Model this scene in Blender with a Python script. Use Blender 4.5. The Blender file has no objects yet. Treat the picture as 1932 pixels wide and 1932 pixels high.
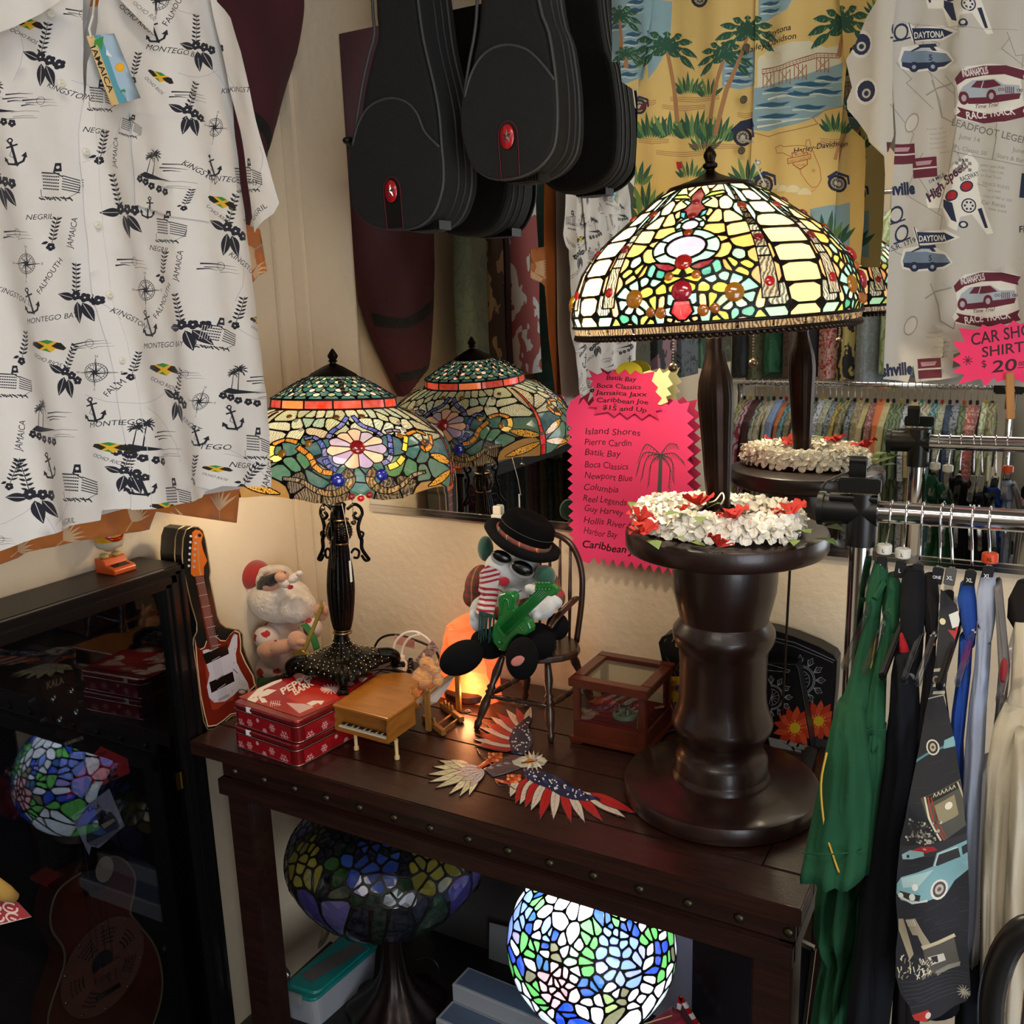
import bpy,bmesh,math,random
import numpy as np
from mathutils import Vector,Matrix,noise as mnoise
from mathutils.geometry import delaunay_2d_cdt
from mathutils.bvhtree import BVHTree
random.seed(7)
scn = bpy.context.scene
COL = scn.collection
PI = math.pi

# ---------------------------------------------------------------- camera
F_,PITCH,ROLL,YAW = 1762.0,0.21951,-0.03176,0.51344
C0 = np.array([1.476,-1.65,1.589])
_c,_s = math.cos(YAW),math.sin(YAW)
CW = np.array([-_s*math.cos(PITCH),_c*math.cos(PITCH),-math.sin(PITCH)])
_r = np.array([_c,_s,0.0]); _u = np.cross(_r,CW)
CR = _r*math.cos(ROLL) + _u*math.sin(ROLL); CU = np.cross(CR,CW)
cd = bpy.data.cameras.new('camera'); cam = bpy.data.objects.new('camera',cd); COL.objects.link(cam)
cam.matrix_world = Matrix(((CR[0],CU[0],-CW[0],C0[0]),(CR[1],CU[1],-CW[1],C0[1]),(CR[2],CU[2],-CW[2],C0[2]),(0,0,0,1)))
cd.sensor_fit = 'HORIZONTAL'; cd.sensor_width = 36.0; cd.lens = 36.0*F_/1932; cd.clip_start = .02
scn.camera = cam
# ---------------------------------------------------------------- world, room lights, exposure
w = bpy.data.worlds.new('world'); scn.world = w; w.use_nodes = True
w.node_tree.nodes['Background'].inputs[0].default_value = (.9,.85,.8,1)
w.node_tree.nodes['Background'].inputs[1].default_value = .12
scn.view_settings.view_transform = 'Standard'; scn.view_settings.look = 'None'
scn.view_settings.gamma = 1; scn.view_settings.exposure = 0.30; scn.view_settings.use_curve_mapping = False
def light(kind,loc,power,col,size=.1,size_y=None,rot=None,name='lamp_light'):
    ld = bpy.data.lights.new(name,kind); ld.energy = power; ld.color = col
    if kind == 'AREA':
        ld.size = size
        if size_y: ld.shape = 'RECTANGLE'; ld.size_y = size_y
    else: ld.shadow_soft_size = size
    o = bpy.data.objects.new(name,ld); o.location = loc
    if rot: o.rotation_euler = rot
    COL.objects.link(o); return o
light('AREA',(1.7,-1.75,2.68),17,(1,.90,.76),1.1,.5,(0,0,0),'ceiling_panel_light')
light('AREA',(1.0,-3.1,2.68),13,(1,.92,.82),1.2,.5,(0,0,0),'ceiling_panel_light')
light('AREA',(3.5,-2.9,1.25),52,(.84,.91,1),1.8,1.9,(PI/2,0,math.radians(52)),'shop_window_light')

# ---------------------------------------------------------------- pixel -> point (measured on the photograph, 1932 px)
def ray(px,py): return CW + CR*(px-966)/F_ - CU*(py-966)/F_
def hit(px,py,ax,v):
    d = ray(px,py); return Vector(C0 + d*((v-C0[ax])/d[ax]))
def hx(px,py,v): return hit(px,py,0,v)
def hy(px,py,v): return hit(px,py,1,v)
def hz(px,py,v): return hit(px,py,2,v)
def proj(P):
    d = np.array(P)-C0; z = d@CW; return 966+F_*(d@CR)/z,966-F_*(d@CU)/z,z
def mpp(P): return proj(P)[2]/F_           # metres per pixel at a point
def hm(px,py,ax,v):                       # point seen in the mirror
    d = ray(px,py)*np.array([1,-1,1]); C = C0*np.array([1,-1,1]); return Vector(C + d*((v-C[ax])/d[ax]))

# ---------------------------------------------------------------- colours and materials
def lin(c):
    if isinstance(c,str):
        c = c.lstrip('#'); c = [int(c[i:i+2],16)/255 for i in (0,2,4)]
        return tuple(x/12.92 if x <= .04045 else ((x+.055)/1.055)**2.4 for x in c)
    return tuple(c[:3])
_M = {}
def M(name,col='#808080',rough=.6,metal=0,var=0,vs=20,bump=0,bs=60,stretch=None,coat=0,sheen=0,trans=0,emit=0,emc=None,spec=.5,attr=False,sss=0,col2=None):
    if name in _M: return _M[name]
    m = bpy.data.materials.new(name); m.use_nodes = True; nt = m.node_tree; N = nt.nodes; L = nt.links
    b = N['Principled BSDF']; c = lin(col)
    b.inputs['Roughness'].default_value = rough; b.inputs['Metallic'].default_value = metal
    b.inputs['Specular IOR Level'].default_value = spec
    b.inputs['Coat Weight'].default_value = coat; b.inputs['Coat Roughness'].default_value = .12
    b.inputs['Sheen Weight'].default_value = sheen
    b.inputs['Transmission Weight'].default_value = trans
    if sss:
        b.inputs['Subsurface Weight'].default_value = sss; b.inputs['Subsurface Radius'].default_value = (.03,.015,.008); b.inputs['Subsurface Scale'].default_value = 1
    b.inputs['Base Color'].default_value = (*c,1); m.diffuse_color = (*c,1)
    tc = N.new('ShaderNodeTexCoord'); mp = N.new('ShaderNodeMapping'); L.new(tc.outputs['Object'],mp.inputs[0])
    if stretch: mp.inputs['Scale'].default_value = stretch
    src = None
    if attr:
        a = N.new('ShaderNodeAttribute'); a.attribute_name = 'Col'; src = a.outputs['Color']
    if var or col2:
        n = N.new('ShaderNodeTexNoise'); n.inputs['Scale'].default_value = vs; n.inputs['Detail'].default_value = 5; L.new(mp.outputs[0],n.inputs['Vector'])
        mx = N.new('ShaderNodeMix'); mx.data_type = 'RGBA'
        rp = N.new('ShaderNodeMapRange'); rp.inputs[1].default_value = .3; rp.inputs[2].default_value = .7; L.new(n.outputs['Fac'],rp.inputs[0]); L.new(rp.outputs[0],mx.inputs['Factor'])
        if src:
            mx.blend_type = 'MULTIPLY'; mx.inputs['Factor'].default_value = 1
            cr = N.new('ShaderNodeMapRange'); L.new(n.outputs['Fac'],cr.inputs[0]); cr.inputs[1].default_value = .3; cr.inputs[2].default_value = .7; cr.inputs[3].default_value = 1-var; cr.inputs[4].default_value = 1
            nt.links.remove(mx.inputs['Factor'].links[0]); mx.inputs['Factor'].default_value = 1
            L.new(src,mx.inputs['A']); L.new(cr.outputs[0],mx.inputs['B'])
        else:
            c2 = lin(col2) if col2 else tuple(x*(1-var) for x in c)
            mx.inputs['A'].default_value = (*c,1); mx.inputs['B'].default_value = (*c2,1)
        src = mx.outputs['Result']
    if src: L.new(src,b.inputs['Base Color'])
    if bump:
        n2 = N.new('ShaderNodeTexNoise'); n2.inputs['Scale'].default_value = bs; n2.inputs['Detail'].default_value = 4; L.new(mp.outputs[0],n2.inputs['Vector'])
        bm_ = N.new('ShaderNodeBump'); bm_.inputs['Strength'].default_value = bump; bm_.inputs['Distance'].default_value = .004
        L.new(n2.outputs['Fac'],bm_.inputs['Height']); L.new(bm_.outputs[0],b.inputs['Normal'])
    if emit:
        b.inputs['Emission Color'].default_value = (*lin(emc or col),1); b.inputs['Emission Strength'].default_value = emit
    _M[name] = m; return m
def facing(N,L,base):
    lw = N.new('ShaderNodeLayerWeight'); p = N.new('ShaderNodeMath'); p.operation = 'POWER'; p.inputs[1].default_value = 5; L.new(lw.outputs['Facing'],p.inputs[0])
    lw.inputs['Blend'].default_value = .5
    m = N.new('ShaderNodeMath'); m.operation = 'MULTIPLY_ADD'; m.inputs[1].default_value = .8; m.inputs[2].default_value = base; m.use_clamp = True; L.new(p.outputs[0],m.inputs[0]); return m
def glassm(col,kind='plain'):
    """stained glass: light passes through it coloured"""
    k = 'glass_%s_%s' % (kind,col.lstrip('#'))
    if k in _M: return _M[k]
    m = bpy.data.materials.new(k); m.use_nodes = True; nt = m.node_tree; N = nt.nodes; L = nt.links; N.clear()
    out = N.new('ShaderNodeOutputMaterial'); tr = N.new('ShaderNodeBsdfTranslucent'); df = N.new('ShaderNodeBsdfDiffuse'); gl = N.new('ShaderNodeBsdfGlossy')
    gl.inputs['Roughness'].default_value = .12; c = lin(col); m.diffuse_color = (*c,1)
    tc = N.new('ShaderNodeTexCoord'); n = N.new('ShaderNodeTexNoise'); n.inputs['Scale'].default_value = 38; n.inputs['Detail'].default_value = 4; n.inputs['Distortion'].default_value = 1.5
    L.new(tc.outputs['Object'],n.inputs['Vector'])
    mx = N.new('ShaderNodeMix'); mx.data_type = 'RGBA'; mr = N.new('ShaderNodeMapRange'); mr.inputs[1].default_value = .35; mr.inputs[2].default_value = .68
    L.new(n.outputs['Fac'],mr.inputs[0]); L.new(mr.outputs[0],mx.inputs['Factor'])
    mx.inputs['A'].default_value = (*c,1); mx.inputs['B'].default_value = (*[min(1,x*.72+.06) for x in c],1); src = mx.outputs['Result']
    if kind == 'crackle':
        v = N.new('ShaderNodeTexVoronoi'); v.feature = 'DISTANCE_TO_EDGE'; v.inputs['Scale'].default_value = 330; L.new(tc.outputs['Object'],v.inputs['Vector'])
        g = N.new('ShaderNodeMath'); g.operation = 'GREATER_THAN'; g.inputs[1].default_value = .09; L.new(v.outputs[0],g.inputs[0])
        m2 = N.new('ShaderNodeMix'); m2.data_type = 'RGBA'; L.new(g.outputs[0],m2.inputs['Factor']); m2.inputs['A'].default_value = (.01,.006,.003,1); L.new(src,m2.inputs['B']); src = m2.outputs['Result']
    if kind in ('ripple','dark'):
        wv = N.new('ShaderNodeTexWave'); wv.inputs['Scale'].default_value = 75; wv.inputs['Distortion'].default_value = 9; wv.inputs['Detail'].default_value = 2; L.new(tc.outputs['Object'],wv.inputs['Vector'])
        m2 = N.new('ShaderNodeMix'); m2.data_type = 'RGBA'; L.new(wv.outputs['Fac'],m2.inputs['Factor']); m2.inputs['A'].default_value = (*[x*(.12 if kind == 'dark' else .45) for x in c],1); L.new(src,m2.inputs['B']); src = m2.outputs['Result']
        bm_ = N.new('ShaderNodeBump'); bm_.inputs['Strength'].default_value = .8; bm_.inputs['Distance'].default_value = .003; L.new(wv.outputs['Fac'],bm_.inputs['Height']); L.new(bm_.outputs[0],gl.inputs['Normal'])
    L.new(src,tr.inputs[0]); L.new(src,df.inputs[0])
    a = N.new('ShaderNodeMixShader'); a.inputs[0].default_value = .3; L.new(tr.outputs[0],a.inputs[1]); L.new(df.outputs[0],a.inputs[2])
    fr = facing(N,L,.05 if kind == 'plain' else .12)
    e = N.new('ShaderNodeMixShader'); L.new(fr.outputs[0],e.inputs[0]); L.new(a.outputs[0],e.inputs[1]); L.new(gl.outputs[0],e.inputs[2]); L.new(e.outputs[0],out.inputs[0])
    _M[k] = m; return m
def clearm(name,tint='#ffffff',rough=.02,op=.12):
    """thin clear plastic or window glass"""
    if name in _M: return _M[name]
    m = bpy.data.materials.new(name); m.use_nodes = True; nt = m.node_tree; N = nt.nodes; L = nt.links; N.clear()
    out = N.new('ShaderNodeOutputMaterial'); tp = N.new('ShaderNodeBsdfTransparent'); tp.inputs[0].default_value = (*lin(tint),1)
    gl = N.new('ShaderNodeBsdfGlossy'); gl.inputs['Roughness'].default_value = rough
    ad = facing(N,L,.04+op)
    mx = N.new('ShaderNodeMixShader'); L.new(ad.outputs[0],mx.inputs[0]); L.new(tp.outputs[0],mx.inputs[1]); L.new(gl.outputs[0],mx.inputs[2]); L.new(mx.outputs[0],out.inputs[0])
    _M[name] = m; return m
# ---------------------------------------------------------------- meshes
ORG = {}
def root(name,label,cat,loc,group=None):
    o = bpy.data.objects.new(name,None); COL.objects.link(o); loc = Vector(loc); o.location = loc; o.empty_display_size = .02
    o['label'] = label; o['category'] = cat
    if group: o['group'] = group
    ORG[o.name] = loc; return o
def tag(o,label,cat,group=None):
    o['label'] = label; o['category'] = cat
    if group: o['group'] = group
    return o
def struct(o): o['kind'] = 'structure'; return o
def mk(name,geos,mat=None,parent=None,smooth=False,auto=None,label=None,colors=None):
    """geos: list of (verts, faces) in world coordinates -> one mesh object; its origin is its thing's base"""
    if isinstance(geos,tuple): geos = [geos]
    V = []; Fc = []
    for v,f in geos:
        k = len(V); V += [tuple(p) for p in v]; Fc += [tuple(i+k for i in q) for q in f]
    if parent is not None: org = ORG[parent.name]
    else:
        a = np.array(V); org = Vector(((a[:,0].min()+a[:,0].max())/2,(a[:,1].min()+a[:,1].max())/2,a[:,2].min()))
    me = bpy.data.meshes.new(name); me.from_pydata([(p[0]-org[0],p[1]-org[1],p[2]-org[2]) for p in V],[],Fc)
    if colors is not None:
        at = me.color_attributes.new('Col','FLOAT_COLOR','CORNER')
        arr = np.ones((len(me.loops),4),dtype=np.float32); k = 0
        for p,c in zip(me.polygons,colors): arr[p.loop_start:p.loop_start+p.loop_total,:3] = c
        at.data.foreach_set('color',arr.ravel())
    if smooth:
        me.polygons.foreach_set('use_smooth',[True]*len(me.polygons))
    me.update()
    if mat: me.materials.append(mat)
    o = bpy.data.objects.new(name,me); COL.objects.link(o)
    if parent is None: o.location = org
    else: o.parent = parent
    ORG[o.name] = org
    if smooth and auto:
        me.set_sharp_from_angle(angle=math.radians(auto))
    if label: o['label'] = label
    return o
def frame(d,up=(0,0,1)):
    d = Vector(d).normalized(); up = Vector(up)
    if abs(d.dot(up)) > .97: up = Vector((1,0,0))
    x = d.cross(up).normalized(); return x,x.cross(d).normalized(),d
def rotm(rx=0,ry=0,rz=0): return Matrix.Rotation(rz,3,'Z') @ Matrix.Rotation(ry,3,'Y') @ Matrix.Rotation(rx,3,'X')
def box(x0,x1,y0,y1,z0,z1,bev=0,T=None):
    """T: 3x3 matrix applied about the box centre, or (matrix, offset)"""
    if bev:
        bm = bmesh.new(); bmesh.ops.create_cube(bm,size=1)
        for v in bm.verts: v.co = Vector((x0+(v.co.x+.5)*(x1-x0),y0+(v.co.y+.5)*(y1-y0),z0+(v.co.z+.5)*(z1-z0)))
        bmesh.ops.bevel(bm,geom=bm.edges[:],offset=bev,segments=2,affect='EDGES')
        V = [v.co.copy() for v in bm.verts]; bm.verts.index_update(); F = [[v.index for v in f.verts] for f in bm.faces]; bm.free()
    else:
        V = [Vector((x,y,z)) for x in (x0,x1) for y in (y0,y1) for z in (z0,z1)]
        F = [(0,1,3,2),(4,6,7,5),(0,4,5,1),(2,3,7,6),(0,2,6,4),(1,5,7,3)]
    if T is not None:
        c = Vector(((x0+x1)/2,(y0+y1)/2,(z0+z1)/2)); V = [c + T @ (v-c) for v in V]
    return V,F
def xf(g,m,about=(0,0,0),off=(0,0,0)):
    a = Vector(about); o = Vector(off); return [a + o + m @ (Vector(v)-a) for v in g[0]],g[1]
def obox(A,B,w,h,up=(0,0,1),bev=0):
    """bar from A to B, w across, h along up"""
    A = Vector(A); B = Vector(B); x,y,d = frame(B-A,up); L = (B-A).length
    v,f = box(-w/2,w/2,-h/2,h/2,0,L,bev)
    return [A + x*p.x + y*p.y + d*p.z for p in v],f
def tube(pts,r,n=8,closed=False,cap=True,flat=1,up=(0,0,1)):
    pts = [Vector(p) for p in pts]; m = len(pts); V = []; F = []
    rr = r if isinstance(r,(list,tuple)) else [r]*m
    px = None
    for i,p in enumerate(pts):
        if closed: d = pts[(i+1) % m]-pts[i-1]
        else: d = pts[min(i+1,m-1)]-pts[max(i-1,0)]
        if d.length < 1e-9: d = Vector((0,0,1))
        d.normalize()
        if px is None: x,y,_ = frame(d,up)
        else:
            x = px - d*px.dot(d)
            if x.length < 1e-6: x,y,_ = frame(d,up)
            x.normalize(); y = d.cross(x)*-1; y = x.cross(d)
        px = x
        for k in range(n):
            a = 2*PI*k/n; V.append(p + (x*math.cos(a) + y*math.sin(a)*flat)*rr[i])
    for i in range(m if closed else m-1):
        j = (i+1) % m
        for k in range(n): F.append((i*n+k,i*n+(k+1) % n,j*n+(k+1) % n,j*n+k))
    if cap and not closed: F.append(tuple(range(n-1,-1,-1))); F.append(tuple((m-1)*n+k for k in range(n)))
    return V,F
def smooth_path(pts,n=4,closed=False):
    P = [Vector(p) for p in pts]; out = []; m = len(P)
    for i in range(m if closed else m-1):
        a = P[(i-1) % m] if closed or i else P[0]; b = P[i]; c = P[(i+1) % m]; d = P[(i+2) % m] if closed or i+2 < m else P[-1]
        for k in range(n):
            t = k/n; out.append(.5*((2*b)+(c-a)*t+(2*a-5*b+4*c-d)*t*t+(3*b-a-3*c+d)*t**3))
    if not closed: out.append(P[-1])
    return out
def lathe(prof,c,n=32,axis=None,fl=None,cap=False):
    """prof (r, z) list; fl(angle, i) -> radius factor"""
    c = Vector(c); V = []; F = []; m = len(prof); A = axis or Matrix.Identity(3)
    for i,(r,z) in enumerate(prof):
        for k in range(n):
            a = 2*PI*k/n; q = r*(fl(a,i) if fl else 1); V.append(c + A @ Vector((q*math.cos(a),q*math.sin(a),z)))
    for i in range(m-1):
        for k in range(n): F.append((i*n+k,(i+1)*n+k,(i+1)*n+(k+1) % n,i*n+(k+1) % n))
    if cap: F.append(tuple(range(n))); F.append(tuple((m-1)*n+k for k in range(n-1,-1,-1)))
    return V,F
def ell(c,r,rot=None,n=16,m=10):
    c = Vector(c); V = [c + (rot @ Vector((0,0,r[2])) if rot else Vector((0,0,r[2])))]; F = []
    for i in range(1,m):
        t = PI*i/m
        for k in range(n):
            a = 2*PI*k/n; p = Vector((r[0]*math.sin(t)*math.cos(a),r[1]*math.sin(t)*math.sin(a),r[2]*math.cos(t))); V.append(c+(rot @ p if rot else p))
    p = Vector((0,0,-r[2])); V.append(c+(rot @ p if rot else p)); e = len(V)-1
    for k in range(n):
        F.append((0,1+k,1+(k+1) % n)); F.append((e,1+(m-2)*n+(k+1) % n,1+(m-2)*n+k))
        for i in range(m-2): F.append((1+i*n+k,1+(i+1)*n+k,1+(i+1)*n+(k+1) % n,1+i*n+(k+1) % n))
    return V,F
CAMM = Matrix(((CR[0],CW[0],CU[0]),(CR[1],CW[1],CU[1]),(CR[2],CW[2],CU[2])))   # columns right, away, up
def pe(px,py,y,rx,rz,ry=None,tilt=0,n=20,m=14):
    """ellipsoid seen at a pixel at depth plane y, half sizes in pixels, ry in metres along the view"""
    c = hy(px,py,y); s = mpp(c); A = CAMM @ Matrix.Rotation(math.radians(tilt),3,'Y')
    return ell(c,(rx*s,ry if ry else min(rx,rz)*s,rz*s),A,n,m)
def blob(geos,voxel=.004,smooth=6):
    """union of closed pieces grown into one continuous surface"""
    V = []; F = []
    for v,f in geos:
        k = len(V); V += [tuple(p) for p in v]; F += [tuple(i+k for i in q) for q in f]
    me = bpy.data.meshes.new('t'); me.from_pydata(V,[],F); o = bpy.data.objects.new('t',me); COL.objects.link(o)
    r = o.modifiers.new('r','REMESH'); r.mode = 'VOXEL'; r.voxel_size = voxel
    s = o.modifiers.new('s','SMOOTH'); s.iterations = smooth; s.factor = .5
    dg = bpy.context.evaluated_depsgraph_get(); e = o.evaluated_get(dg); m2 = e.to_mesh()
    out = ([v.co.copy() for v in m2.vertices],[tuple(p.vertices) for p in m2.polygons])
    e.to_mesh_clear(); bpy.data.objects.remove(o); bpy.data.meshes.remove(me); return out
def prism(poly,fn,t0,t1,n_in=0):
    """2D polygon -> solid; fn(u, v, t) gives the point at depth t"""
    m = len(poly); V = [fn(u,v,t0) for u,v in poly] + [fn(u,v,t1) for u,v in poly]
    F = [tuple(range(m-1,-1,-1)),tuple(range(m,2*m))] + [(k,(k+1) % m,m+(k+1) % m,m+k) for k in range(m)]
    return V,F
def rows(rw,dr,n=28,fold=0,seed=0,cap=True):
    """cloth body from rows (py, pxL, pxR, y): a soft flattened tube through real depth, thickness dr"""
    V = []; F = []; rs = random.Random(seed); ph = [rs.random()*6.3 for _ in range(4)]
    R2 = []
    for i in range(len(rw)-1):
        a,b = rw[i],rw[i+1]
        for k in range(3): t = k/3; R2.append([a[j]*(1-t)+b[j]*t for j in range(4)])
    R2.append(list(rw[-1])); m = len(R2)
    for i,(py,l,r,y) in enumerate(R2):
        A = hy(l,py,y); B = hy(r,py,y); c = (A+B)/2; ax = (B-A)/2; hw = ax.length
        d = Vector((0,1,0)); e = dr if not isinstance(dr,(list,tuple)) else dr[0]+(dr[1]-dr[0])*i/(m-1)
        for k in range(n):
            a = 2*PI*k/n; ff = 1+2.6*fold*math.sin(3*a+ph[0]+i*.35)*math.sin(i*.5+ph[1])+1.8*fold*math.sin(7*a+ph[2]-i*.25)+fold*math.sin(11*a+ph[3]+i*.6)
            V.append(c + ax*math.cos(a) + d*e*math.sin(a)*ff + Vector((0,0,0)))
    for i in range(m-1):
        for k in range(n): F.append((i*n+k,i*n+(k+1) % n,(i+1)*n+(k+1) % n,(i+1)*n+k))
    if cap: F.append(tuple(range(n-1,-1,-1))); F.append(tuple((m-1)*n+k for k in range(n)))
    return V,F
def copy_tree(o,parent=None):
    c = o.copy(); COL.objects.link(c)
    if parent is not None: c.parent = parent
    for ch in o.children: copy_tree(ch,c)
    return c
def mod(o,kind,**k):
    m = o.modifiers.new(kind.lower(),kind)
    for a,b in k.items(): setattr(m,a,b)
    return o
# ---------------------------------------------------------------- flat print: shapes painted one over another, cut into one mesh
_T = {}
def glyphs(s,bold=0,shear=0):
    k = (s,bold,shear)
    if k in _T: return _T[k]
    cu = bpy.data.curves.new('t','FONT'); cu.body = s; cu.resolution_u = 3; cu.offset = bold; cu.shear = shear; o = bpy.data.objects.new('t',cu); COL.objects.link(o)
    dg = bpy.context.evaluated_depsgraph_get(); e = o.evaluated_get(dg); me = e.to_mesh()
    V = [(v.co.x,v.co.y) for v in me.vertices]; F = [tuple(p.vertices) for p in me.polygons]
    wd = max([v[0] for v in V] or [0])
    e.to_mesh_clear(); bpy.data.objects.remove(o); bpy.data.curves.remove(cu); _T[k] = (V,F,wd); return _T[k]
def pip(x,y,V,f):
    c = False; j = f[-1]
    for i in f:
        a,b = V[i],V[j]
        if (a[1] > y) != (b[1] > y) and x < (b[0]-a[0])*(y-a[1])/(b[1]-a[1])+a[0]: c = not c
        j = i
    return c
class Pic:
    def __init__(s,dom,step=.02): s.dom = dom; s.V = []; s.F = []; s.C = []; s.t = (0,0,1,0,1); s.step = step; s.i = []
    def at(s,x=0,y=0,sc=1,rot=0,sx=1): s.t = (x,y,sc,math.radians(rot),sx); return s
    def mp(s,p):
        x,y,sc,r,sx = s.t; a = p[0]*sc*sx; b = p[1]*sc
        return s.dom(x + a*math.cos(r) - b*math.sin(r),y + a*math.sin(r) + b*math.cos(r))
    def raw(s,pts,col,ident=None,sub=True):
        Q = []
        for k in range(len(pts)):
            a = pts[k]; b = pts[(k+1) % len(pts)]; L = math.hypot(b[0]-a[0],b[1]-a[1]); n = max(1,int(L/s.step)) if sub else 1
            for j in range(n): Q.append((a[0]+(b[0]-a[0])*j/n,a[1]+(b[1]-a[1])*j/n))
        ar = sum(Q[k-1][0]*Q[k][1]-Q[k][0]*Q[k-1][1] for k in range(len(Q)))
        if abs(ar) < 1e-9: return
        if ar < 0: Q.reverse()
        n0 = len(s.V); s.V += Q; s.F.append(list(range(n0,n0+len(Q)))); s.C.append(lin(col)); s.i.append(ident)
    def poly(s,pts,col,ident=None,sub=True): s.raw([s.mp(p) for p in pts],col,ident,sub)
    def line(s,pts,w,col,w1=None):
        w1 = w if w1 is None else w1; m = len(pts)
        for k in range(m-1):
            a,b = pts[k],pts[k+1]; dx,dy = b[0]-a[0],b[1]-a[1]; L = math.hypot(dx,dy) or 1; nx,ny = -dy/L/2,dx/L/2
            wa = w+(w1-w)*k/(m-1); wb = w+(w1-w)*(k+1)/(m-1); ex,ey = dx/L*wa*.25,dy/L*wa*.25
            s.poly([(a[0]-ex+nx*wa,a[1]-ey+ny*wa),(b[0]+ex+nx*wb,b[1]+ey+ny*wb),(b[0]+ex-nx*wb,b[1]+ey-ny*wb),(a[0]-ex-nx*wa,a[1]-ey-ny*wa)],col)
    def circ(s,x,y,r,col,ry=None,n=14,ident=None,rot=0):
        ry = ry or r; c,d = math.cos(math.radians(rot)),math.sin(math.radians(rot)); P = []
        for k in range(n):
            a = r*math.cos(2*PI*k/n); b = ry*math.sin(2*PI*k/n); P.append((x+a*c-b*d,y+a*d+b*c))
        s.poly(P,col,ident)
    def leaf(s,x,y,L,w,rot,col,n=5):
        c,d = math.cos(math.radians(rot)),math.sin(math.radians(rot)); P = []
        for k in range(n+1): t = k/n; P.append((t*L,w/2*math.sin(PI*t**.8)))
        for k in range(n-1,0,-1): t = k/n; P.append((t*L,-w/2*math.sin(PI*t**.8)))
        s.poly([(x+a*c-b*d,y+a*d+b*c) for a,b in P],col)
    def text(s,txt,x,y,h,col,rot=0,bold=0,shear=0,cen=False,jit=0,fit=None):
        """h is the capital height; y the baseline"""
        c,d = math.cos(math.radians(rot)),math.sin(math.radians(rot)); k = h/.7
        V,F,wd = glyphs(txt,bold,shear); kx = k if not fit else fit/max(wd,.01)
        ox = -wd*kx/2 if cen else 0
        for f in F:
            P = []
            for i in f:
                a = V[i][0]*kx+ox; b = -V[i][1]*k
                if jit: b += jit*math.sin(a*.13+len(txt))
                P.append((x+a*c-b*d,y+a*d+b*c))
            s.poly(P,col,sub=False)
    def build(s,name,outline,base,surf,mat,parent=None,thick=0,smooth=True,off=1.0,split=False,cut=False):
        base = lin(base); O = [s.dom(*p) for p in outline]; Q = []
        for k in range(len(O)):
            a = O[k]; b = O[(k+1) % len(O)]; L = math.hypot(b[0]-a[0],b[1]-a[1]); n = max(1,int(L/s.step))
            for j in range(n): Q.append((a[0]+(b[0]-a[0])*j/n,a[1]+(b[1]-a[1])*j/n))
        ar = sum(Q[k-1][0]*Q[k][1]-Q[k][0]*Q[k-1][1] for k in range(len(Q)))
        if ar < 0: Q.reverse()
        n0 = len(Q); V = list(Q)+s.V; F = [list(range(n0))]+[[i+n0 for i in f] for f in s.F]; Cc = [base]+s.C; ids = [None]+s.i
        xs = [p[0] for p in Q]; ys = [p[1] for p in Q]; x = min(xs); st = s.step; r = 0
        while x < max(xs):
            y = min(ys)+(st/2 if r % 2 else 0)
            while y < max(ys): V.append((x+.013*st,y+.017*st)); y += st
            x += st*.87; r += 1
        vs,es,fs,ov,oe,of = delaunay_2d_cdt([Vector(p) for p in V],[],F,1,1e-6,True)
        BB = [(min(V[i][0] for i in f),max(V[i][0] for i in f),min(V[i][1] for i in f),max(V[i][1] for i in f)) for f in F]
        tri = []; cols = []; grp = {}
        for f,o in zip(fs,of):
            if 0 not in o: continue
            gx = (vs[f[0]][0]+vs[f[1]][0]+vs[f[2]][0])/3; gy = (vs[f[0]][1]+vs[f[1]][1]+vs[f[2]][1])/3; k = 0
            for q in sorted(o,reverse=True):
                if q == 0: break
                b = BB[q]
                if b[0] <= gx <= b[1] and b[2] <= gy <= b[3] and pip(gx,gy,V,F[q]): k = q; break
            if cut and k == 0: continue
            if split: grp.setdefault(ids[k],[]).append(tuple(f))
            else: tri.append(tuple(f)); cols.append(Cc[k])
        P3 = [surf(p[0],p[1]) for p in vs]
        def comp(tr):
            used = {}; F2 = []
            for f in tr: F2.append(tuple(used.setdefault(i,len(used)) for i in f))
            return [P3[i] for i in used],F2
        if split: return {k: comp(t) for k,t in grp.items()}
        g = comp(tri); o = mk(name,g,mat,parent,smooth,colors=cols)
        if thick: mod(o,'SOLIDIFY',thickness=thick,offset=0)
        return o
# ================================================================ the room
wallm = M('painted_plaster','#dccaae',.75,var=.06,vs=3,bump=.5,bs=55)
for nm,b in (('wall_back',(-.1,4.1,0,.1,0,2.75)),('wall_left',(-.1,0,-4.0,0,0,2.75)),('wall_right',(4.0,4.1,-4.0,0,0,2.75)),('wall_front',(-.1,4.1,-4.1,-4.0,0,2.75))):
    struct(mk(nm,box(*b),wallm))
struct(mk('floor',box(-.1,4.1,-4.1,.1,-.1,0),M('floor_carpet','#4a4038',.9,var=.3,vs=30,bump=.3)))
struct(mk('ceiling',box(-.1,4.1,-4.1,.1,2.75,2.85),M('ceiling_paint','#7d7468',.8,var=.1,bump=.4,bs=30)))
struct(mk('trim_1',box(0,.045,-.012,0,0,2.75,.002),wallm))
struct(mk('trim_2',box(0,.012,-.06,-.012,0,2.75,.002),wallm))
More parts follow.
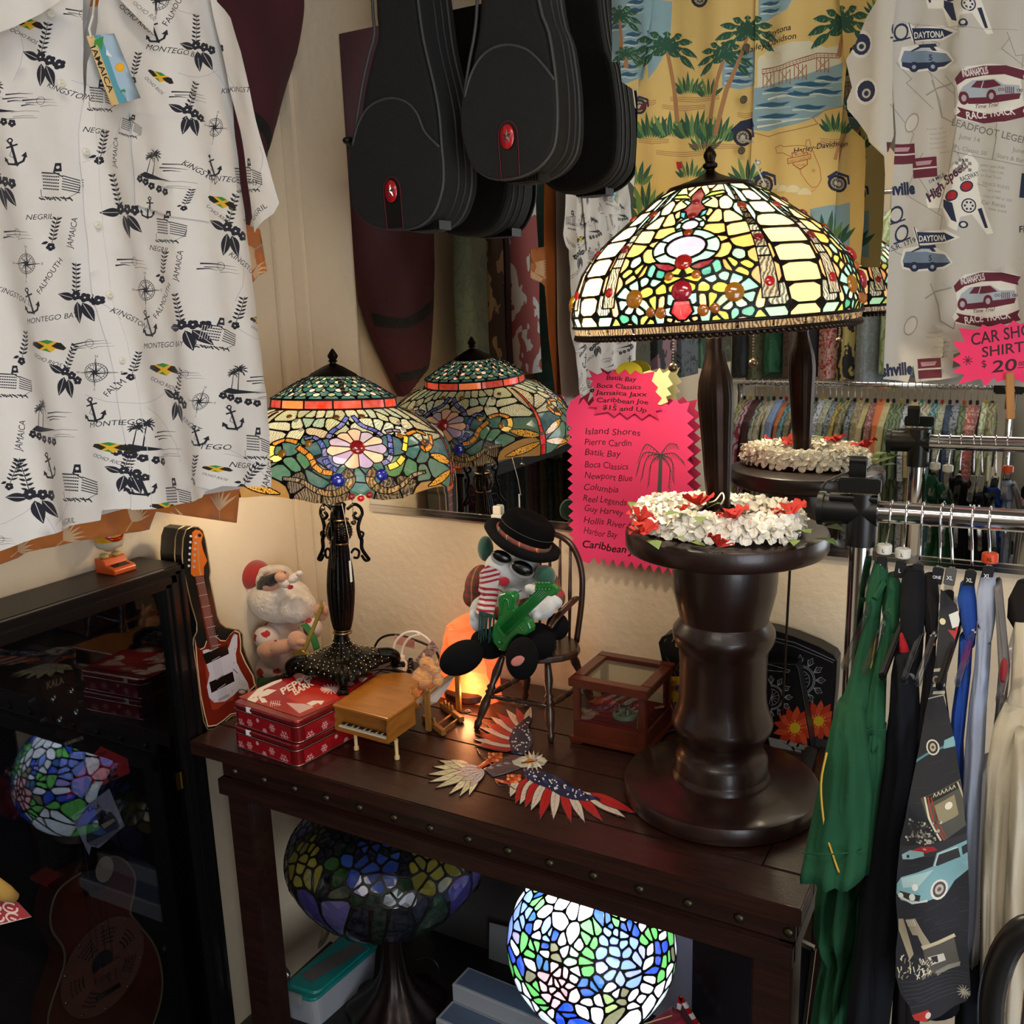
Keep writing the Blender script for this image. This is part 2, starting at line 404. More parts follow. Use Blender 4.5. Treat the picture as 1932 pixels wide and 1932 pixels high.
for i,(cx_,cy_,sx_) in enumerate(((1.7,-1.75,1.1),(1.0,-3.1,1.2))):
    r_ = root('ceiling_light',('flat ceiling light panel nearest the mirror','flat ceiling light panel farther back in the shop')[i],'light',(cx_,cy_,2.70))
    mk('frame',[box(cx_-sx_/2-.03,cx_+sx_/2+.03,cy_-.28+s*.28-.02,cy_-.28+s*.28+.02,2.69,2.75) for s in (0,2)] + [box(cx_+s*(sx_/2+.02)-.02,cx_+s*(sx_/2+.02)+.02,cy_-.28,cy_+.28,2.69,2.75) for s in (-1,1)],M('white_metal','#d8d8d4',.4),r_)
# mirror on the back wall
mr = bpy.data.materials.new('mirror_silver'); mr.use_nodes = True; b_ = mr.node_tree.nodes['Principled BSDF']; b_.inputs['Metallic'].default_value = 1; b_.inputs['Roughness'].default_value = .012; b_.inputs['Base Color'].default_value = (.80,.81,.79,1)
r_ = root('wall_mirror','large frameless rectangular wall mirror behind the lamps and signs','mirror',(1.3,-.003,1.151))
mk('mirror_glass',box(.187,2.45,-.009,-.001,1.151,2.134),mr,r_)
mk('channel',[box(.183,2.45,-.013,-.0005,1.142,1.151,.001),box(.183,2.45,-.013,-.0095,1.151,1.157)],M('chrome','#d8d8dc',.12,1),r_)
mk('beveled_edge',[obox((.1865,-.005,1.151+k*.0983),(.1865,-.005,1.151+(k+1)*.0983),.006,.009) for k in range(10)],M('chrome'),r_)
tl = root('mirror_tab','small white paper tag clipped under the mirror edge behind the snowman','tag',(.365,-.014,1.146))
mk('clip',box(*(lambda p: (p.x-.013,p.x+.013,-.020,-.013,p.z-.008,p.z+.004,.002))(hy(938,974,-.015))),M('white_plastic','#e8e4dc',.35),tl)
mk('paper',box(*(lambda p: (p.x-.009,p.x+.009,-.019,-.014,p.z-.001,p.z+.018,.002))(hy(938,970,-.015))),M('tag_paper','#efe9dc',.8),tl)
# ================================================================ console table, pedestal, display cabinet
wood = M('dark_walnut','#32160e',.36,col2='#1d0b07',vs=9,bump=.15,bs=40,stretch=(1.2,14,14),coat=.25)
wood_x = M('dark_walnut_rail','#2a120c',.4,col2='#180906',vs=8,bump=.12,bs=40,stretch=(1.2,14,14),coat=.15)
tb = root('console_table','long dark walnut console table with studded apron under the lamps','table',(.72,-.265,0))
def bx(name,parent,m,*b,**k): return mk(name,box(*b),m,parent,**k)
bx('plank',tb,wood,.127,1.262,-.531,-.4925+.0385,.772,.8,.002)
for i,(a,b) in enumerate(((-.4525,-.3835),(-.382,-.3125),(-.311,-.205),(-.2035,-.098),(-.0965,-.016))):
    bx('plank',tb,wood,.252,1.189,a,b,.774,.7992,.0015)
for a,b in ((.052,.2505),(1.1905,1.262)): bx('end_board',tb,wood,a,b,-.4525,-.016,.772,.8,.002)
bx('top_underlay',tb,wood_x,.07,1.255,-.48,-.02,.765,.774)
for nm,z0,z1,y0 in (('apron',.735,.766,-.515),('lower_molding',.704,.736,-.530)):
    mk(nm,[box(.19,1.252,y0,y0+.022,z0,z1,.002),box(.19,1.252,-.04,-.02,z0,z1),box(.19,.215,y0+.01,-.03,z0,z1,.002),box(1.23,1.252,y0+.01,-.03,z0,z1,.002)],wood_x,tb)
for x in (.192,1.194):
    for y in (-.512,-.078): bx('leg',tb,wood_x,x,x+.056,y,y+.056,.0,.765,.003)
st = M('antique_brass_stud','#4a4232',.38,.9)
g0 = lathe([(0,.0048),(.004,.0043),(.0068,.0022),(.0078,0)],(0,0,0),12,Matrix.Rotation(PI/2,3,'X'))
for i in range(15):
    x = .2215+i*(1.176-.2215)/13; x -= 0 if i < 14 else .006
    o = mk('stud',([Vector(v)+Vector((x,-.515,.7505)) for v in g0[0]],g0[1]),st,tb,True)
bx('shelf',tb,M('black_shelf','#120f0e',.5,var=.3,vs=15),.2,1.25,-.5,-.03,.10,.12,.002)
# pedestal
pw = M('pedestal_mahogany','#2a130d',.36,col2='#190a07',vs=7,stretch=(3,3,.8),bump=.05,coat=.18)
pr = root('plant_pedestal','turned dark brown wooden pedestal holding the big lamp and flower lei','pedestal',(1.081,-.29,.8))
pc = (1.081,-.29,0)
mk('top_disc',lathe([(0,1.214),(.143,1.214),(.149,1.217),(.1515,1.222),(.1515,1.240),(.1495,1.2455),(.145,1.2475),(0,1.2475)],pc,72),pw,pr,True,35)
mk('column',lathe([(.078,1.214),(.0795,1.19),(.0795,1.165),(.0785,1.158),(.0785,1.15),(.074,1.13),(.0675,1.102),(.0685,1.099),(.078,1.086),(.0788,1.079),(.078,1.07),(.070,1.054),(.0685,1.050),(.0675,1.03),(.0675,.985),(.069,.965),(.073,.95),(.078,.938),(.079,.93),(.0775,.922),(.070,.910),(.066,.903),(.0645,.890),(.0655,.882),(.070,.876),(.073,.870),(.0735,.85),(.0745,.846),(.077,.842),(.078,.836),(.078,.818),(.08,.815),(.08,.809),(.06,.809)],pc,72),pw,pr,True,30)
# taller foot built as a stepped plinth
mk('base_disc',lathe([(0,.8005),(.151,.8005),(.154,.803),(.155,.808),(.155,.824),(.153,.829),(.148,.831),(.105,.832),(.08,.836),(.07,.84),(0,.84)],pc,72),pw,pr,True,35)
# cabinet
cb = root('display_cabinet','tall black glass-fronted cabinet holding the small resonator guitar','cabinet',(.062,-.86,0))
bk = M('black_lacquer','#0e0c0d',.28,var=.3,vs=6,coat=.4)
bkt = M('cabinet_top_brown','#241a16',.42,var=.3,vs=12,stretch=(1,8,8))
X0,X1,Y0,Y1,ZT = .004,.121,-1.235,-.494,1.139
mk('top_panel',box(X0,X1-.006,Y0,Y1,ZT-.012,ZT,.002),bkt,cb)
mk('side_panel',box(X0,X1-.012,Y1-.014,Y1-.001,.0,ZT-.012),bk,cb); mk('side_panel',box(X0,X1-.012,Y0,Y0+.014,.0,ZT-.012),bk,cb)
mk('back_panel',box(X0,X0+.006,Y0+.014,Y1-.014,.0,ZT-.012),M('dark_lining','#08080c',.7,bump=.2),cb)
mk('bottom_panel',box(X0,X1-.012,Y0+.014,Y1-.014,.0,.06),bk,cb)
def molding(y0,z0,y1,z1,wd):
    # stepped picture-frame molding on the front plane
    h = y0 == y1; out = []
    for a,b,d in ((0,.011,.004),(.011,.020,-.001),(.020,.034,.0015),(.034,.042,-.004)):
        if h: out.append((a,b,d,'v'))
        else: out.append((a,b,d,'h'))
    return out
for a,b,d in ((0,.010,.004),(.010,.018,-.002),(.018,.031,.001),(.031,.040,-.005)):
    t = .03
    mk('frame_molding',[box(X1-t,X1+d,Y0+a,Y1-a,ZT-b-.001,ZT-a-.001,.0012),box(X1-t,X1+d,Y0+a,Y1-a,a,b,.0012),box(X1-t,X1+d,Y1-b,Y1-a,a,ZT-a-.001,.0012),box(X1-t,X1+d,Y0+a,Y0+b,a,ZT-a-.001,.0012)],bk,cb)
mk('glass_pane',box(X1-.022,X1-.019,Y0+.038,Y1-.038,.04,ZT-.04),clearm('cabinet_glass','#c9cbd2',.015,.03),cb)
mk('hinge',[tube([(X1-.018,Y1-.046,.70),(X1-.018,Y1-.046,.735)],.003,8),box(X1-.02,X1-.017,Y1-.056,Y1-.044,.70,.735)],M('brass','#9a7a3c',.3,1),cb)
# ================================================================ leaded glass shades
leadm = M('dark_lead_came','#17120e',.42,.6,bump=.3,bs=90)
bronze = M('dark_bronze','#2a1c15',.38,.85,var=.3,vs=30,bump=.1)
gemm = {}
def gem(col):
    k = 'gem'+col
    if k not in gemm:
        m = glassm(col,'gem'); gemm[k] = m
    return gemm[k]
def chaikin(P):
    out = []
    for k in range(len(P)):
        a,b = P[k],P[(k+1) % len(P)]
        out += [(a[0]*.8+b[0]*.2,a[1]*.8+b[1]*.2),(a[0]*.2+b[0]*.8,a[1]*.2+b[1]*.8)]
    return out
def clip(P,n,d):
    out = []
    for k in range(len(P)):
        a,b = P[k],P[(k+1) % len(P)]; da = a[0]*n[0]+a[1]*n[1]-d; db = b[0]*n[0]+b[1]*n[1]-d
        if da <= 0: out.append(a)
        if (da < 0) != (db < 0) and abs(da-db) > 1e-12: t = da/(da-db); out.append((a[0]+(b[0]-a[0])*t,a[1]+(b[1]-a[1])*t))
    return out
def cells(sd,bound,w):
    """sd: (x, y, ...) -> list of (full polygon, inset polygon)"""
    out = []; A = np.array([(s[0],s[1]) for s in sd])
    for i,s in enumerate(sd):
        d = np.hypot(A[:,0]-s[0],A[:,1]-s[1]); od = np.argsort(d)[1:26]; P = list(bound); Q = list(bound)
        for j in od:
            if d[j] < 1e-6: continue
            n = ((A[j,0]-s[0])/d[j],(A[j,1]-s[1])/d[j]); mid = ((A[j,0]+s[0])/2*n[0]+(A[j,1]+s[1])/2*n[1])
            if P: P = clip(P,n,mid)
            if Q: Q = clip(Q,n,mid-w/2)
        out.append((P,Q))
    return out
class Shade:
    def __init__(s,c,prof,A=None):
        s.c = Vector(c); s.A = A or Matrix.Identity(3); s.prof = prof; s.S = [0]
        for k in range(1,len(prof)): s.S.append(s.S[-1]+math.hypot(prof[k][0]-prof[k-1][0],prof[k][1]-prof[k-1][1]))
        s.L = s.S[-1]; s.R = max(p[0] for p in prof)*.85
        V,F = lathe(prof,s.c,180,s.A); s.bvh = BVHTree.FromPolygons([Vector(v) for v in V],F)
    def rz(s,t):
        t = min(max(t,0),s.L)
        for k in range(1,len(s.S)):
            if t <= s.S[k] or k == len(s.S)-1:
                q = (t-s.S[k-1])/(s.S[k]-s.S[k-1]); a,b = s.prof[k-1],s.prof[k]; return a[0]+(b[0]-a[0])*q,a[1]+(b[1]-a[1])*q
    def surf(s,u,t,off=0):
        r,z = s.rz(t); a = u/s.R; return s.c + s.A @ Vector(((r+off)*math.cos(a),(r+off)*math.sin(a),z + max(0,t-s.L)*-1))
    def px(s,x,y):
        o = Vector(C0); d = Vector(ray(x,y)).normalized(); h = s.bvh.ray_cast(o,d)
        if h[0] is None:
            n = s.bvh.find_nearest(o + d*((s.c+Vector((0,0,s.prof[0][1]))-o).dot(d))); P = n[0]
        else: P = h[0]
        q = s.A.transposed() @ (P-s.c); a = math.atan2(q.y,q.x)
        if a > 1: a -= 2*PI          # the side facing the camera is around -45 degrees
        best = min(range(len(s.prof)-1),key=lambda k: abs((s.prof[k][1]+s.prof[k+1][1])/2-q.z)+abs((s.prof[k][0]+s.prof[k+1][0])/2-math.hypot(q.x,q.y)))
        a0,b0 = s.prof[best],s.prof[best+1]; vx,vz = b0[0]-a0[0],b0[1]-a0[1]; l2 = vx*vx+vz*vz or 1
        t = min(1,max(0,((math.hypot(q.x,q.y)-a0[0])*vx+(q.z-a0[1])*vz)/l2))
        return a*s.R,s.S[best]+t*(s.S[best+1]-s.S[best])
def shade_build(sh,parent,u0,n,seeds,over,w=.0042,step=.018,t0=0,t1=None,low=None,maxcopies=None,thick=.0028,lead_name='lead_came',keep=None):
    """seeds (u, t, colour, kind); over: list of functions drawing on the Pic; n periods round the shade"""
    t1 = sh.L if t1 is None else t1; P = 2*PI*sh.R/n; sd = []
    for (u,t,c,k) in seeds:
        u = (u-u0) % P + u0
        for j in (-1,0,1): sd.append((u+j*P,t,c,k))
    sd = [q for q in sd if u0-.06 < q[0] < u0+P+.06] if n > 1 else sd
    bd = [(u0-.1,t0),(u0+P+.1,t0),(u0+P+.1,t1+.03),(u0-.1,t1+.03)]
    pic = Pic(lambda a,b: (a,b),step); pic.dom = lambda a,b: (a,b)
    for i,(q,(A_,B_)) in enumerate(zip(sd,cells(sd,bd,w))):
        if len(A_) < 3: continue
        pic.raw(A_,'#000000','lead')
        if len(B_) > 2:
            C_ = chaikin(B_); ar = abs(sum(C_[k-1][0]*C_[k][1]-C_[k][0]*C_[k-1][1] for k in range(len(C_))))/2
            if ar > 6e-6: pic.raw(C_,'#ffffff',(i,q[2],q[3]))
    for f in over: f(pic)
    eps = 0
    out = [(u0+eps,t0),(u0+P-eps,t0)]
    N = 24
    for k in range(N,-1,-1): u = u0+P*k/N; out.append((u,low(u) if low else t1))
    G = pic.build('x',out,'#000000',lambda a,b: sh.surf(a,b),None,split=True)
    lead = []; org = ORG[parent.name]
    def turn(g,k):
        m = sh.A @ Matrix.Rotation(2*PI*k/n,3,'Z') @ sh.A.transposed(); return [sh.c + m @ (Vector(v)-sh.c) for v in g[0]],g[1]
    base = G.get('lead',None) or G.get(None)
    ls = [G[k] for k in ('lead',None) if k in G]
    for k in range(n): lead += [turn(g,k) for g in ls]
    lo = mk(lead_name,lead,leadm,parent); mod(lo,'SOLIDIFY',thickness=thick,offset=0)
    vis = sorted(range(n),key=lambda k: 0); cnt = 0; rest = {}
    for idn,g in G.items():
        if idn in ('lead',None): continue
        m = glassm(idn[1],idn[2]); o = mk('glass_pane',g,m,parent)
        for k in range(1,n):
            M3 = sh.A @ Matrix.Rotation(2*PI*k/n,3,'Z') @ sh.A.transposed(); T = Matrix.Translation(sh.c-org) @ M3.to_4x4() @ Matrix.Translation(org-sh.c)
            c = o.copy(); COL.objects.link(c); c.matrix_basis = T
        cnt += n
    return cnt
def gems(sh,parent,n,lst):
    """lst (u, t, radius, colour)"""
    org = ORG[parent.name]
    for (u,t,r,c) in lst:
        P = sh.surf(u,t); Nn = (sh.surf(u+.002,t)-sh.surf(u-.002,t)).cross(sh.surf(u,t+.002)-sh.surf(u,t-.002)).normalized()
        if Nn.dot(P-sh.c-Vector((0,0,P.z-sh.c.z))) < 0: Nn = -Nn
        x,y,d = frame(Nn); R3 = Matrix((x,y,d)).transposed()
        o = mk('glass_gem',ell(P+Nn*.0015,(r,r,r*.45),R3,14,8),gem(c),parent,True)
        for k in range(1,n):
            M3 = sh.A @ Matrix.Rotation(2*PI*k/n,3,'Z') @ sh.A.transposed(); T = Matrix.Translation(sh.c-org) @ M3.to_4x4() @ Matrix.Translation(org-sh.c)
            c2 = o.copy(); COL.objects.link(c2); c2.matrix_basis = T
def Am(deg_y,deg_x=0): return Matrix.Rotation(math.radians(deg_y),3,'Y') @ Matrix.Rotation(math.radians(deg_x),3,'X')
def piece(pts,col,kind='plain',lw=.0021,key=None):
    """an overlay pane given in (u, t) with its lead outline"""
    def f(pic):
        cx_ = sum(p[0] for p in pts)/len(pts); cy_ = sum(p[1] for p in pts)/len(pts); m = len(pts)
        ar = sum(pts[k-1][0]*pts[k][1]-pts[k][0]*pts[k-1][1] for k in range(m)); sg = 1 if ar > 0 else -1
        def offs(d):
            Q = []
            for k in range(m):
                a,b,c = pts[k-1],pts[k],pts[(k+1) % m]
                e1 = (b[0]-a[0],b[1]-a[1]); e2 = (c[0]-b[0],c[1]-b[1]); l1 = math.hypot(*e1) or 1e-9; l2 = math.hypot(*e2) or 1e-9
                n1 = (e1[1]/l1*sg,-e1[0]/l1*sg); n2 = (e2[1]/l2*sg,-e2[0]/l2*sg); nx,ny = n1[0]+n2[0],n1[1]+n2[1]; q = nx*nx+ny*ny
                kx = 2/max(q,.8); Q.append((b[0]+nx*kx*d*.5*1.0,b[1]+ny*kx*d*.5*1.0))
            return Q
        pic.raw(offs(lw),'#000000','lead'); pic.raw(offs(-lw),'#ffffff',(key or ('o',id(pts)),col,kind))
    return f
def oval(sh,u,t,ru,rt,col,kind='plain',n=16,rot=0,lw=.0021):
    c,s = math.cos(rot),math.sin(rot); return piece([(u+ru*math.cos(2*PI*k/n)*c-rt*math.sin(2*PI*k/n)*s,t+ru*math.cos(2*PI*k/n)*s+rt*math.sin(2*PI*k/n)*c) for k in range(n)],col,kind,lw)
def arcs(u,t,r0,r1,a0,a1,cols,n=5,kind='plain',el=1):
    """a curved ribbon of panes"""
    out = []; m = len(cols)
    for k,c in enumerate(cols):
        b0 = math.radians(a0+(a1-a0)*k/m); b1 = math.radians(a0+(a1-a0)*(k+1)/m)
        P = [(u+r1*math.cos(b0+(b1-b0)*j/n),t-r1*el*math.sin(b0+(b1-b0)*j/n)) for j in range(n+1)] + [(u+r0*math.cos(b1+(b0-b1)*j/n),t-r0*el*math.sin(b1+(b0-b1)*j/n)) for j in range(n+1)]
        out.append(piece(P,c,kind))
    return out
def finial(parent,c,A,prof,nm='finial',n=20,fl=None): mk(nm,lathe(prof,c,n,A,fl),bronze,parent,True,40)
# ---------------------------------------------------------------- the big cream lamp on the pedestal
LC = (1.072,-.295,1.2475); LA = Am(-2.2,.6)
lamp = root('table_lamp','tall lit lamp on the round pedestal with wide cream and peach leaded glass shade','lamp',LC)
PR = [(.058,.492),(.085,.478),(.108,.459),(.134,.437),(.158,.414),(.180,.388),(.196,.362),(.207,.332),(.2125,.305),(.213,.292),(.2105,.277)]
PR = [(r*(.93 if .07 < r < .15 else (.95 if r < .17 else .958)),.312+(z-.277)*.180/.215) for r,z in PR]
sh = Shade(LC,PR,LA)
K = lambda x,y: sh.px(x/2.972+1050,y/2.972+250)
uc = K(712,730)[0]; PP = 2*PI*sh.R/4
half = [  # right half of the main motif, crop pixels, colour
 (865,297,'#f2dca4'),(830,318,'#f0d89c'),(900,330,'#f0d498'),(868,395,'#efd088'),(845,450,'#edc87c'),(890,470,'#e6bc74'),(890,545,'#e2a45c'),(880,600,'#e4aa64'),(925,660,'#e0a864'),(965,745,'#dd9c50'),(1035,770,'#d8a860'),
 (950,395,'#f2dca4'),(975,470,'#efd494'),(1010,540,'#ecc684'),(1050,610,'#e2a44e'),(1100,690,'#e0a060'),(1140,790,'#dc9c6c'),(1150,935,'#e8b88c'),(1155,1035,'#9cb84c'),
 (985,735,'#b4bc54'),(1030,690,'#90c4b0'),(1060,735,'#b4b84c'),
 (850,775,'#2c8a84'),(900,760,'#5aa89c'),(870,820,'#8cc8bc'),(935,800,'#90ccc0'),(1010,815,'#88c8c0'),(1060,860,'#84c4bc'),(1080,920,'#8cc8c0'),(1040,955,'#a4ccb8'),
 (760,770,'#a8b044'),(770,815,'#b0ac40'),(830,862,'#aeb046'),(905,862,'#b4b648'),(745,860,'#a8a840'),
 (765,935,'#86c4bc'),(760,1000,'#94ccc4'),(820,930,'#e0b48c'),(870,925,'#aab04c'),(925,935,'#9cc4ac'),(955,975,'#a8ccb4'),(1000,1010,'#68b4a8'),(1060,1005,'#2c9078'),(1085,1050,'#58b0a4'),(940,1020,'#aab248'),(900,1050,'#b4bc50'),(830,1045,'#8cc4bc'),(775,1055,'#e4b080'),(955,1060,'#e8b890'),(1030,1060,'#e4b48c'),(865,1070,'#8cc4bc'),(733,1075,'#dca47c')]
band = [(940,300,'#7a6a54'),(965,352,'#9cd0c4'),(985,395,'#6e6250'),(1012,435,'#6e6250'),(1062,495,'#746650'),(1105,545,'#6e6250'),(1155,640,'#7c705c'),(1185,700,'#8c8474'),(1210,770,'#a8a294'),(1236,895,'#c4c4b4'),(1232,935,'#b8bcb0'),(1238,1000,'#94c8b4')]
plain = [(1005,300,'#f0dca8'),(1045,352,'#f2e0b0'),(1095,420,'#eed8a4'),(1155,490,'#e8d09c'),(1225,575,'#e6cc98'),(1290,670,'#e8d09a'),(1335,775,'#e6cc92'),(1350,900,'#ecc890'),(1345,1010,'#eec894')]
us = uc+PP/2; seeds = []
for x,y,c in half:
    u,t = K(x,y); d = abs(u-uc); seeds += [(uc+d,t,c,'plain'),(uc-d,t,c,'plain')]
bu = [K(x,y) for x,y,c in band]
for (u,t),(x,y,c) in zip(bu,band):
    d = PP*.345; k = 'plain' if c in ('#9cd0c4','#94c8b4') else 'dark'
    if k == 'plain' or t > sh.L*.9: seeds += [(uc+d,t,c,k),(uc-d,t,c,k)]
for x,y,c in plain: seeds.append((us,K(x,y)[1],c,'plain'))
def W(x,y): u,t = K(x,y); return u-uc,t
ov = []
def both(pts,c,kind='plain'):
    P = [W(*p) for p in pts]; ov.append(piece([(uc+a,t) for a,t in P],c,kind)); ov.append(piece([(uc-a,t) for a,t in P],c,kind))
def mid(pts,c,kind='plain'):      # right-half outline closed by its mirror image
    P = [(abs(W(*p)[0]),W(*p)[1]) for p in pts]; ov.append(piece([(uc+a,t) for a,t in P]+[(uc-a,t) for a,t in reversed(P)],c,kind))
tS = lambda y,x=712: K(x,y)[1]
for r in (-.0,): pass
both([(810,372),(870,335),(935,325),(955,340),(900,352),(850,362)],'#9cb848')
both([(800,392),(850,366),(870,372),(835,395),(815,410)],'#88c4b4')
mid([(800,318),(832,352),(812,392),(840,425),(805,455),(785,480)],'#5c1418')
both([(815,440),(850,430),(835,462),(800,480)],'#3890a0')
for cyy,ru,rt,cs in ((525,.0235,.0185,'#a8a0c0'),(640,.044,.031,'#ae9cc4')):
    tt = tS(cyy); r1 = ru+.0; e = rt/ru
    ov += arcs(uc,tt,ru*.62,ru,35,145,['#94c8b8','#8cc4b4'],el=e) if 0 else []
    ov += arcs(uc,tt,ru*.62,ru,-78,78,['#8cc4b8','#98ccbc','#8cc4b4'],el=e) + arcs(uc,tt,ru*.62,ru,102,258,['#8cc4b8','#98ccbc','#8cc4b4'],el=e)
    ov.append(oval(sh,uc,tt,ru*.6,rt*.62,cs))
both([(745,748),(800,722),(900,702),(855,745),(800,768),(765,765)],'#6a1424')
tq = tS(940),tS(1085)
ov.append(piece([(uc-.0085,tq[0]),(uc+.0085,tq[0]),(uc+.0125,(tq[0]+tq[1])/2),(uc+.004,tq[1]-.004),(uc-.004,tq[1]-.004),(uc-.0125,(tq[0]+tq[1])/2)],'#a81424'))
tt_ = [0,.014,.028,.042,.056,.070,.084,.098,.112,.126,.140,.154,.168,sh.L*.9]
for k in range(len(tt_)-1):
    a,b = tt_[k],tt_[k+1]; cc = ['#4a3c28','#3c3226','#544630'][k % 3] if b < .12 else ['#a8a08c','#8c8474','#b8b8a8'][k % 3]
    def wx(t): return .0042+.0062*t/sh.L
    for sg in (1,-1): ov.append(piece([(uc+sg*PP*.345-wx(a)*s_,t_) if False else (uc+sg*PP*.345+s_*wx(t_),t_) for s_,t_ in ((-1,a),(1,a),(1,b),(-1,b))],cc,'dark',.0011))
np_ = shade_build(sh,lamp,uc-PP/2,4,seeds,ov,w=.0030,lead_name='shade_came')
gl = [(uc,tS(403),.0055,'#e02028'),(uc,tS(478),.006,'#f02818'),(uc,tS(568),.006,'#ff6a28'),(uc,tS(730),.0115,'#ff2008'),(uc,tS(890),.0135,'#f0144c')]
for x,y,r,c in ((997,895,.0125,'#ffae18'),(822,997,.0075,'#ffa020'),(888,985,.0065,'#ff9c28'),(783,798,.006,'#ffa020')):
    a,t = W(x,y); gl += [(uc+abs(a),t,r,c),(uc-abs(a),t,r,c)]
for k,(i,c) in enumerate(((3,'#ff6c20'),(6,'#e01420'),(9,'#ff1418'))):
    t = (bu[i][1]+bu[max(i-1,0)][1])/2 if i < 9 else (bu[8][1]+bu[9][1])/2; gl += [(uc+PP*.345,t,.0065,c),(uc-PP*.345,t,.0065,c)]
gems(sh,lamp,4,gl)
# rim: rippled dark glass and a beaded metal edge
def ring(r,z,rt,n=96): return tube([Vector(LC)+LA@Vector((r*math.cos(2*PI*k/n),r*math.sin(2*PI*k/n),z)) for k in range(n)],rt,8,True)
mk('rim_ring',[ring(.2035,.3115,.0024),ring(.2005,.299,.0024)],leadm,lamp,True)
for k in range(28):
    a0,a1 = 2*PI*k/28,2*PI*(k+.93)/28
    P = [Vector(LC)+LA@Vector((r*math.cos(a0+(a1-a0)*j/4),r*math.sin(a0+(a1-a0)*j/4),z)) for z,r in ((.311,.2033),(.299,.2005)) for j in range(5)]
    mk('rim_pane',(P,[(j,j+1,j+6,j+5) for j in range(4)]),glassm('#8a7458','dark'),lamp)
bd_ = [ell(Vector(LC)+LA@Vector((.1998*math.cos(2*PI*k/150),.1998*math.sin(2*PI*k/150),.2955)),(.0045,.0045,.0038),None,8,5) for k in range(150)]
mk('beaded_trim',bd_,M('bronze_bead','#3a2c24',.3,.9),lamp,True)['kind'] = 'stuff'
finial(lamp,LC,LA,[(.061,.489),(.0615,.492),(.058,.4955),(.046,.498),(.043,.4995),(.030,.503),(.022,.506),(.013,.510),(.007,.514),(.006,.517),(.0095,.520),(.0095,.524),(.006,.527),(.007,.531),(.0085,.535),(.007,.540),(.004,.545),(.0015,.548),(0,.5485)],'finial_cap',36,lambda a,i: 1+(.06*math.sin(a*18) if 4 <= i <= 7 else (.08*math.sin(a*6) if i > 9 else 0)))
# stem, foot, pull chains
stemp = [(r*.76,z if z < .06 else .06+(z-.06)*1.27) for r,z in [(.010,.24),(.0165,.236),(.017,.226),(.0165,.222),(.0235,.205),(.0315,.188),(.0345,.172),(.0345,.160),(.032,.140),(.029,.11),(.0265,.08),(.0235,.05),(.0225,.042),(.0235,.039),(.0235,.034),(.0260,.030)]]
mk('stem',[lathe(stemp,LC,64,LA,lambda a,i: 1+(.045*abs(math.sin(a*9))-.03 if 4 <= i <= 11 else 0)),lathe([(.0,.32),(.0095,.32),(.0095,.285)],LC,16,LA)],bronze,lamp,True,40)
mk('foot',lathe([(.0215,.034),(.026,.028),(.038,.020),(.056,.013),(.070,.009),(.074,.006),(.074,.001),(0,.001)],LC,72,None,lambda a,i: 1+(.05*math.sin(a*14) if i < 4 else .045*math.sin(a*5))),bronze,lamp,True,50)
def chain(par,top,bot,ball=.007,nm='pull_chain'):
    top = Vector(top); bot = Vector(bot); n = int((top-bot).length/.0042)
    mk(nm,[ell(top.lerp(bot,k/n),(.0014,.0014,.0014),None,6,4) for k in range(n)]+[ell(bot-Vector((0,0,ball*.4)),(ball,ball,ball),None,14,9)],M('aged_brass','#6a5a48',.3,.9),par,True)
for x,y,y0 in ((1270,690,-.40),(1421,681,-.33)):
    p = hy(x,y,y0); chain(lamp,(p.x,p.y,1.60),p,.0065)
mk('bulb',[ell(Vector(LC)+LA@Vector(p),(.02,.02,.03),None,14,9) for p in ((-.055,-.01,.385),(.06,.05,.385))],M('bulb_glow','#fff0d0',.5,emit=6),lamp,True)
mk('socket',[tube([Vector(LC)+LA@Vector((0,0,.30)),Vector(LC)+LA@Vector((x*.5,0,.315)),Vector(LC)+LA@Vector((x,y,.355))],.009,10) for x,y in ((-.055,-.01),(.06,.05))]+[tube([Vector(LC)+LA@Vector((0,0,.30)),Vector(LC)+LA@Vector((0,0,.50))],.004,8)],bronze,lamp,True)
for p,pw_ in (((-.11,-.045,.36),4.6),((.06,.0,.375),1.5)): light('POINT',Vector(LC)+LA@Vector(p),pw_,(1,.86,.62),.022,name='big_lamp_bulb')
mk('cord',tube(smooth_path([Vector(LC)+Vector(p) for p in ((.055,.02,.004),(.09,.06,.010),(.095,.10,.006),(.085,.14,.003),(.075,.168,-.01),(.07,.175,-.10),(.06,.20,-.38))]),.0022,6),M('brown_cord','#2a1d16',.5),lamp,True)
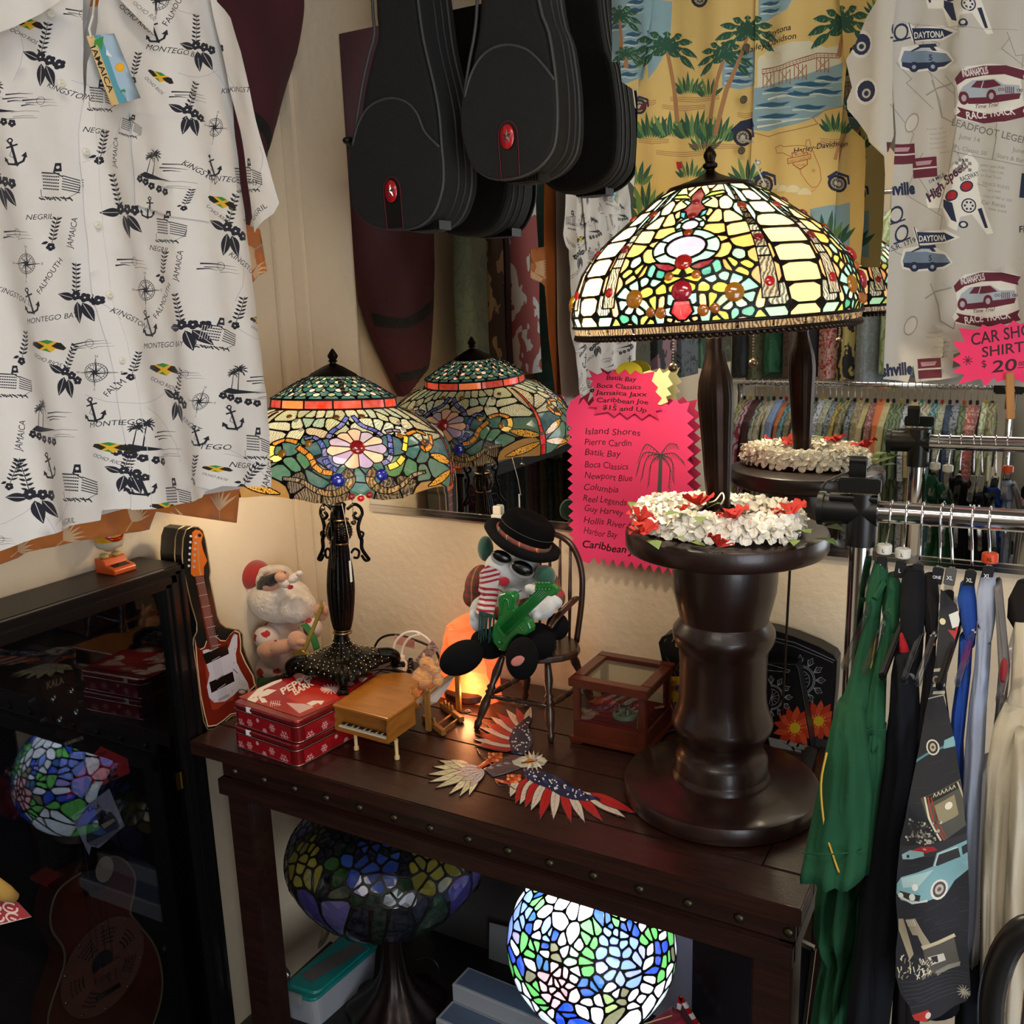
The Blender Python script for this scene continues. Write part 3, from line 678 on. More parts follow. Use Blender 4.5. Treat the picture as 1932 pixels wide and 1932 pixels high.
# ================================================================ the dragonfly lamp on the red tins
DC = (.32,-.30,.886); DA = Am(-.4,-3.7)
dl = root('table_lamp','lit dragonfly lamp with dark ornate foot standing on two red tins','lamp',DC)
D3 = Vector(DC)
low_pr = [(r*(1+.03*(r > .19)),z) for r,z in [(.119,.523),(.140,.516),(.160,.506),(.180,.492),(.197,.474),(.209,.452),(.216,.430),(.219,.410),(.219,.392),(.216,.374)]]
s2 = Shade(DC,low_pr,DA)
K2 = lambda x,y: s2.px(x/3.864+440,y/3.864+600)
ucf = K2(905,935)[0]; P2 = 2*PI*s2.R/3
sp = [K2(400,740),K2(215,1110),K2(1240,710),K2(1530,1020)]
fl_seed = []
for (x,y,c) in ((640,705,'#b8c0a0'),(560,715,'#a8b498'),(470,770,'#c0c8b0'),(370,800,'#c8ccb4'),(540,745,'#90b0a0'),(590,850,'#c4b89c'),(640,760,'#98b4a4'),(700,760,'#b0b894'),(450,860,'#d4d8c0'),(700,705,'#a8b498'),(770,708,'#a0a888'),(330,850,'#ccd0b8'),(1010,705,'#9cb0a0'),(1080,720,'#b0b898'),(1160,700,'#a0b0a0'),(1060,770,'#b8c8b8'),(1130,800,'#c8d4c8'),(1180,745,'#b4b89c'),(1260,780,'#c8c8ac'),(1310,720,'#b0a888'),(1350,790,'#b8b498'),(1220,830,'#d0dcd4'),(1330,840,'#c8ccb4'),(1400,850,'#b8b89c'),(980,760,'#c0c8b4'),(1100,690,'#98a890'),(950,700,'#a8b090'),(1230,700,'#a8b098'),(500,700,'#a0ac90'),(430,720,'#b0b898'),(870,700,'#b0b8a0')):
    u,t = K2(x,y); fl_seed.append((u,t,c,'ripple'))
for (x,y,c) in ((600,940,'#2c5660'),(430,960,'#34605c'),(500,1020,'#3c6c50'),(430,1060,'#40705c'),(640,1120,'#2c5458'),(600,1170,'#2f5c5c'),(700,1060,'#40508c'),(800,1150,'#3a6460'),(940,1170,'#2a6058'),(930,1230,'#285850'),(1000,1130,'#2a5c58'),(1160,930,'#2c5468'),(1200,1080,'#487048'),(1280,1110,'#3c6a50'),(1330,960,'#305a60'),(1300,900,'#346060'),(1400,1120,'#3c6458'),(1460,950,'#2c5060'),(1450,1080,'#406860'),(360,1120,'#406c60'),(300,1000,'#3c6058'),(560,880,'#446c5c'),(1380,1000,'#2f5a58'),(550,1270,'#7a6850'),(750,1290,'#7a6850'),(1150,1250,'#6a5a44'),(1250,1200,'#6a5a44'),(480,1200,'#6a5a4c'),(1400,1250,'#8a6a38'),(300,1250,'#8a6a38')):
    u,t = K2(x,y); fl_seed.append((u,t,c,'plain' if c not in ('#7a6850','#6a5a44','#6a5a4c') else 'dark'))
o2 = []
def P2x(pts): return [K2(*p) for p in pts]
def rib(pts,wd,cols,kind='plain',sh_=s2,KK=K2,nseg=1,off=(0,0),sx=1,w1=None):
    P = smooth_path([(*KK(*p),0) for p in pts],4); P = [(p.x,p.y) for p in P]; m = len(P)-1; n = len(cols); out = []
    for k in range(n):
        i0,i1 = int(round(m*k/n)),int(round(m*(k+1)/n)); A_ = []; B_ = []
        for i in range(i0,i1+1):
            a = P[max(i-1,0)]; b = P[min(i+1,m)]; dx,dy = b[0]-a[0],b[1]-a[1]; L = math.hypot(dx,dy) or 1; ww = (wd if w1 is None else wd+(w1-wd)*i/m)/2
            A_.append((P[i][0]-dy/L*ww,P[i][1]+dx/L*ww)); B_.append((P[i][0]+dy/L*ww,P[i][1]-dx/L*ww))
        out.append(piece(A_+B_[::-1],cols[k],kind,.0013))
    return out
amb = ['#d88c28','#e09a30','#c87c20']
o2 += rib([(600,1100),(560,1010),(470,940)],.0095,amb,'ripple') + rib([(470,905),(380,890),(290,925)],.0095,amb[:2],'ripple') + rib([(725,1130),(650,1120),(590,1075)],.009,amb[:2],'ripple')
o2 += rib([(290,930),(275,980),(300,1030),(350,1010)],.0115,['#f0c868','#f4d888'])
o2 += rib([(1255,860),(1245,970)],.0095,['#e8b838','#f0c848']) + rib([(1240,1010),(1200,1060),(1130,1090)],.0105,['#e8c040','#f0c850']) + rib([(1260,850),(1330,825),(1400,850)],.0095,amb[:2],'ripple') + rib([(1430,850),(1440,920),(1400,960),(1370,930)],.010,amb,'ripple')
blu = ['#5868c0','#7078c8','#4a5ab0','#8080c0']
o2 += rib([(830,720),(790,780),(720,830),(690,880)],.0105,blu,'ripple') + rib([(870,715),(930,780),(1030,820),(1090,860)],.0105,blu,'ripple') + rib([(520,885),(580,870),(620,890),(660,950),(670,1010)],.0085,blu,'ripple') + rib([(670,1030),(700,1080),(760,1110)],.009,blu[:3],'ripple') + rib([(1130,850),(1145,930),(1150,990)],.009,blu[:3],'ripple') + rib([(1150,1000),(1130,1040),(1085,1060)],.009,['#a8a8e0','#8890d8'],'ripple') + rib([(1110,830),(1160,820),(1215,825)],.008,['#8878a8','#9888b0'],'ripple')
# water lily of petals round a heart gem
pc_ = ['#d8a898','#a8a0c0','#e0b8a4','#a89cc4','#e4bca8','#a898c8','#e0a890','#a894c4','#e0bca8','#b0a0c4','#e0b09c','#a8a0c4']
uf,tf = K2(905,945); ru,rt = abs(K2(1110,945)[0]-uf),abs(K2(905,1100)[1]-tf)
nb = 11
for k in range(nb):
    a = math.radians(-90+360*(k)/nb); da = math.radians(180/nb)
    up_ = 1.12 if k == 0 else 1
    Q = [(uf+.2*ru*math.cos(a-da),tf+.22*rt*math.sin(a-da))]
    for j in range(7):
        b = a-da+2*da*j/6; q = (.90+.13*math.sin(PI*j/6))*up_*(1.02 if k in (3,4,8,7) else 1)
        Q.append((uf+q*ru*math.cos(b),tf+q*rt*math.sin(b)))
    Q.append((uf+.2*ru*math.cos(a+da),tf+.22*rt*math.sin(a+da)))
    o2.append(piece(Q,pc_[k],'plain',.0014))
# red spines, tails, wings
for xs in ([(410,735),(330,820),(250,920),(215,1040),(205,1180)],):
    sx = [K2(*p) for p in xs]
usp = ucf-P2/2
SP = [(usp,.012),(usp,.045),(usp,.08),(usp,.11),(usp,.135)]
def ribu(P,wd,cols,kind='plain',w1=None): return rib([(p[0],p[1]) for p in P],wd,cols,kind,KK=lambda a,b: (a,b),w1=w1)
LL = s2.L
for uu in (usp,usp+P2):
    o2 += ribu([(uu,LL*.06),(uu,LL*.3),(uu,LL*.55),(uu,LL*.74)],.006,['#8a2018','#a82c18','#c83818','#d84020','#b82820'],w1=.0095)
    o2 += ribu([(uu,LL*.76),(uu,LL*.985)],.014,['#c81c28','#a81424'])
    for sg in (1,-1):
        for (t_a,t_b,Lw,wd) in ((.76,.66,.062,.017),(.84,.93,.075,.016)):
            A_ = (uu+sg*.008,LL*t_a); B_ = (uu+sg*(.008+Lw),LL*t_b); dx,dy = B_[0]-A_[0],B_[1]-A_[1]; l = math.hypot(dx,dy); Q = []
            for j in range(9): q = j/8; w_ = wd/2*math.sin(PI*min(1,q*.93+.05))**.7; Q.append((A_[0]+dx*q-dy/l*w_,A_[1]+dy*q+dx/l*w_))
            for j in range(8,-1,-1): q = j/8; w_ = wd/2*math.sin(PI*min(1,q*.93+.05))**.7; Q.append((A_[0]+dx*q+dy/l*w_,A_[1]+dy*q-dx/l*w_))
            o2.append(piece(Q,'#eeb030','crackle',.0014))
# rippled bodies between the wings curling up round the blue gems
def B2(sg): return [(ucf+sg*a,LL*b) for a,b in ((.112,.80),(.085,.82),(.062,.90),(.040,.93),(.020,.88),(.014,.80),(.024,.745))]
for sg in (1,-1): o2 += ribu(B2(sg),.006,['#8a7c60','#9a8058','#a88858','#8a7040','#a88850','#7a5c38'],'dark',w1=.016)
def low2(u):
    x = (u-usp) % P2/P2; x = min(x,1-x)*2      # 0 at the dragonfly, 1 at the flower
    return LL*(.99-.035*math.sin(PI*min(1,x*1.5))**2+.0*x + (.02 if .62 < x < .86 else (-.05 if x > .93 else 0)))
shade_build(s2,dl,ucf-P2/2,3,fl_seed,o2,w=.0026,low=low2,lead_name='shade_came',thick=.0024)
tz = lambda y: K2(905,y)[1]
g2 = [(uf,tf,.0135,'#f01428'),(K2(765,1205)[0],LL*.815,.0115,'#1438ff'),(2*ucf-K2(765,1205)[0],LL*.79,.0105,'#1438ff')]
for x,y,r,c in ((495,822,.0045,'#f0e4dc'),(458,755,.0045,'#f0e4dc'),(1205,768,.0045,'#f0e4dc'),(1240,815,.005,'#f0e4dc'),(550,918,.0065,'#ffb028'),(358,990,.0075,'#ffb830'),(1212,862,.0065,'#ffb028'),(1385,910,.0065,'#e88c28'),(410,722,.0055,'#c88c20'),(750,728,.0065,'#b87c18'),(935,722,.0065,'#b87c18')):
    u,t = K2(x,y); g2.append((u,t,r,c))
gems(s2,dl,3,g2)
for k in range(3):
    for du,dt_ in ((-.0135,0),(0,.004),(.0125,-.001)):
        u = ucf+du+k*P2; p = s2.surf(u,low2(u)+.004+dt_); mk('glass_gem',ell(p,(.0062,.0062,.0058),None,12,8),gem('#ff1438'),dl,True)
# red brick band and the domed crown
s3 = Shade(DC,[(.1165,.541),(.119,.5225)],DA); P3_ = 2*PI*s3.R/14
for k in range(14):
    a0,a1 = (k+.03)*2*PI/14,(k+.97)*2*PI/14
    P = [D3+DA@Vector((r*math.cos(a0+(a1-a0)*j/6),r*math.sin(a0+(a1-a0)*j/6),z)) for z,r in ((.5395,.1165),(.5240,.1188)) for j in range(7)]
    mk('band_pane',(P,[(j,j+1,j+8,j+7) for j in range(6)]),glassm(['#b83018','#982014','#d87038','#a02818'][k % 4]),dl)
    q = a1+.03*2*PI/14
    mk('band_came',tube([D3+DA@Vector((r*math.cos(q),r*math.sin(q),z)) for z,r in ((.541,.1168),(.5225,.119))],.0016,6),leadm,dl)
def ring2(r,z,rt): return tube([D3+DA@Vector((r*math.cos(2*PI*k/72),r*math.sin(2*PI*k/72),z)) for k in range(72)],rt,6,True)
mk('band_ring',[ring2(.1165,.541,.0022),ring2(.119,.523,.0022)],leadm,dl,True)
s4 = Shade(DC,[(.044,.5815),(.060,.574),(.080,.564),(.099,.552),(.1150,.542)],DA); P4 = 2*PI*s4.R/12; o4 = []; sd4 = []
for r_i,tt in enumerate((.012,.026,.040,.054,.068)):
    for j in range(2):
        u = P4*((j+.5*(r_i % 2))/2); q = s4.rz(tt)[0]/s4.R; c = (['#e4b8a4','#8c9c7c'] if r_i % 2 else ['#94a084','#e0b49c'])[j]
        wd = P4*.13/q**.0*(1.0); Q = []
        for k in range(12): a = 2*PI*k/12; rr = 1-.28*math.sin(a); Q.append((u+P4/4+wd*math.cos(a)*rr,tt+.0062*math.sin(a)))
        o4.append(piece(Q,c,'plain' if c[1] == 'e' else 'ripple',.0009))
for r_i in range(6):
    for j in range(2): sd4.append((P4*(j+.5*((r_i+1) % 2))/2+P4/4,.005+.0145*r_i,'#1f4a4c' if (r_i+j) % 2 else '#24585a','plain'))
shade_build(s4,dl,0,12,sd4,o4,w=.0022,lead_name='crown_came',thick=.0022)
gm = [(ucf/s2.R*s4.R+(0 if i % 2 else 0),.018+.0115*i,.0052,'#4a2c1c') for i in range(5)] + [(ucf/s2.R*s4.R+PI/3*s4.R,.016+.0125*i,.0046,'#141c60') for i in range(5)]
gems(s4,dl,3,gm)
mk('finial_cap',lathe([(.045,.578),(.046,.582),(.040,.586),(.028,.593),(.018,.599),(.009,.6035),(.006,.605),(.006,.607),(.0095,.609),(.0065,.6115),(.0085,.615),(.0098,.619),(.0065,.6245),(.003,.630),(0,.633)],DC,40,DA,lambda a,i: 1+(.05*math.sin(a*22) if 2 <= i <= 4 else (.1*math.sin(a*6) if i > 9 else 0))),bronze,dl,True,40)
blk = M('blackened_brass','#15110e',.34,.85,var=.4,vs=60,bump=.25,bs=140); gold = M('rubbed_gold','#8a7450',.3,1)
mk('shaft',[lathe([(.0115,.30),(.0115,.34),(.016,.336),(.014,.330),(.013,.314),(.0135,.308),(.0165,.306),(.0165,.303)],DC,40,DA),lathe([(.0150,.262),(.0175,.258),(.0215,.235),(.0255,.205),(.0275,.18),(.0275,.165),(.0260,.14),(.0225,.11),(.0185,.092),(.0155,.084)],DC,96,DA,lambda a,i: 1-.07*abs(math.sin(a*11)))],blk,dl,True,50)
mk('knop',lathe([(.014,.306),(.020,.301),(.0245,.292),(.0262,.283),(.0245,.274),(.020,.266),(.014,.261)],DC,80,DA,lambda a,i: 1-.06*abs(math.sin(a*7))),blk,dl,True,50)
mk('bead_line',[ell(D3+DA@Vector((r*math.cos(a),r*math.sin(a),z)),(.0013,)*3,None,6,4) for k in range(14) for a in (2*PI*k/14,) for r,z in ((.0225,.2965),(.0250,.291),(.0262,.286),(.0264,.281),(.0252,.276),(.0225,.271))],gold,dl,True)
mk('gold_ring',[tube([D3+DA@Vector((r*math.cos(2*PI*k/36),r*math.sin(2*PI*k/36),z)) for k in range(36)],t,8,True) for r,z,t in ((.0185,.3065,.002),(.0178,.2605,.0022),(.0168,.0815,.0026),(.0155,.0865,.0013))],gold,dl,True)
def scroll(a):
    pts = [(.014,.325),(.026,.334),(.036,.326),(.038,.312),(.030,.305),(.024,.312),(.029,.318)]
    p2 = [(.037,.312),(.031,.290),(.033,.272),(.036,.262),(.036,.245),(.044,.228),(.047,.222),(.041,.221),(.035,.232)]
    p3 = [(.018,.238),(.024,.246),(.031,.240),(.029,.228),(.022,.229)]
    p4 = [(.033,.280),(.039,.276),(.037,.268),(.031,.270)]
    f = lambda L: smooth_path([D3+DA@Vector((r*1.25*math.cos(a),r*1.25*math.sin(a),z)) for r,z in L],5)
    return [tube(f(pts),.0032,8),tube(f(p2),[.0042-.002*abs(i/(len(f(p2))-1)-.3) for i in range(len(f(p2)))],8),tube(f(p3),.0026,8),tube(f(p4),.0022,6)]
for k in range(3): mk('scroll_arm',[g for g in scroll(math.radians(-60+k*120-5))],blk,dl,True)
def ftf(a,i): return 1+(.035*math.sin(a*20)*(2 <= i <= 5)) + (.13*math.cos(4*(a+PI/4+PI)) + .035*math.sin(a*16) if i >= 7 else 0)
mk('foot_plate',lathe([(.013,.081),(.0145,.072),(.018,.060),(.025,.050),(.035,.0435),(.038,.039),(.046,.038),(.066,.034),(.082,.027),(.086,.0185),(.083,.017),(.06,.026),(.02,.032)],DC,120,None,ftf),blk,dl,True,60)
for k in range(4):
    a = math.radians(-50+90*k-.0)+0.0
    a = math.atan2(-.079,.063)+k*PI/2
    f = lambda L: smooth_path([D3+Vector((r*math.cos(a),r*math.sin(a),z)) for r,z in L],4); L = f([(.07,.030),(.092,.030),(.104,.022),(.102,.010),(.108,.004)])
    mk('foot',[tube(L,[.013-.006*i/(len(L)-1) for i in range(len(L))],10),ell(D3+Vector((.111*math.cos(a),.111*math.sin(a),.0052)),(.0115,.0115,.005),None,12,6)]+[ell(D3+Vector((.118*math.cos(a+j*.06),.118*math.sin(a+j*.06),.004)),(.004,.004,.0038),None,8,5) for j in (-1,0,1)],blk,dl,True)
sil = []
for k in range(30):
    for r,z in ((.054,.0372),(.066,.0350),(.077,.0315),(.0845,.0260)):
        a = 2*PI*(k+(.5 if r in (.066,.0845) else 0))/30; q = 1+.13*math.cos(4*(a+PI/4+PI)); sil.append(ell(D3+Vector((r*q*math.cos(a),r*q*math.sin(a),z)),(.0017,)*3,None,6,4))
for k in range(16):
    for r,z in ((.0175,.066),(.0215,.057),(.0285,.050),(.036,.044)): a = 2*PI*k/16; sil.append(ell(D3+Vector((r*math.cos(a),r*math.sin(a),z)),(.0013,)*3,None,6,4))
mk('gilt_dots',sil,M('gilt_dot','#c8b890',.25,1),dl,True)['kind'] = 'stuff'
p = hy(667,983,-.335); chain(dl,(p.x,p.y,1.285),p,.0055); p = hy(609,958,-.30); chain(dl,(p.x,p.y,1.275),p,.0045)
mk('price_tag',[tube([hy(645,950,-.33),hy(659,1020,-.335),hy(662,1062,-.34)],.0005,5),box(-.0025,.0025,-.0004,.0004,-.017,.017,0)] if 0 else [tube([hy(645,950,-.33),hy(659,1020,-.335),hy(662,1062,-.34)],.0006,5),obox(hy(660,1058,-.338),hy(663,1098,-.338),.006,.0006)],M('tag_paper'),dl)
mk('bulb',[ell(D3+DA@Vector(p),(.018,.018,.028),None,14,9) for p in ((-.06,.0,.45),(.06,.02,.45))],M('bulb_glow'),dl,True)
mk('socket',[tube([D3+DA@Vector((0,0,.335)),D3+DA@Vector((0,0,.60))],.004,8)]+[tube([D3+DA@Vector((0,0,.375)),D3+DA@Vector((x*.6,y*.6,.39)),D3+DA@Vector((x,y,.42))],.008,8) for x,y in ((-.06,0),(.06,.02))],bronze,dl,True)
for p,pw_ in (((-.085,-.055,.445),2.1),((.06,-.03,.44),1.2)): light('POINT',D3+DA@Vector(p),pw_,(1,.80,.54),.02,name='dragonfly_lamp_bulb')
print('spine gap',(sp[3][0]-sp[1][0])/s2.R*57.3,'flower',ucf/s2.R*57.3)
# ================================================================ rose lamp and globe lamp on the shelf under the table
RC = (.385,-.285,.12); rl = root('table_lamp','unlit lamp under the table with blue and yellow glass roses','lamp',RC)
s5 = Shade(RC,[(.06,.488),(.10,.480),(.14,.464),(.175,.440),(.197,.412),(.206,.385),(.205,.362),(.195,.335),(.175,.305),(.150,.275),(.120,.250),(.098,.238)])
K5 = lambda x,y: s5.px(x/3.864+460,y/3.864+1450)
u5 = K5(925,700)[0]; P5 = 2*PI*s5.R/4; sd5 = []; o5 = []
bl = ['#2c50b0','#3058c0','#3a68d0','#4068c4','#2a48a8']; ye = ['#a89c30','#b4a838','#98902c','#bcb044']
for i,(x,y) in enumerate(((870,545),(1040,550),(760,640),(870,600),(960,585),(880,665),(1010,640),(1110,620),(920,740),(925,800),(1080,720),(810,830),(980,870),(1070,830),(850,900))): u,t = K5(x,y); sd5.append((u,t,bl[i % 5],'plain'))
for i,(x,y) in enumerate(((1240,590),(1330,640),(1300,680),(1380,610),(1370,700),(1230,730),(1270,810),(1420,770),(1350,870),(1450,640),(1500,720),(1460,840),(1540,650))): u,t = K5(x,y); sd5.append((u,t,ye[i % 4],'plain'))
for (x,y,c) in ((640,700,'#2c6a20'),(680,800,'#1c5018'),(1170,850,'#184818'),(1120,900,'#5c8068'),(720,910,'#3c5038'),(560,470,'#285c1c'),(730,1000,'#7068b0'),(820,960,'#183c28'),(950,960,'#143420'),(1060,950,'#14301c'),(1190,960,'#101c34'),(850,1050,'#101828'),(1000,1060,'#143018'),(1120,1060,'#101a30'),(1290,980,'#1a2848'),(1420,980,'#1c4020'),(1520,900,'#54489c'),(1180,640,'#10122c'),(1180,740,'#0e1026'),(620,600,'#0e1028'),(680,560,'#101230'),(560,640,'#0c0e20'),(700,490,'#10122a'),(800,480,'#1c3c30'),(1000,470,'#0e1028'),(1150,540,'#1c3c30'),(1300,520,'#12142c'),(600,800,'#0a0c18')): u,t = K5(x,y); sd5.append((u,t,c,'plain'))
for i in range(10):
    for tt,c in ((.02,'#0e1026'),(.055,'#141a34'),(.085,'#102c20' if i % 3 else '#1c1c40')): sd5.append((u5+P5*(i+.5*(c[1] == '0'))/10,tt,c,'plain'))
shade_build(s5,rl,u5-P5*.47,4,sd5,[],w=.0042,lead_name='shade_came')
mk('finial_cap',lathe([(.062,.486),(.06,.492),(.045,.498),(.02,.502),(.008,.508),(.006,.515),(.010,.522),(.008,.532),(.002,.54),(0,.541)],RC,36),bronze,rl,True,40)
def rf(a,i): return 1+.05*math.sin(a*9)+(.04*math.sin(a*18) if i < 4 else 0)
mk('trunk_base',lathe([(.018,.30),(.018,.25),(.019,.19),(.022,.14),(.030,.095),(.046,.06),(.070,.036),(.092,.020),(.104,.012),(.106,.004),(.10,.0005),(0,.0005)],RC,108,None,rf),M('dark_trunk','#241a18',.35,.7,var=.3,vs=40,bump=.2,bs=60),rl,True,50)
mk('stem_rod',tube([(RC[0],RC[1],RC[2]+.29),(RC[0],RC[1],RC[2]+.50)],.006,10),bronze,rl,True)
mk('pull_tab',box(*(lambda p: (p.x-.006,p.x+.006,p.y-.001,p.y+.001,p.z-.03,p.z+.01))(hy(716,1745,-.36))),M('tag_paper'),rl) if 0 else None
GC = (.835,-.265,.12); gl_ = root('table_lamp','lit globe lamp under the table with blue pink and white glass flowers','lamp',GC); G3 = Vector(GC)
RG = .157; prg = [(RG*math.sin(math.radians(a))*(1.0 if a < 90 else 1.0),.302+RG*.97*math.cos(math.radians(a))) for a in (16,28,40,52,64,76,88,100,112,124,136,146,152)]
s6 = Shade(GC,prg); K6 = lambda x,y: s6.px(x/3.864+900,y/3.864+1450)
Wt,Bl,Lb,Gn,Pk,Dk = '#dfe6ea','#1440b8','#7890e0','#58b050','#e8a8ac','#6c6848'
pts6 = [(540,930,Wt),(650,960,Wt),(560,880,Wt),(790,1020,Wt),(960,990,Wt),(700,1010,Wt),(600,1130,Wt),(470,1040,Wt),(430,960,Gn),(460,1000,Gn),(450,880,Gn),(380,950,Lb),(440,930,Bl),(340,1010,Lb),(370,1060,Lb),(300,1040,Lb),(240,1170,Lb),(300,1150,Lb),(330,1110,Lb),(290,1230,'#9890d8'),(400,1090,'#2c60a0'),(390,1150,Bl),(430,1150,Wt),(440,1220,Wt),(345,1260,Gn),(400,1300,Gn),(430,1280,Gn),(390,1350,Gn),(500,1180,Lb),(525,1210,Lb),(510,1230,Lb),(560,1220,Bl),(500,1300,Bl),(270,1310,Wt),(500,1340,Wt),(560,1310,Dk),(570,1370,Dk),(620,1260,Wt),(640,1330,Wt),(690,1230,Wt),(740,1290,Wt),(700,1350,'#a8d4a8'),(690,1400,'#98cc98'),(800,1350,Gn),(780,1400,Gn),(790,1470,Gn),(830,1180,Gn),(870,1170,Gn),(810,1240,Gn),(850,1270,Gn),(910,1100,Bl),(950,1110,'#2048b8'),(970,1150,'#1c50b8'),(1010,1060,Gn),(1010,1120,Gn),(1060,1080,Wt),(1070,1160,Bl),(1110,1150,Bl),(1150,1180,Bl),(1010,1200,Lb),(960,1190,Lb),(920,1260,Lb),(910,1330,Lb),(1000,1330,Lb),(1000,1250,Lb),(1060,1210,'#8498e0'),(1070,1280,Lb),(1100,1330,Lb),(1140,1280,Lb),(1160,1370,'#8c98e4'),(1200,1330,'#9c9ce0'),(1220,1250,Gn),(1240,1210,Gn),(1160,1090,Wt),(1200,1150,Wt),(1240,1090,Gn),(1280,1130,Gn),(1290,1180,Gn),(1330,1160,Wt),(1350,1220,Wt),(1320,1110,Bl),(980,1410,Lb),(930,1460,'#8c94dc'),(960,1500,Lb),(1110,1440,Lb),(1110,1500,'#9098e4'),(1050,1540,'#8c98e4'),(1120,1560,Lb),(1260,1330,Wt),(1270,1400,Wt),(1320,1320,Bl),(1310,1400,Bl),(1360,1290,Bl),(1290,1470,Bl),(1370,1410,Gn),(1400,1380,Gn),(1340,1510,Gn),(1400,1460,Wt),(1420,1350,Dk),(1270,1540,Wt),(1330,1600,Wt),(1240,1600,Wt),(1400,1550,Wt),(390,1420,Wt),(320,1450,Bl),(250,1440,Gn),(290,1480,Gn),(260,1370,Bl),(470,1410,'#2c6090'),(500,1430,'#2c6090'),(390,1520,Dk),(310,1580,Wt),(350,1620,Wt),(410,1620,Gn),(430,1580,Gn),(720,1480,Wt),(700,1520,Wt),(560,1440,Pk),(600,1490,Pk),(640,1500,Pk),(500,1530,'#e09498'),(480,1590,Pk),(540,1560,Pk),(580,1570,Pk),(620,1560,'#e89ca0'),(560,1610,Pk),(590,1640,Pk),(640,1620,'#d88c94'),(660,1590,Pk),(700,1640,'#e8b4b8'),(520,1670,Pk),(570,1700,Pk),(790,1570,'#2c60a8'),(840,1580,'#3068b0'),(880,1560,'#2c5ca0'),(800,1620,'#2850a0'),(980,1600,Wt),(1010,1640,Wt),(1070,1640,Dk),(1050,1700,Dk),(1030,1770,Dk),(1130,1660,Wt),(1140,1730,Wt),(1190,1680,Wt),(1130,1780,Wt),(1250,1700,Wt),(960,1680,'#8ca05c'),(1000,1740,'#98a860'),(820,1710,Wt),(850,1760,Wt),(790,1760,Wt),(880,1700,Wt),(380,1700,Wt),(430,1740,Wt),(470,1710,Gn),(490,1740,Gn),(540,1780,Wt),(640,1750,Bl),(660,1800,Bl),(700,1840,Bl),(600,1810,Bl),(1370,1640,Wt),(480,1790,Wt)]
sd6 = []; uu6 = []
for x,y,c in pts6:
    u,t = K6(x,y)
    if abs((u/s6.R+1.137+PI) % (2*PI)-PI) < 1.5: sd6.append((u,t,c,'plain')); uu6.append(u)
ua,ub = min(uu6),max(uu6); P6 = 2*PI*s6.R; rs = random.Random(3); gap = P6-(ub-ua)
r_ = 0; t = .02
while t < s6.L:
    n = max(6,int(gap/.034))
    for k in range(n): sd6.append((ub+.012+gap*(k+.5*(r_ % 2))/n*.94,t+rs.uniform(-.006,.006),rs.choice([Wt,Wt,Wt,Bl,Lb,Gn,Pk,Wt]),'plain'))
    t += .032; r_ += 1
for k in range(22): sd6.append((P6*k/22+ua,.012,Wt,'plain'))
shade_build(s6,gl_,(ua+ub)/2-P6/2,1,sd6,[],w=.0034,lead_name='shade_came',step=.016)
mk('vent_cap',lathe([(.040,.466),(.030,.473),(.012,.477),(.006,.483),(.008,.490),(.004,.498),(0,.50)],GC,30),bronze,gl_,True,40)
mk('base',lathe([(.018,.30),(.018,.17),(.026,.155),(.080,.150),(.082,.140),(.03,.13),(.022,.10),(.030,.06),(.06,.025),(.085,.012),(.088,.001),(0,.001)],GC,48),bronze,gl_,True,40)
mk('bulb',ell(G3+Vector((0,0,.34)),(.022,.022,.032),None,14,9),M('bulb_cool','#f0f6ff',.5,emit=6),gl_,True)
light('POINT',G3+Vector((0,-.03,.395)),2.3,(.86,.93,1),.02,name='globe_lamp_bulb')
light('POINT',G3+Vector((.045,-.045,.26)),.5,(.86,.93,1),.02,name='globe_lamp_bulb')
mk('cord',tube(smooth_path([G3+Vector(p) for p in ((.07,-.02,.01),(.11,-.03,.04),(.13,.0,.02),(.14,.06,.004))]),.003,7),M('black_cord','#0c0c0c',.4),gl_,True)
# ================================================================ shirts with printed cloth on the left wall
cloth = M('printed_cotton','#ffffff',.85,attr=True,bump=.12,bs=900,sheen=.15)
INK = '#171a28'
def wav(u,v,k): return math.sin(u*k+1.7*math.sin(v*2.3))
def m_leafy(p,n=6,L=9,col=INK,step=9):
    for k in range(n):
        p.leaf(0,k*step,L,3.6,-40,col); p.leaf(0,k*step,L,3.6,220,col)
    p.line([(0,0),(0,n*step)],1,col)
def m_hib(p,x,y,r,col=INK):
    for k in range(5): a = 2*PI*k/5+.4; p.circ(x+r*.55*math.cos(a),y+r*.55*math.sin(a),r*.5,col,n=8)
    p.circ(x,y,r*.2,'#d8d4d0',n=6)
def big_leaf(p,x,y,L,w,rot,col=INK):
    p.leaf(x,y,L,w,rot,col,7); c,s = math.cos(math.radians(rot)),math.sin(math.radians(rot)); p.line([(x+c*L*.08,y+s*L*.08),(x+c*L*.9,y+s*L*.9)],1,'#d0cccc')
def m_bunch(p,X,Y,S,R=0):
    p.at(X,Y,S,R); big_leaf(p,0,8,46,19,75); big_leaf(p,10,8,46,19,50); big_leaf(p,-8,2,36,17,185)
    for x,y in ((-6,-4),(12,-3),(30,0)): m_hib(p,x,y,10)
    for k in range(7): p.leaf(-8-k*1.5,-12-k*9,11,4.5,-30,INK); p.leaf(-8-k*1.5,-12-k*9,11,4.5,205,INK)
    p.line([(-6,-6),(-18,-72)],1.2,INK); p.at()
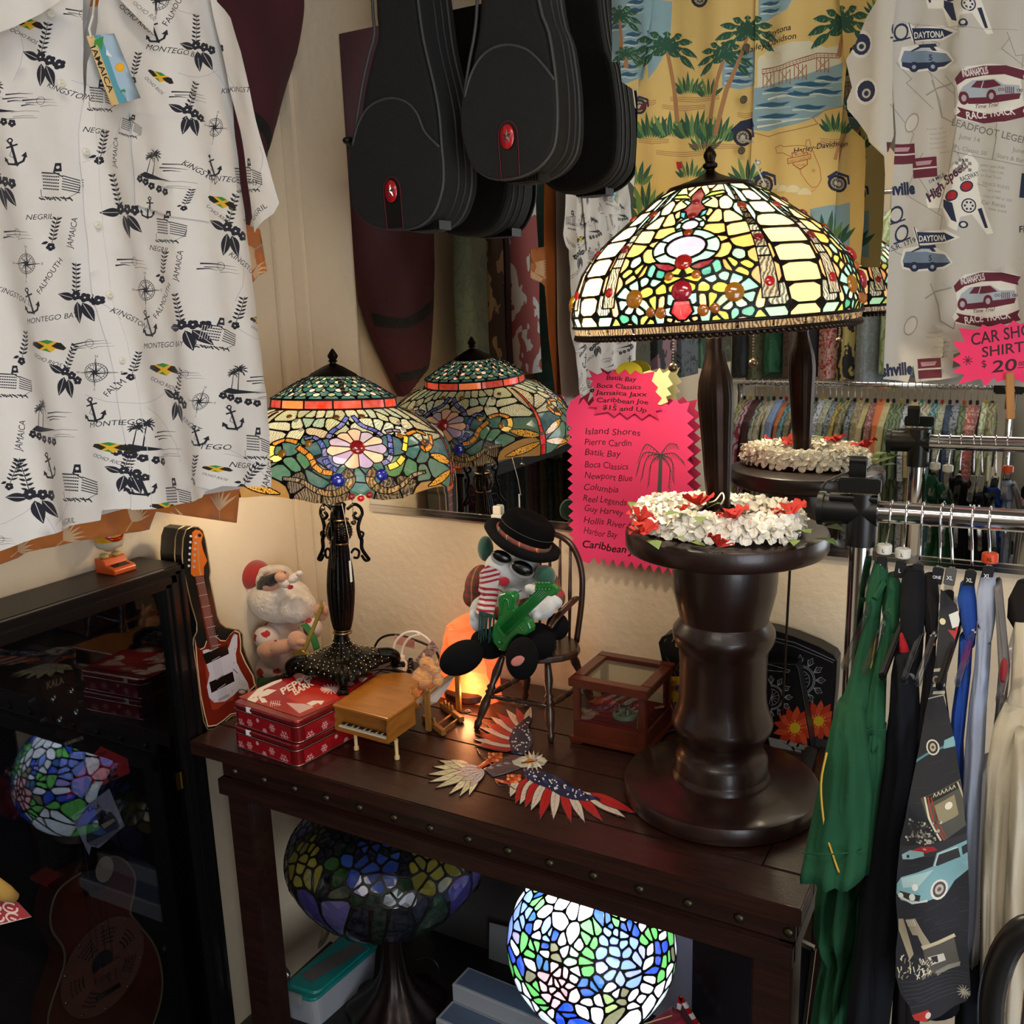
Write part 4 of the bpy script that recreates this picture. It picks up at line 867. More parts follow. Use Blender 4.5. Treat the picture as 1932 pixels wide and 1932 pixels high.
def m_sprig(p,X,Y,S,R=0):
    p.at(X,Y,S,R)
    for k in range(6): p.leaf(k*2,-k*8,12,4.2,-25,INK); p.leaf(k*2,-k*8,11,4.2,215,INK)
    p.line([(-2,8),(12,-46)],1.2,INK); m_hib(p,-3,14,8); p.leaf(-8,4,12,6,160,INK); p.at()
def m_compass(p,X,Y,S,R=0,sx=1):
    p.at(X,Y,S,R,sx)
    for r in (19,15):
        P = [(r*math.cos(2*PI*k/28),r*math.sin(2*PI*k/28)) for k in range(29)]
        for k in range(28): p.line([P[k],P[k+1]],1.1 if r == 19 else .8,INK)
    for k in range(24): a = 2*PI*k/24; p.line([(15*math.cos(a),15*math.sin(a)),(19*math.cos(a),19*math.sin(a))],1,INK)
    for k in range(8):
        a = PI*k/4; L = 29 if k % 2 == 0 else 17; b = .28; w_ = 5 if k % 2 == 0 else 4
        p.poly([(0,0),(w_*math.cos(a+PI/4),w_*math.sin(a+PI/4)),(L*math.cos(a),L*math.sin(a))],INK)
        p.line([(0,0),(w_*math.cos(a-PI/4),w_*math.sin(a-PI/4)),(L*math.cos(a),L*math.sin(a))],.8,INK)
    for t,x,y in (('N',-2,-30),('S',-2,36),('W',-37,2),('E',31,2)): p.text(t,x,y,5,INK)
    p.at()
def m_anchor(p,X,Y,S,R=0):
    p.at(X,Y,S,R); p.line([(-8,-20),(4,18)],4.2,INK); p.circ(-9,-23,5,INK); p.circ(-9,-23,2.4,'#dcd8d4'); p.line([(-14,-10),(3,-16)],3.2,INK)
    A = [(-16+1.5,12),(-10,19),(4,20),(14,14),(17,3)]; p.line(A,3.8,INK)
    p.poly([(-18,16),(-18,6),(-10,12)],INK); p.poly([(10,5),(18,-3),(20,8)],INK); p.poly([(0,16),(10,16),(6,24)],INK)
    p.line([(-16,-24),(-4,-10),(-8,4),(2,10)],1,INK); p.at()
def m_palmtree(p,x,y,h,col=INK,tr=None,lean=0,n=9,r=None):
    r = r or h*.42; tr = tr or col; p.line([(x,y),(x+lean*.4,y-h*.5),(x+lean,y-h)],2.2*h/40,tr,1.4*h/40)
    for k in range(n):
        a = -200+k*220/(n-1)+7*math.sin(k*5); c,s = math.cos(math.radians(a)),math.sin(math.radians(a)); x1,y1 = x+lean+c*r*.55,y-h+s*r*.5; p.leaf(x+lean,y-h,r*.62,r*.2,a,col)
        p.leaf(x1-c*2,y1-s*2,r*.55,r*.16,a+(38 if c > 0 else -38),col)
def m_island(p,X,Y,S,R=0):
    p.at(X,Y,S,R); m_palmtree(p,-26,8,34,lean=3); m_palmtree(p,-14,10,42,lean=4)
    p.poly([(-42,12),(-30,4),(-12,8),(12,11),(30,13),(8,15),(-24,17)],INK)
    for x,y in ((-40,20),(-26,24),(-12,30),(6,33),(22,36)): m_hib(p,x,y,7.5)
    for y,a,b in ((-18,10,58),(-10,5,50),(-5,14,40),(15,20,70),(24,24,60),(28,12,66)): p.line([(a,y),((a+b)/2,y-2),(b,y-1)],2.6 if y < 0 else .9,INK,.5)
    p.at()
def m_sun(p,X,Y,S,R=0):
    p.at(X,Y,S,R)
    for y,a,b,w_ in ((-4,-36,26,3.2),(2,-30,30,1.6),(7,-38,-8,3),(9,0,34,1)): p.line([(a,y),((a+b)/2,y-2.5),(b,y-1)],w_,INK,.4)
    P = [(8*math.cos(2*PI*k/14),-3+8*math.sin(2*PI*k/14)) for k in range(15)]
    for k in range(14): p.line([P[k],P[k+1]],.9,INK)
    p.at()
def m_ship(p,X,Y,S,R=0,sx=1):
    p.at(X,Y,S,R,sx); p.line([(-32,12),(-30,26),(18,28),(34,18),(36,6)],1,INK)
    for k in range(6): p.line([(-30+k*.5,-20+k*6),(2,-18+k*6)],2.6,INK); p.line([(8,-14+k*5),(36,-4+k*4.5)],1.8,INK)
    for k in range(9): p.line([(-28+k*4,-18),(-29+k*4,12)],.9,'#c8c4c4')
    p.poly([(-6,-38),(4,-38),(6,-22),(-8,-22)],INK); p.circ(-1,-30,3,'#cfcbc8'); p.line([(-8,-22),(8,-12)],2,INK)
    for k in range(12): p.line([(-34+k*5,27+2*math.sin(k*2)),(-29+k*5,31+2*math.sin(k*3))],2.4,INK)
    p.at()
def m_flag(p,X,Y,S,R=0,txt=True):
    p.at(X,Y,S,R); O = [(-34,-2),(-30,-8),(-16,-9),(0,-12),(14,-8),(26,-6),(36,4),(30,8),(16,5),(8,12),(-2,9),(-14,6),(-24,2)]
    p.poly(O,'#e0ac28'); p.poly([(-34,-2),(-30,-8),(-20,-8),(-4,0),(-14,6),(-24,2)],'#14140f'); p.poly([(36,4),(30,8),(18,5),(8,0),(18,-7),(26,-6)],'#14140f')
    p.poly([(-14,-9.3),(0,-12),(12,-8.6),(2,-3.5)],'#2c8c30'); p.poly([(0,4),(8,12),(-2,9),(-8,8)],'#2c8c30')
    if txt: p.text('OCHO RIOS',-34,19,8,INK,20,shear=.25)
    p.at()
def jam(p):
    rs = random.Random(5)
    for k in range(26):
        a = rs.uniform(-60,540),rs.uniform(-30,1000); an = rs.uniform(0,3.1); L = rs.uniform(60,150); P = [(a[0]+math.cos(an+.15*j)*L*j/4,a[1]+math.sin(an+.15*j)*L*j/4) for j in range(5)]; p.line(P,.9,'#a8a8bc')
    for a in ((57,497,1),(267,548,1),(187,703,.95),(395,242,.9,8,.75),(292,2,.95),(385,758,.85,8,.6)): m_compass(p,*a)
    for a in ((66,570,1),(272,613,1),(188,776,.95),(430,790,.95),(391,316,.85),(36,288,1.05),(292,60,.95),(83,880,1),(256,912,1),(385,825,.8),(276,395,.8,20)): m_anchor(p,*a)
    for a in ((85,798,1),(265,833,1),(296,325,.95,8),(8,195,1),(448,728,.9)): m_island(p,*a)
    for a in ((240,497,1,3),(38,442,1),(352,183,.9,10),(405,506,.95,8),(176,650,.9,-8),(80,192,.9),(360,708,.8),(150,30,.9,15),(0,1020,.8)): m_sun(p,*a)
    for a in ((218,400,1,-5),(84,112,.95,20),(420,435,.92,25),(155,562,.9,10),(357,616,.9,-5),(134,706,.8,30),(330,752,.8,30),(50,935,1,-5),(0,345,1),(346,214,.8,28),(365,92,.85,10),(238,892,.7,20)): m_bunch(p,*a)
    for a in ((174,292,.95),(104,452,.95),(305,515,.9),(30,668,.95),(435,602,.9),(232,700,.8),(370,898,.85),(16,905,.9),(250,140,.9),(452,908,.9,20),(345,385,.6)): m_sprig(p,*a)
    for a in ((114,345,1),(180,185,.85),(320,430,.85),(402,632,.85,8),(157,915,1),(470,838,.85,0,.7),(456,335,.9,-5,.8),(15,722,.85),(320,935,.9,-4),(240,240,.6,15)): m_ship(p,*a)
    for a in ((54,44,.9,8),(300,145,.72,25),(405,383,.85,15),(98,653,1),(300,697,1),(214,845,.85),(411,885,.55),(292,955,.8),(478,605,.7)): m_flag(p,*a)
    T = [('NEGRIL',58,414,-2),('NEGRIL',274,472,6),('NEGRIL',104,992,-6),('NEGRIL',424,880,5),('NEGRIL',456,424,-42),('JAMAICA',208,318,-85),('JAMAICA',143,468,-84),('JAMAICA',342,530,-82),('JAMAICA',28,850,-86),('JAMAICA',486,920,-80),('KINGSTON',90,162,26),('KINGSTON',334,310,34),('KINGSTON',417,482,36),('KINGSTON',195,588,28),('KINGSTON',-20,548,20),('KINGSTON',408,178,-2),('KINGST',342,792,30),('FALMOUTH',86,556,-60),('FALMOUTH',290,603,-60),('FALMOUTH',308,52,-62),('MONTEGO BAY',52,612,-8),('MONTEGO BAY',254,658,-3),('MONTEGO BAY',274,92,12),('MONTEGO',180,808,-8),('MONTEGO BAY',372,338,8),('OCHO RIOS',219,14,38),('TEGO',388,848,0),('NEGRIL',144,250,10),('FALM',208,750,-60)]
    for t,x,y,r in T: p.text(t,x,y,10,INK,r,shear=.2)
XS = .42
domL = lambda a,b: (lambda q: (q.y,q.z))(hx(a,b,XS))
def fold_left(off=0,amp=1.0,k=1):
    def f(u,v):
        d = max(0,2.0-v); a = amp*(.004+.011*min(1,d/.6)); return Vector((XS+off + a*math.sin(u*34*k+2.2*v)+.35*a*math.sin(u*83+3*v+1)+.0016*math.sin(u*140+v*60)*math.sin(v*31),u,v))
    return f
def tie(o):
    return o
OL_A = [(-70,-20),(150,-40),(150,120),(149,250),(165,420),(182,560),(208,650),(220,720),(232,800),(248,880),(252,960),(203,964),(200,983),(96,1001),(58,1013),(17,1033),(-70,1066)]
OL_B = [(152,120),(172,60),(188,-40),(360,-60),(400,10),(425,110),(440,260),(458,400),(464,464),(475,587),(488,674),(487,732),(490,848),(491,917),(420,917),(400,929),(394,940),(246,962),(240,880),(224,800),(212,720),(199,650),(173,560),(156,420),(140,250)]
SL = [(362,-50),(385,10),(417,38),(440,100),(470,230),(497,340),(510,385),(502,404),(486,418),(461,441),(452,400),(446,330),(432,250),(408,170),(392,90),(378,30)]
PK = [(238,214),(300,222),(382,232),(380,420),(300,402),(246,388)]
wr = root('hawaiian_shirt','white short-sleeved shirt printed with navy ships palms and island flags at far left','shirt',(XS,-.8,1.29))
for nm,ol,off in (('front_panel',OL_A,0),('front_panel',OL_B,.006),('sleeve',SL,.022),('pocket',PK,.0095)):
    p = Pic(domL,.014); jam(p); f_ = fold_left(off)
    if nm == 'front_panel' and off: p.line([(165,100),(165,250),(180,420),(197,560),(222,650),(236,720),(250,800),(262,880),(268,958)],.8,'#c4c0c0')
    p.build(nm,ol,'#d9d6d2',f_,cloth,wr)
mk('back_panel',prism([(domL(*q)) for q in OL_A[:1]+[(410,20),(450,400),(480,700),(484,925),(300,955),(250,968),(60,1022),(-70,1070)]],lambda u,v,t: Vector((XS-.035+t,u,v)),0,.001),M('white_cotton','#cfccc8',.85),wr)
for nm,P in (('collar',[(-80,-40),(-20,-60),(86,-6),(92,4),(48,34),(0,58),(-60,80)]),('collar',[(188,-30),(215,-50),(262,20),(262,70),(228,40),(196,8)]),('inner_yoke',[(86,-30),(190,-30),(170,60),(152,130),(140,60),(120,22),(92,4)])):
    p = Pic(domL,.014); p.text('OCHO RIOS',220,14,8,'#707078',38,shear=.2) if nm == 'collar' else m_sun(p,140,28,.9,12)
    p.build(nm,P,'#dedbd6' if nm == 'collar' else '#b4b2b0',fold_left(.030 if nm == 'collar' else -.012,.4),cloth,wr)
for x,y in ((96,26),(116,158),(163,287),(185,425),(207,556),(231,680)):
    q = hx(x,y,XS+.014); mk('button',[lathe([(0,.0016),(.0036,.0018),(.0045,.001),(.0048,0),(0,0)],q,16,Matrix.Rotation(PI/2,3,'Y')),],M('shell_button','#dcd8c8',.25),wr,True,40)
    mk('button_hole',[ell(q+Vector((.0016,s*.0012,0)),(.0003,.0006,.0006),None,6,4) for s in (-1,1)],M('thread_grey','#8c8880',.8),wr)
# hang tag
p = Pic(lambda a,b: (lambda q: (q.y,q.z))(hx(a,b,XS+.035)),.02)
p.poly([(215,63),(241,125),(265,185),(232,192),(205,130),(186,66)],'#a8c4dc'); p.poly([(163,68),(176,66),(224,196),(210,200)],'#d8b87c'); p.poly([(176,66),(190,65),(205,110),(222,160),(240,192),(224,196)],'#58a0b4')
p.circ(226,127,9,'#e8a83c'); p.circ(226,127,6.5,'#f0b828'); m_palmtree(p,238,190,18,'#2f8a3c','#6a4a20',-6,7); p.poly([(195,68),(192,96),(182,84),(176,90),(178,76)],'#3c9448'); p.poly([(200,92),(212,108),(200,104)],'#e8ecec')
p.text('JAMAICA',170,88,10,'#10181c',68,bold=.01,fit=95)
tg = p.build('cardboard_tag',[(163,68),(215,63),(265,185),(210,200)],'#a8c4dc',lambda u,v: Vector((XS+.035,u,v)),M('gloss_card','#ffffff',.3,attr=True),wr,thick=.0008)
mk('tag_string',tube([hx(178,0,XS+.01),hx(175,30,XS+.034),hx(168,55,XS+.036),hx(172,70,XS+.036)],.0014,6),M('white_string','#d8d4cc',.8),wr)
mk('hanger',[tube(smooth_path([hx(60,-60,XS-.02),hx(180,-105,XS-.02),hx(300,-75,XS-.02),hx(380,-10,XS-.02)],4),.005,8),tube(smooth_path([hx(180,-105,XS-.02),hx(182,-150,XS-.02),(XS-.02,hx(190,-160,XS).y,2.15),(XS-.01,hx(190,-160,XS).y+.01,2.75)],4),.0016,6)],M('black_plastic','#101010',.35),wr)
# orange shirt behind it
def fold_o(u,v): return Vector((.372+.006*math.sin(u*40+v*3)+.004*math.sin(u*95),u,v))
p = Pic(lambda a,b: (lambda q: (q.y,q.z))(hx(a,b,.372)),.02); rs = random.Random(9)
for (x,y,r) in [(420,965,-90),(250,985,-60),(120,1020,-40),(490,500,200),(485,470,150),(350,990,190),(30,1040,-30)]+[(rs.uniform(-40,480),rs.uniform(0,900),rs.uniform(0,360)) for _ in range(40)]:
    for k in range(7): p.leaf(x,y,42,5,r-42+k*14,'#d8b48c'); 
    p.line([(x,y),(x+20*math.cos(math.radians(r+180)),y+20*math.sin(math.radians(r+180)))],2,'#d0a470')
og = p.build('hawaiian_shirt',[(-70,-20),(380,0),(430,300),(450,420),(498,432),(510,512),(477,530),(466,540),(462,700),(452,900),(449,987),(300,966),(292,990),(288,1000),(170,1016),(60,1042),(-70,1085)],'#b86a2c',fold_o,cloth,None,thick=.0015)
tag(og,'orange shirt with pale leaf print hanging behind the white island shirt','shirt')
# maroon bag with black bands in the corner
mar = M('maroon_nylon','#4c1c26',.8,var=.15,vs=4,bump=.3,bs=300); blkn = M('black_webbing','#131515',.8,bump=.3,bs=300)
mb = root('garment_bag','maroon padded bag with curved black bands hanging in the corner','bag',(.06,-.35,1.3))
dm = lambda a,b: (lambda q: (q.y,q.z))(hx(a,b,.085))
P = [dm(*q) for q in ((622,-60),(619,0),(600,62),(560,190),(530,300),(493,452),(470,560),(448,660))]+[(-.37,1.36),(-.47,1.42),(-.52,1.7),(-.55,2.1),(-.50,2.45),(-.10,2.45)]
def bump2(P,u,v):
    d = 9
    for k in range(len(P)):
        a,b = P[k-1],P[k]; dx,dy = b[0]-a[0],b[1]-a[1]; l = dx*dx+dy*dy; t = min(1,max(0,((u-a[0])*dx+(v-a[1])*dy)/l)); d = min(d,math.hypot(u-a[0]-t*dx,v-a[1]-t*dy))
    return d
def mbs(u,v): d = bump2(P,u,v); return Vector((.035+.055*min(1,d/.07)**.5+.006*math.sin(u*30+v*18)*min(1,d/.05),u,v))
pic = Pic(lambda a,b: (a,b),.022)
for L in (([dm(430,180),dm(470,215),dm(510,250),dm(545,300),dm(560,330)]),[(-.10,1.66),(-.20,1.585),(-.30,1.55),(-.40,1.57),(-.55,1.66)],[(-.1,1.47),(-.25,1.40),(-.5,1.45)]):
    S_ = [(q.x,q.y) for q in smooth_path([(a,b,0) for a,b in L],4)]
    for k in range(len(S_)-1):
        a,b = S_[k],S_[k+1]; dx,dy = b[0]-a[0],b[1]-a[1]; l = math.hypot(dx,dy); n = (-dy/l*.013,dx/l*.013); pic.raw([(a[0]+n[0],a[1]+n[1]),(b[0]+n[0],b[1]+n[1]),(b[0]-n[0],b[1]-n[1]),(a[0]-n[0],a[1]-n[1])],'#141616')
pic.build('bag_body',P,'#4c1c26',mbs,M('maroon_cloth','#ffffff',.85,attr=True,var=.2,vs=5,bump=.3,bs=300),mb)
mk('back_panel',prism(P,lambda u,v,t: Vector((t,u,v)),.012,.036),mar,mb)
mk('hook_strap',[box(.02,.024,-.31,-.29,2.44,2.75),box(.008,.024,-.31,-.29,2.40,2.46)],blkn,mb)
# ================================================================ gig bags
blkc = M('black_canvas','#151718',.88,bump=.5,bs=500); pipe = M('grey_piping','#3c3e40',.6); redm = M('red_enamel','#b01420',.25,coat=.5); silv = M('silver_star','#c8c4c0',.22,1)
def gig(loc_lab,out,pocket,badge,y0,y1,zip_,side):
    P = [(lambda q: (q.x,q.z))(hy(a,b,y0)) for a,b in out]
    xs = [p[0] for p in P]; cx_ = sum(xs)/len(xs); g = root('gig_bag',loc_lab,'bag',(cx_,(y0+y1)/2,min(p[1] for p in P)))
    top = [P[-1],P[0]]; w_ = (P[-1][0]-P[0][0]); cc = (P[-1][0]+P[0][0])/2
    Q = P+[(cc+w_*.36,P[-1][1]+.16),(cc+w_*.33,2.52),(cc-w_*.33,2.52),(cc-w_*.36,P[0][1]+.16)]
    Qs = [(q.x,q.y) for q in smooth_path([(a,b,0) for a,b in Q],3,True)]
    body = mk('bag_body',prism(Qs,lambda u,v,t: Vector((u,t,v)),y0+.004,y1),blkc,g); mod(body,'BEVEL',width=.014,segments=3,limit_method='ANGLE',angle_limit=1.0)
    mk('piping',tube([Vector((u,y0+.001,v)) for u,v in Qs],.0028,6,True),pipe,g,True); mk('piping',tube([Vector((cx_+(u-cx_)*.99,y1-.028,v)) for u,v in Qs],.0028,6,True),pipe,g,True)
    mk('zipper',[tube([Vector((cx_+(u-cx_)*1.004,(y0+y1)/2+.012*s,v)) for u,v in Qs],.0016,6,True) for s in (-1,1)],M('black_zip','#222426',.5),g,True)
    pk = [(q.x,q.z) for q in [hy(a,b,y0) for a,b in pocket]]; S_ = smooth_path([(a,b,0) for a,b in pk],5)
    mk('pocket_piping',tube([Vector((q.x,y0-.006,q.y)) for q in S_],.0026,6),pipe,g,True)
    low = [p for p in Qs if p[1] <= max(pk[0][1],pk[-1][1])+.004]; c_lo = sorted([p for p in low],key=lambda p: math.atan2(p[1]-sum(q[1] for q in low)/len(low)-.02,p[0]-cx_))
    # pocket: the part of the outline below the arch
    i0 = min(range(len(Qs)),key=lambda i: (Qs[i][0]-pk[0][0])**2+(Qs[i][1]-pk[0][1])**2); i1 = min(range(len(Qs)),key=lambda i: (Qs[i][0]-pk[-1][0])**2+(Qs[i][1]-pk[-1][1])**2)
    run = [Qs[(i0+k) % len(Qs)] for k in range(((i1-i0) % len(Qs))+1)]; poly = [(cx_+(u-cx_)*.985,v+.001) for u,v in run]+[(q.x,q.y) for q in reversed(S_)]
    po = mk('front_pocket',prism(poly,lambda u,v,t: Vector((u,t,v)),y0-.007,y0+.004),blkc,g); mod(po,'BEVEL',width=.004,segments=2,limit_method='ANGLE',angle_limit=1.0)
    bx_,by_,rx,rz = badge; c = hy(bx_,by_,y0-.012); s = mpp(c); zb = hy(bx_,by_+rz*3.4,y0-.012).z
    st = [(rx*1.25*s*math.cos(PI-PI*k/10),rz*1.25*s*math.sin(PI*k/10)) for k in range(11)]; strip = [(c.x+a,c.z+b) for a,b in st]+[(c.x+rx*1.35*s,zb),(c.x-rx*1.0*s,zb)]
    mk('badge_strip',prism(strip,lambda u,v,t: Vector((u,t,v)),y0-.0095,y0-.006),M('black_rubber','#0b0b0c',.45),g)
    mk('red_stitching',tube([Vector((u,y0-.0098,v)) for u,v in [(c.x+(a-c.x)*1.12,c.z+(b-c.z)*1.04) for a,b in strip]],.0006,5,True),M('red_thread','#7a2028',.7),g)
    bd = mk('badge',lathe([(0,.003),(.9,.003),(1,.0012),(1,0),(0,0)],(0,0,0),28),redm,g,True,40); bd.data.transform(Matrix.Translation(c-ORG[g.name]) @ Matrix.Rotation(PI/2,4,'X') @ Matrix.Diagonal((rx*s,rz*s,1,1)) @ Matrix.Translation(ORG[g.name]))
    V = [Vector((0,0,.0062))]; F = []
    for k in range(10): r = 1 if k % 2 == 0 else .40; a = PI/2+PI*k/5; V.append(Vector((r*rx*s*.78*math.cos(a),r*rz*s*.62*math.sin(a),.003)))
    for k in range(10): F.append((0,1+k,1+(k+1) % 10))
    so = mk('star',(V,F),silv,bd); so.data.transform(Matrix.Translation(c-ORG[g.name]) @ Matrix.Rotation(PI/2,4,'X') @ Matrix.Translation(ORG[bd.name]))
    if zip_: a,b = zip_; A = hy(*a,y0-.004); B = hy(*b,y0-.004); mk('zipper_pull',[tube([A,B],.0022,6),ell(B,(.004,.003,.006),None,8,6)],M('black_zip'),g,True)
    if side:
        a = hy(*side,(y0+y1)/2); mk('rubber_foot',ell(a,(.011,.016,.008),None,12,8),M('black_rubber'),g,True)
    zb_ = min(p[1] for p in P); xb = [p[0] for p in P if p[1] < zb_+.008]; xb = sum(xb)/len(xb)
    mk('ribbed_pad',[box(xb+.0+k*.0055,xb+.003+k*.0055,y0+.02,y0+.06,zb_-.004,zb_+.012) for k in range(12)],M('black_rubber'),g)
    mk('carry_loop',tube(smooth_path([(cx_-.03,(y0+y1)/2,2.50),(cx_-.02,(y0+y1)/2,2.58),(cx_+.02,(y0+y1)/2,2.58),(cx_+.03,(y0+y1)/2,2.50)],4),.005,8),blkn,g,True)
    mk('ceiling_hook',tube(smooth_path([(cx_,(y0+y1)/2,2.75),(cx_,(y0+y1)/2,2.62),(cx_+.012,(y0+y1)/2,2.578),(cx_-.006,(y0+y1)/2,2.572),(cx_-.012,(y0+y1)/2,2.59)],4),.0022,6),M('chrome'),g,True)
gig('black padded gig bag with a red star badge, nearest the corner',[(702,0),(706,62),(696,102),(684,155),(674,217),(664,289),(662,342),(671,394),(699,422),(740,433),(786,428),(817,404),(834,357),(836,315),(833,280),(828,215),(817,155),(799,78),(788,0)],
    [(669,275),(680,235),(700,203),(735,187),(768,193),(790,215),(805,250),(832,278)],(738,361,14,20),-.185,-.06,None,(659,266))
gig('black padded gig bag with a red star badge, overlapping the mirror centre',[(900,0),(895,62),(886,110),(879,155),(873,202),(872,235),(876,264),(892,310),(923,335),(966,337),(1013,318),(1041,286),(1049,255),(1051,220),(1050,180),(1047,140),(1035,62),(1016,0)],
    [(880,185),(893,140),(915,105),(950,87),(990,92),(1020,115),(1049,152)],(957,258,15,22),-.190,-.075,((888,160),(876,188)),None)
# ================================================================ yellow beach shirt
YY = -.115; domY = lambda a,b: (lambda q: (q.x,q.z))(hy(a,b,YY))
def fold_b(y,off=0,amp=1,k=1): return lambda u,v: Vector((u,y+off+amp*(.006*math.sin(u*52*k+1.5*v)+.003*math.sin(u*121+4*v+1)+.0012*math.sin(v*50+u*40)),v))
SEA,SEAD,SAND,GR,GRL,BRN = '#7c989e','#24526e','#c8ac68','#1f4a38','#7c9450','#8c5a3c'
def wave(p,x,y,w_,s=1):
    p.poly([(x,y),(x+w_*.2,y-4*s),(x+w_*.45,y-6*s),(x+w_*.7,y-3*s),(x+w_,y-5*s),(x+w_*.8,y+2*s),(x+w_*.4,y+3*s)],SEAD)
    p.line([(x,y+5*s),(x+w_*.3,y+3*s),(x+w_*.6,y+6*s),(x+w_,y+3*s)],3*s,'#b8c4b8',1)
def palm(p,x,y,h,lean,r,tr='#9c7048'):
    p.line([(x,y),(x+lean*.35,y-h*.45),(x+lean,y-h)],9,tr,6); cx_,cy_ = x+lean,y-h
    for k in range(9):
        a = -205+k*230/8; c,s = math.cos(math.radians(a)),math.sin(math.radians(a)); dr = .6 if s > -.2 else .35
        mx_,my_ = cx_+c*r*.5,cy_+s*r*.5-r*.05; tx,ty = cx_+c*r,cy_+s*r*.8+r*dr*.45
        for (a0,b0,a1,b1,w_) in ((cx_,cy_,mx_,my_,.26),(mx_-c*3,my_-s*3,tx,ty,.24)):
            L = math.hypot(a1-a0,b1-b0); an = math.degrees(math.atan2(b1-b0,a1-a0)); p.leaf(a0,b0,L*1.1,r*w_,an,GR,6)
            for j in range(4):
                t = (j+.5)/4; p.line([(a0+(a1-a0)*t,b0+(b1-b0)*t),(a0+(a1-a0)*(t+.18)+2,b0+(b1-b0)*(t+.18)+r*.1)],1.6,GRL if (k+j) % 2 else '#2f6048',.6)
def grass(p,x,y,w_,h,n):
    for k in range(n): t = k/(n-1)-.5; p.leaf(x+t*w_*.5,y,h*(1-.35*abs(t)*2)*(.8+.3*((k*7) % 5)/5),h*.16,-90+t*95,[GR,'#28563e','#5a7c44'][k % 3],5); p.line([(x+t*w_*.5,y),(x+t*w_*.8,y-h*.6)],.9,GRL,.4)
def yel(p):
    rs = random.Random(2)
    # sea and sand bands
    p.poly([(1150,-40),(1235,-40),(1232,60),(1215,150),(1180,165),(1150,130)],SEA); p.poly([(1222,0),(1265,0),(1262,80),(1240,130),(1225,150)],'#7c9ca4')
    for k in range(10): wave(p,1152+rs.uniform(0,40),10+k*15,34)
    p.poly([(1365,100),(1425,95),(1425,160),(1395,168),(1365,165)],SEA); [wave(p,1370,112+k*14,50,.9) for k in range(4)]
    p.poly([(1432,-40),(1520,-40),(1490,20),(1445,42),(1432,44)],SEA); [wave(p,1436,-5+k*14,40,.9) for k in range(3)]
    p.line([(1432,44),(1450,42),(1490,22),(1525,-20)],2,'#b8a888')
    p.poly([(1430,110),(1450,95),(1470,90),(1500,82),(1530,80),(1560,92),(1586,84),(1586,130),(1430,170)],'#c8c4ac')
    p.poly([(1422,168),(1500,150),(1560,130),(1590,118),(1588,200),(1560,206),(1545,222),(1500,238),(1450,248),(1420,246)],SEA)
    for x,y,w_ in ((1426,200,70),(1470,180,70),(1530,175,60),(1430,222,80),(1500,205,60),(1540,150,50),(1440,172,60),(1500,162,70)): wave(p,x,y,w_,1.1)
    for x,y,w_ in ((1430,240,60),(1480,232,50),(1450,188,40)): p.line([(x,y),(x+w_*.5,y-4),(x+w_,y-8)],4,'#c8ccbc',1)
    p.line([(1420,250),(1450,258),(1500,248),(1545,235),(1535,222),(1560,208),(1590,200)],1.4,BRN)
    p.poly([(1530,395),(1600,380),(1600,480),(1540,470)],SEA)
    # pier
    top = [(1438,131),(1480,126),(1515,112),(1545,103),(1584,101)]; p.line(top,2,BRN); p.line([(x,y+8) for x,y in top],2,BRN); p.line([(x,y+4) for x,y in top],.9,BRN)
    for k in range(24): t = k/23*(len(top)-1); i = min(int(t),3); q = t-i; x = top[i][0]+(top[i+1][0]-top[i][0])*q; y = top[i][1]+(top[i+1][1]-top[i][1])*q; p.line([(x,y),(x,y+8)],.9,BRN)
    for x,y,h in ((1440,138,28),(1473,134,28),(1502,124,28),(1543,112,26)):
        for d in (0,8,16,24): p.line([(x+d*.9,y),(x+d*.9,y+h)],1.6,BRN)
        p.line([(x,y),(x+22,y+h)],1.3,BRN); p.line([(x+22,y),(x,y+h)],1.3,BRN)
    # clumps, palms
    for x,y,w_,h,n in ((1297,177,55,45,9),(1338,183,45,42,7),(1228,262,70,55,10),(1262,258,60,52,9),(1310,262,90,62,12),(1352,268,80,58,11),(1330,285,60,45,8),(1300,335,60,40,8),(1220,395,60,60,8),(1205,350,30,60,6),(1576,250,50,45,8)): grass(p,x,y,w_,h,n)
    for y,a,b in ((182,1262,360+1000),(198,1250,1330),(262,1205,1260),(272,1300,1400),(285,1240,1340),(212,1390,1420),(190,1225,1240),(270,1545,1590),(262,1550,1590)):
        for j in range(3): p.line([(a,y+j*3),((a+b)/2,y+2+j*4),(b,y+j*3)],1,BRN)
    palm(p,1275,225,130,-18,56); palm(p,1342,222,110,26,50); palm(p,1352,255,190,58,56); palm(p,1583,105,50,8,62); palm(p,1178,100,60,-2,40); palm(p,1188,130,20,0,30)
    grass(p,1410,345,60,55,7); grass(p,1214,420,50,60,6); grass(p,1560,460,70,70,8)
    p.line([(1590,250),(1582,275),(1576,300)],6,'#a8784c')
    # writing
    p.text('Daytona',1444,72,11,'#161210',-12,bold=.012,shear=.35); p.text('Harley-Davidson',1402,100,11,'#161210',-13,bold=.012,shear=.35); p.circ(1543,56,1.5,'#161210')
    p.text('Harley-Davidson',1500,292,10,'#161210',-12,bold=.012,shear=.35)
    # map of the peninsula with a shield
    FL = [(1465,279),(1477,276),(1483,279),(1510,276),(1522,277),(1524,266),(1530,265),(1532,276),(1540,296),(1549,318),(1551,340),(1544,353),(1534,355),(1526,347),(1514,330),(1512,322),(1503,305),(1495,297),(1480,290),(1468,290)]
    for k in range(len(FL)): p.line([FL[k-1],FL[k]],1.2,'#9c5430')
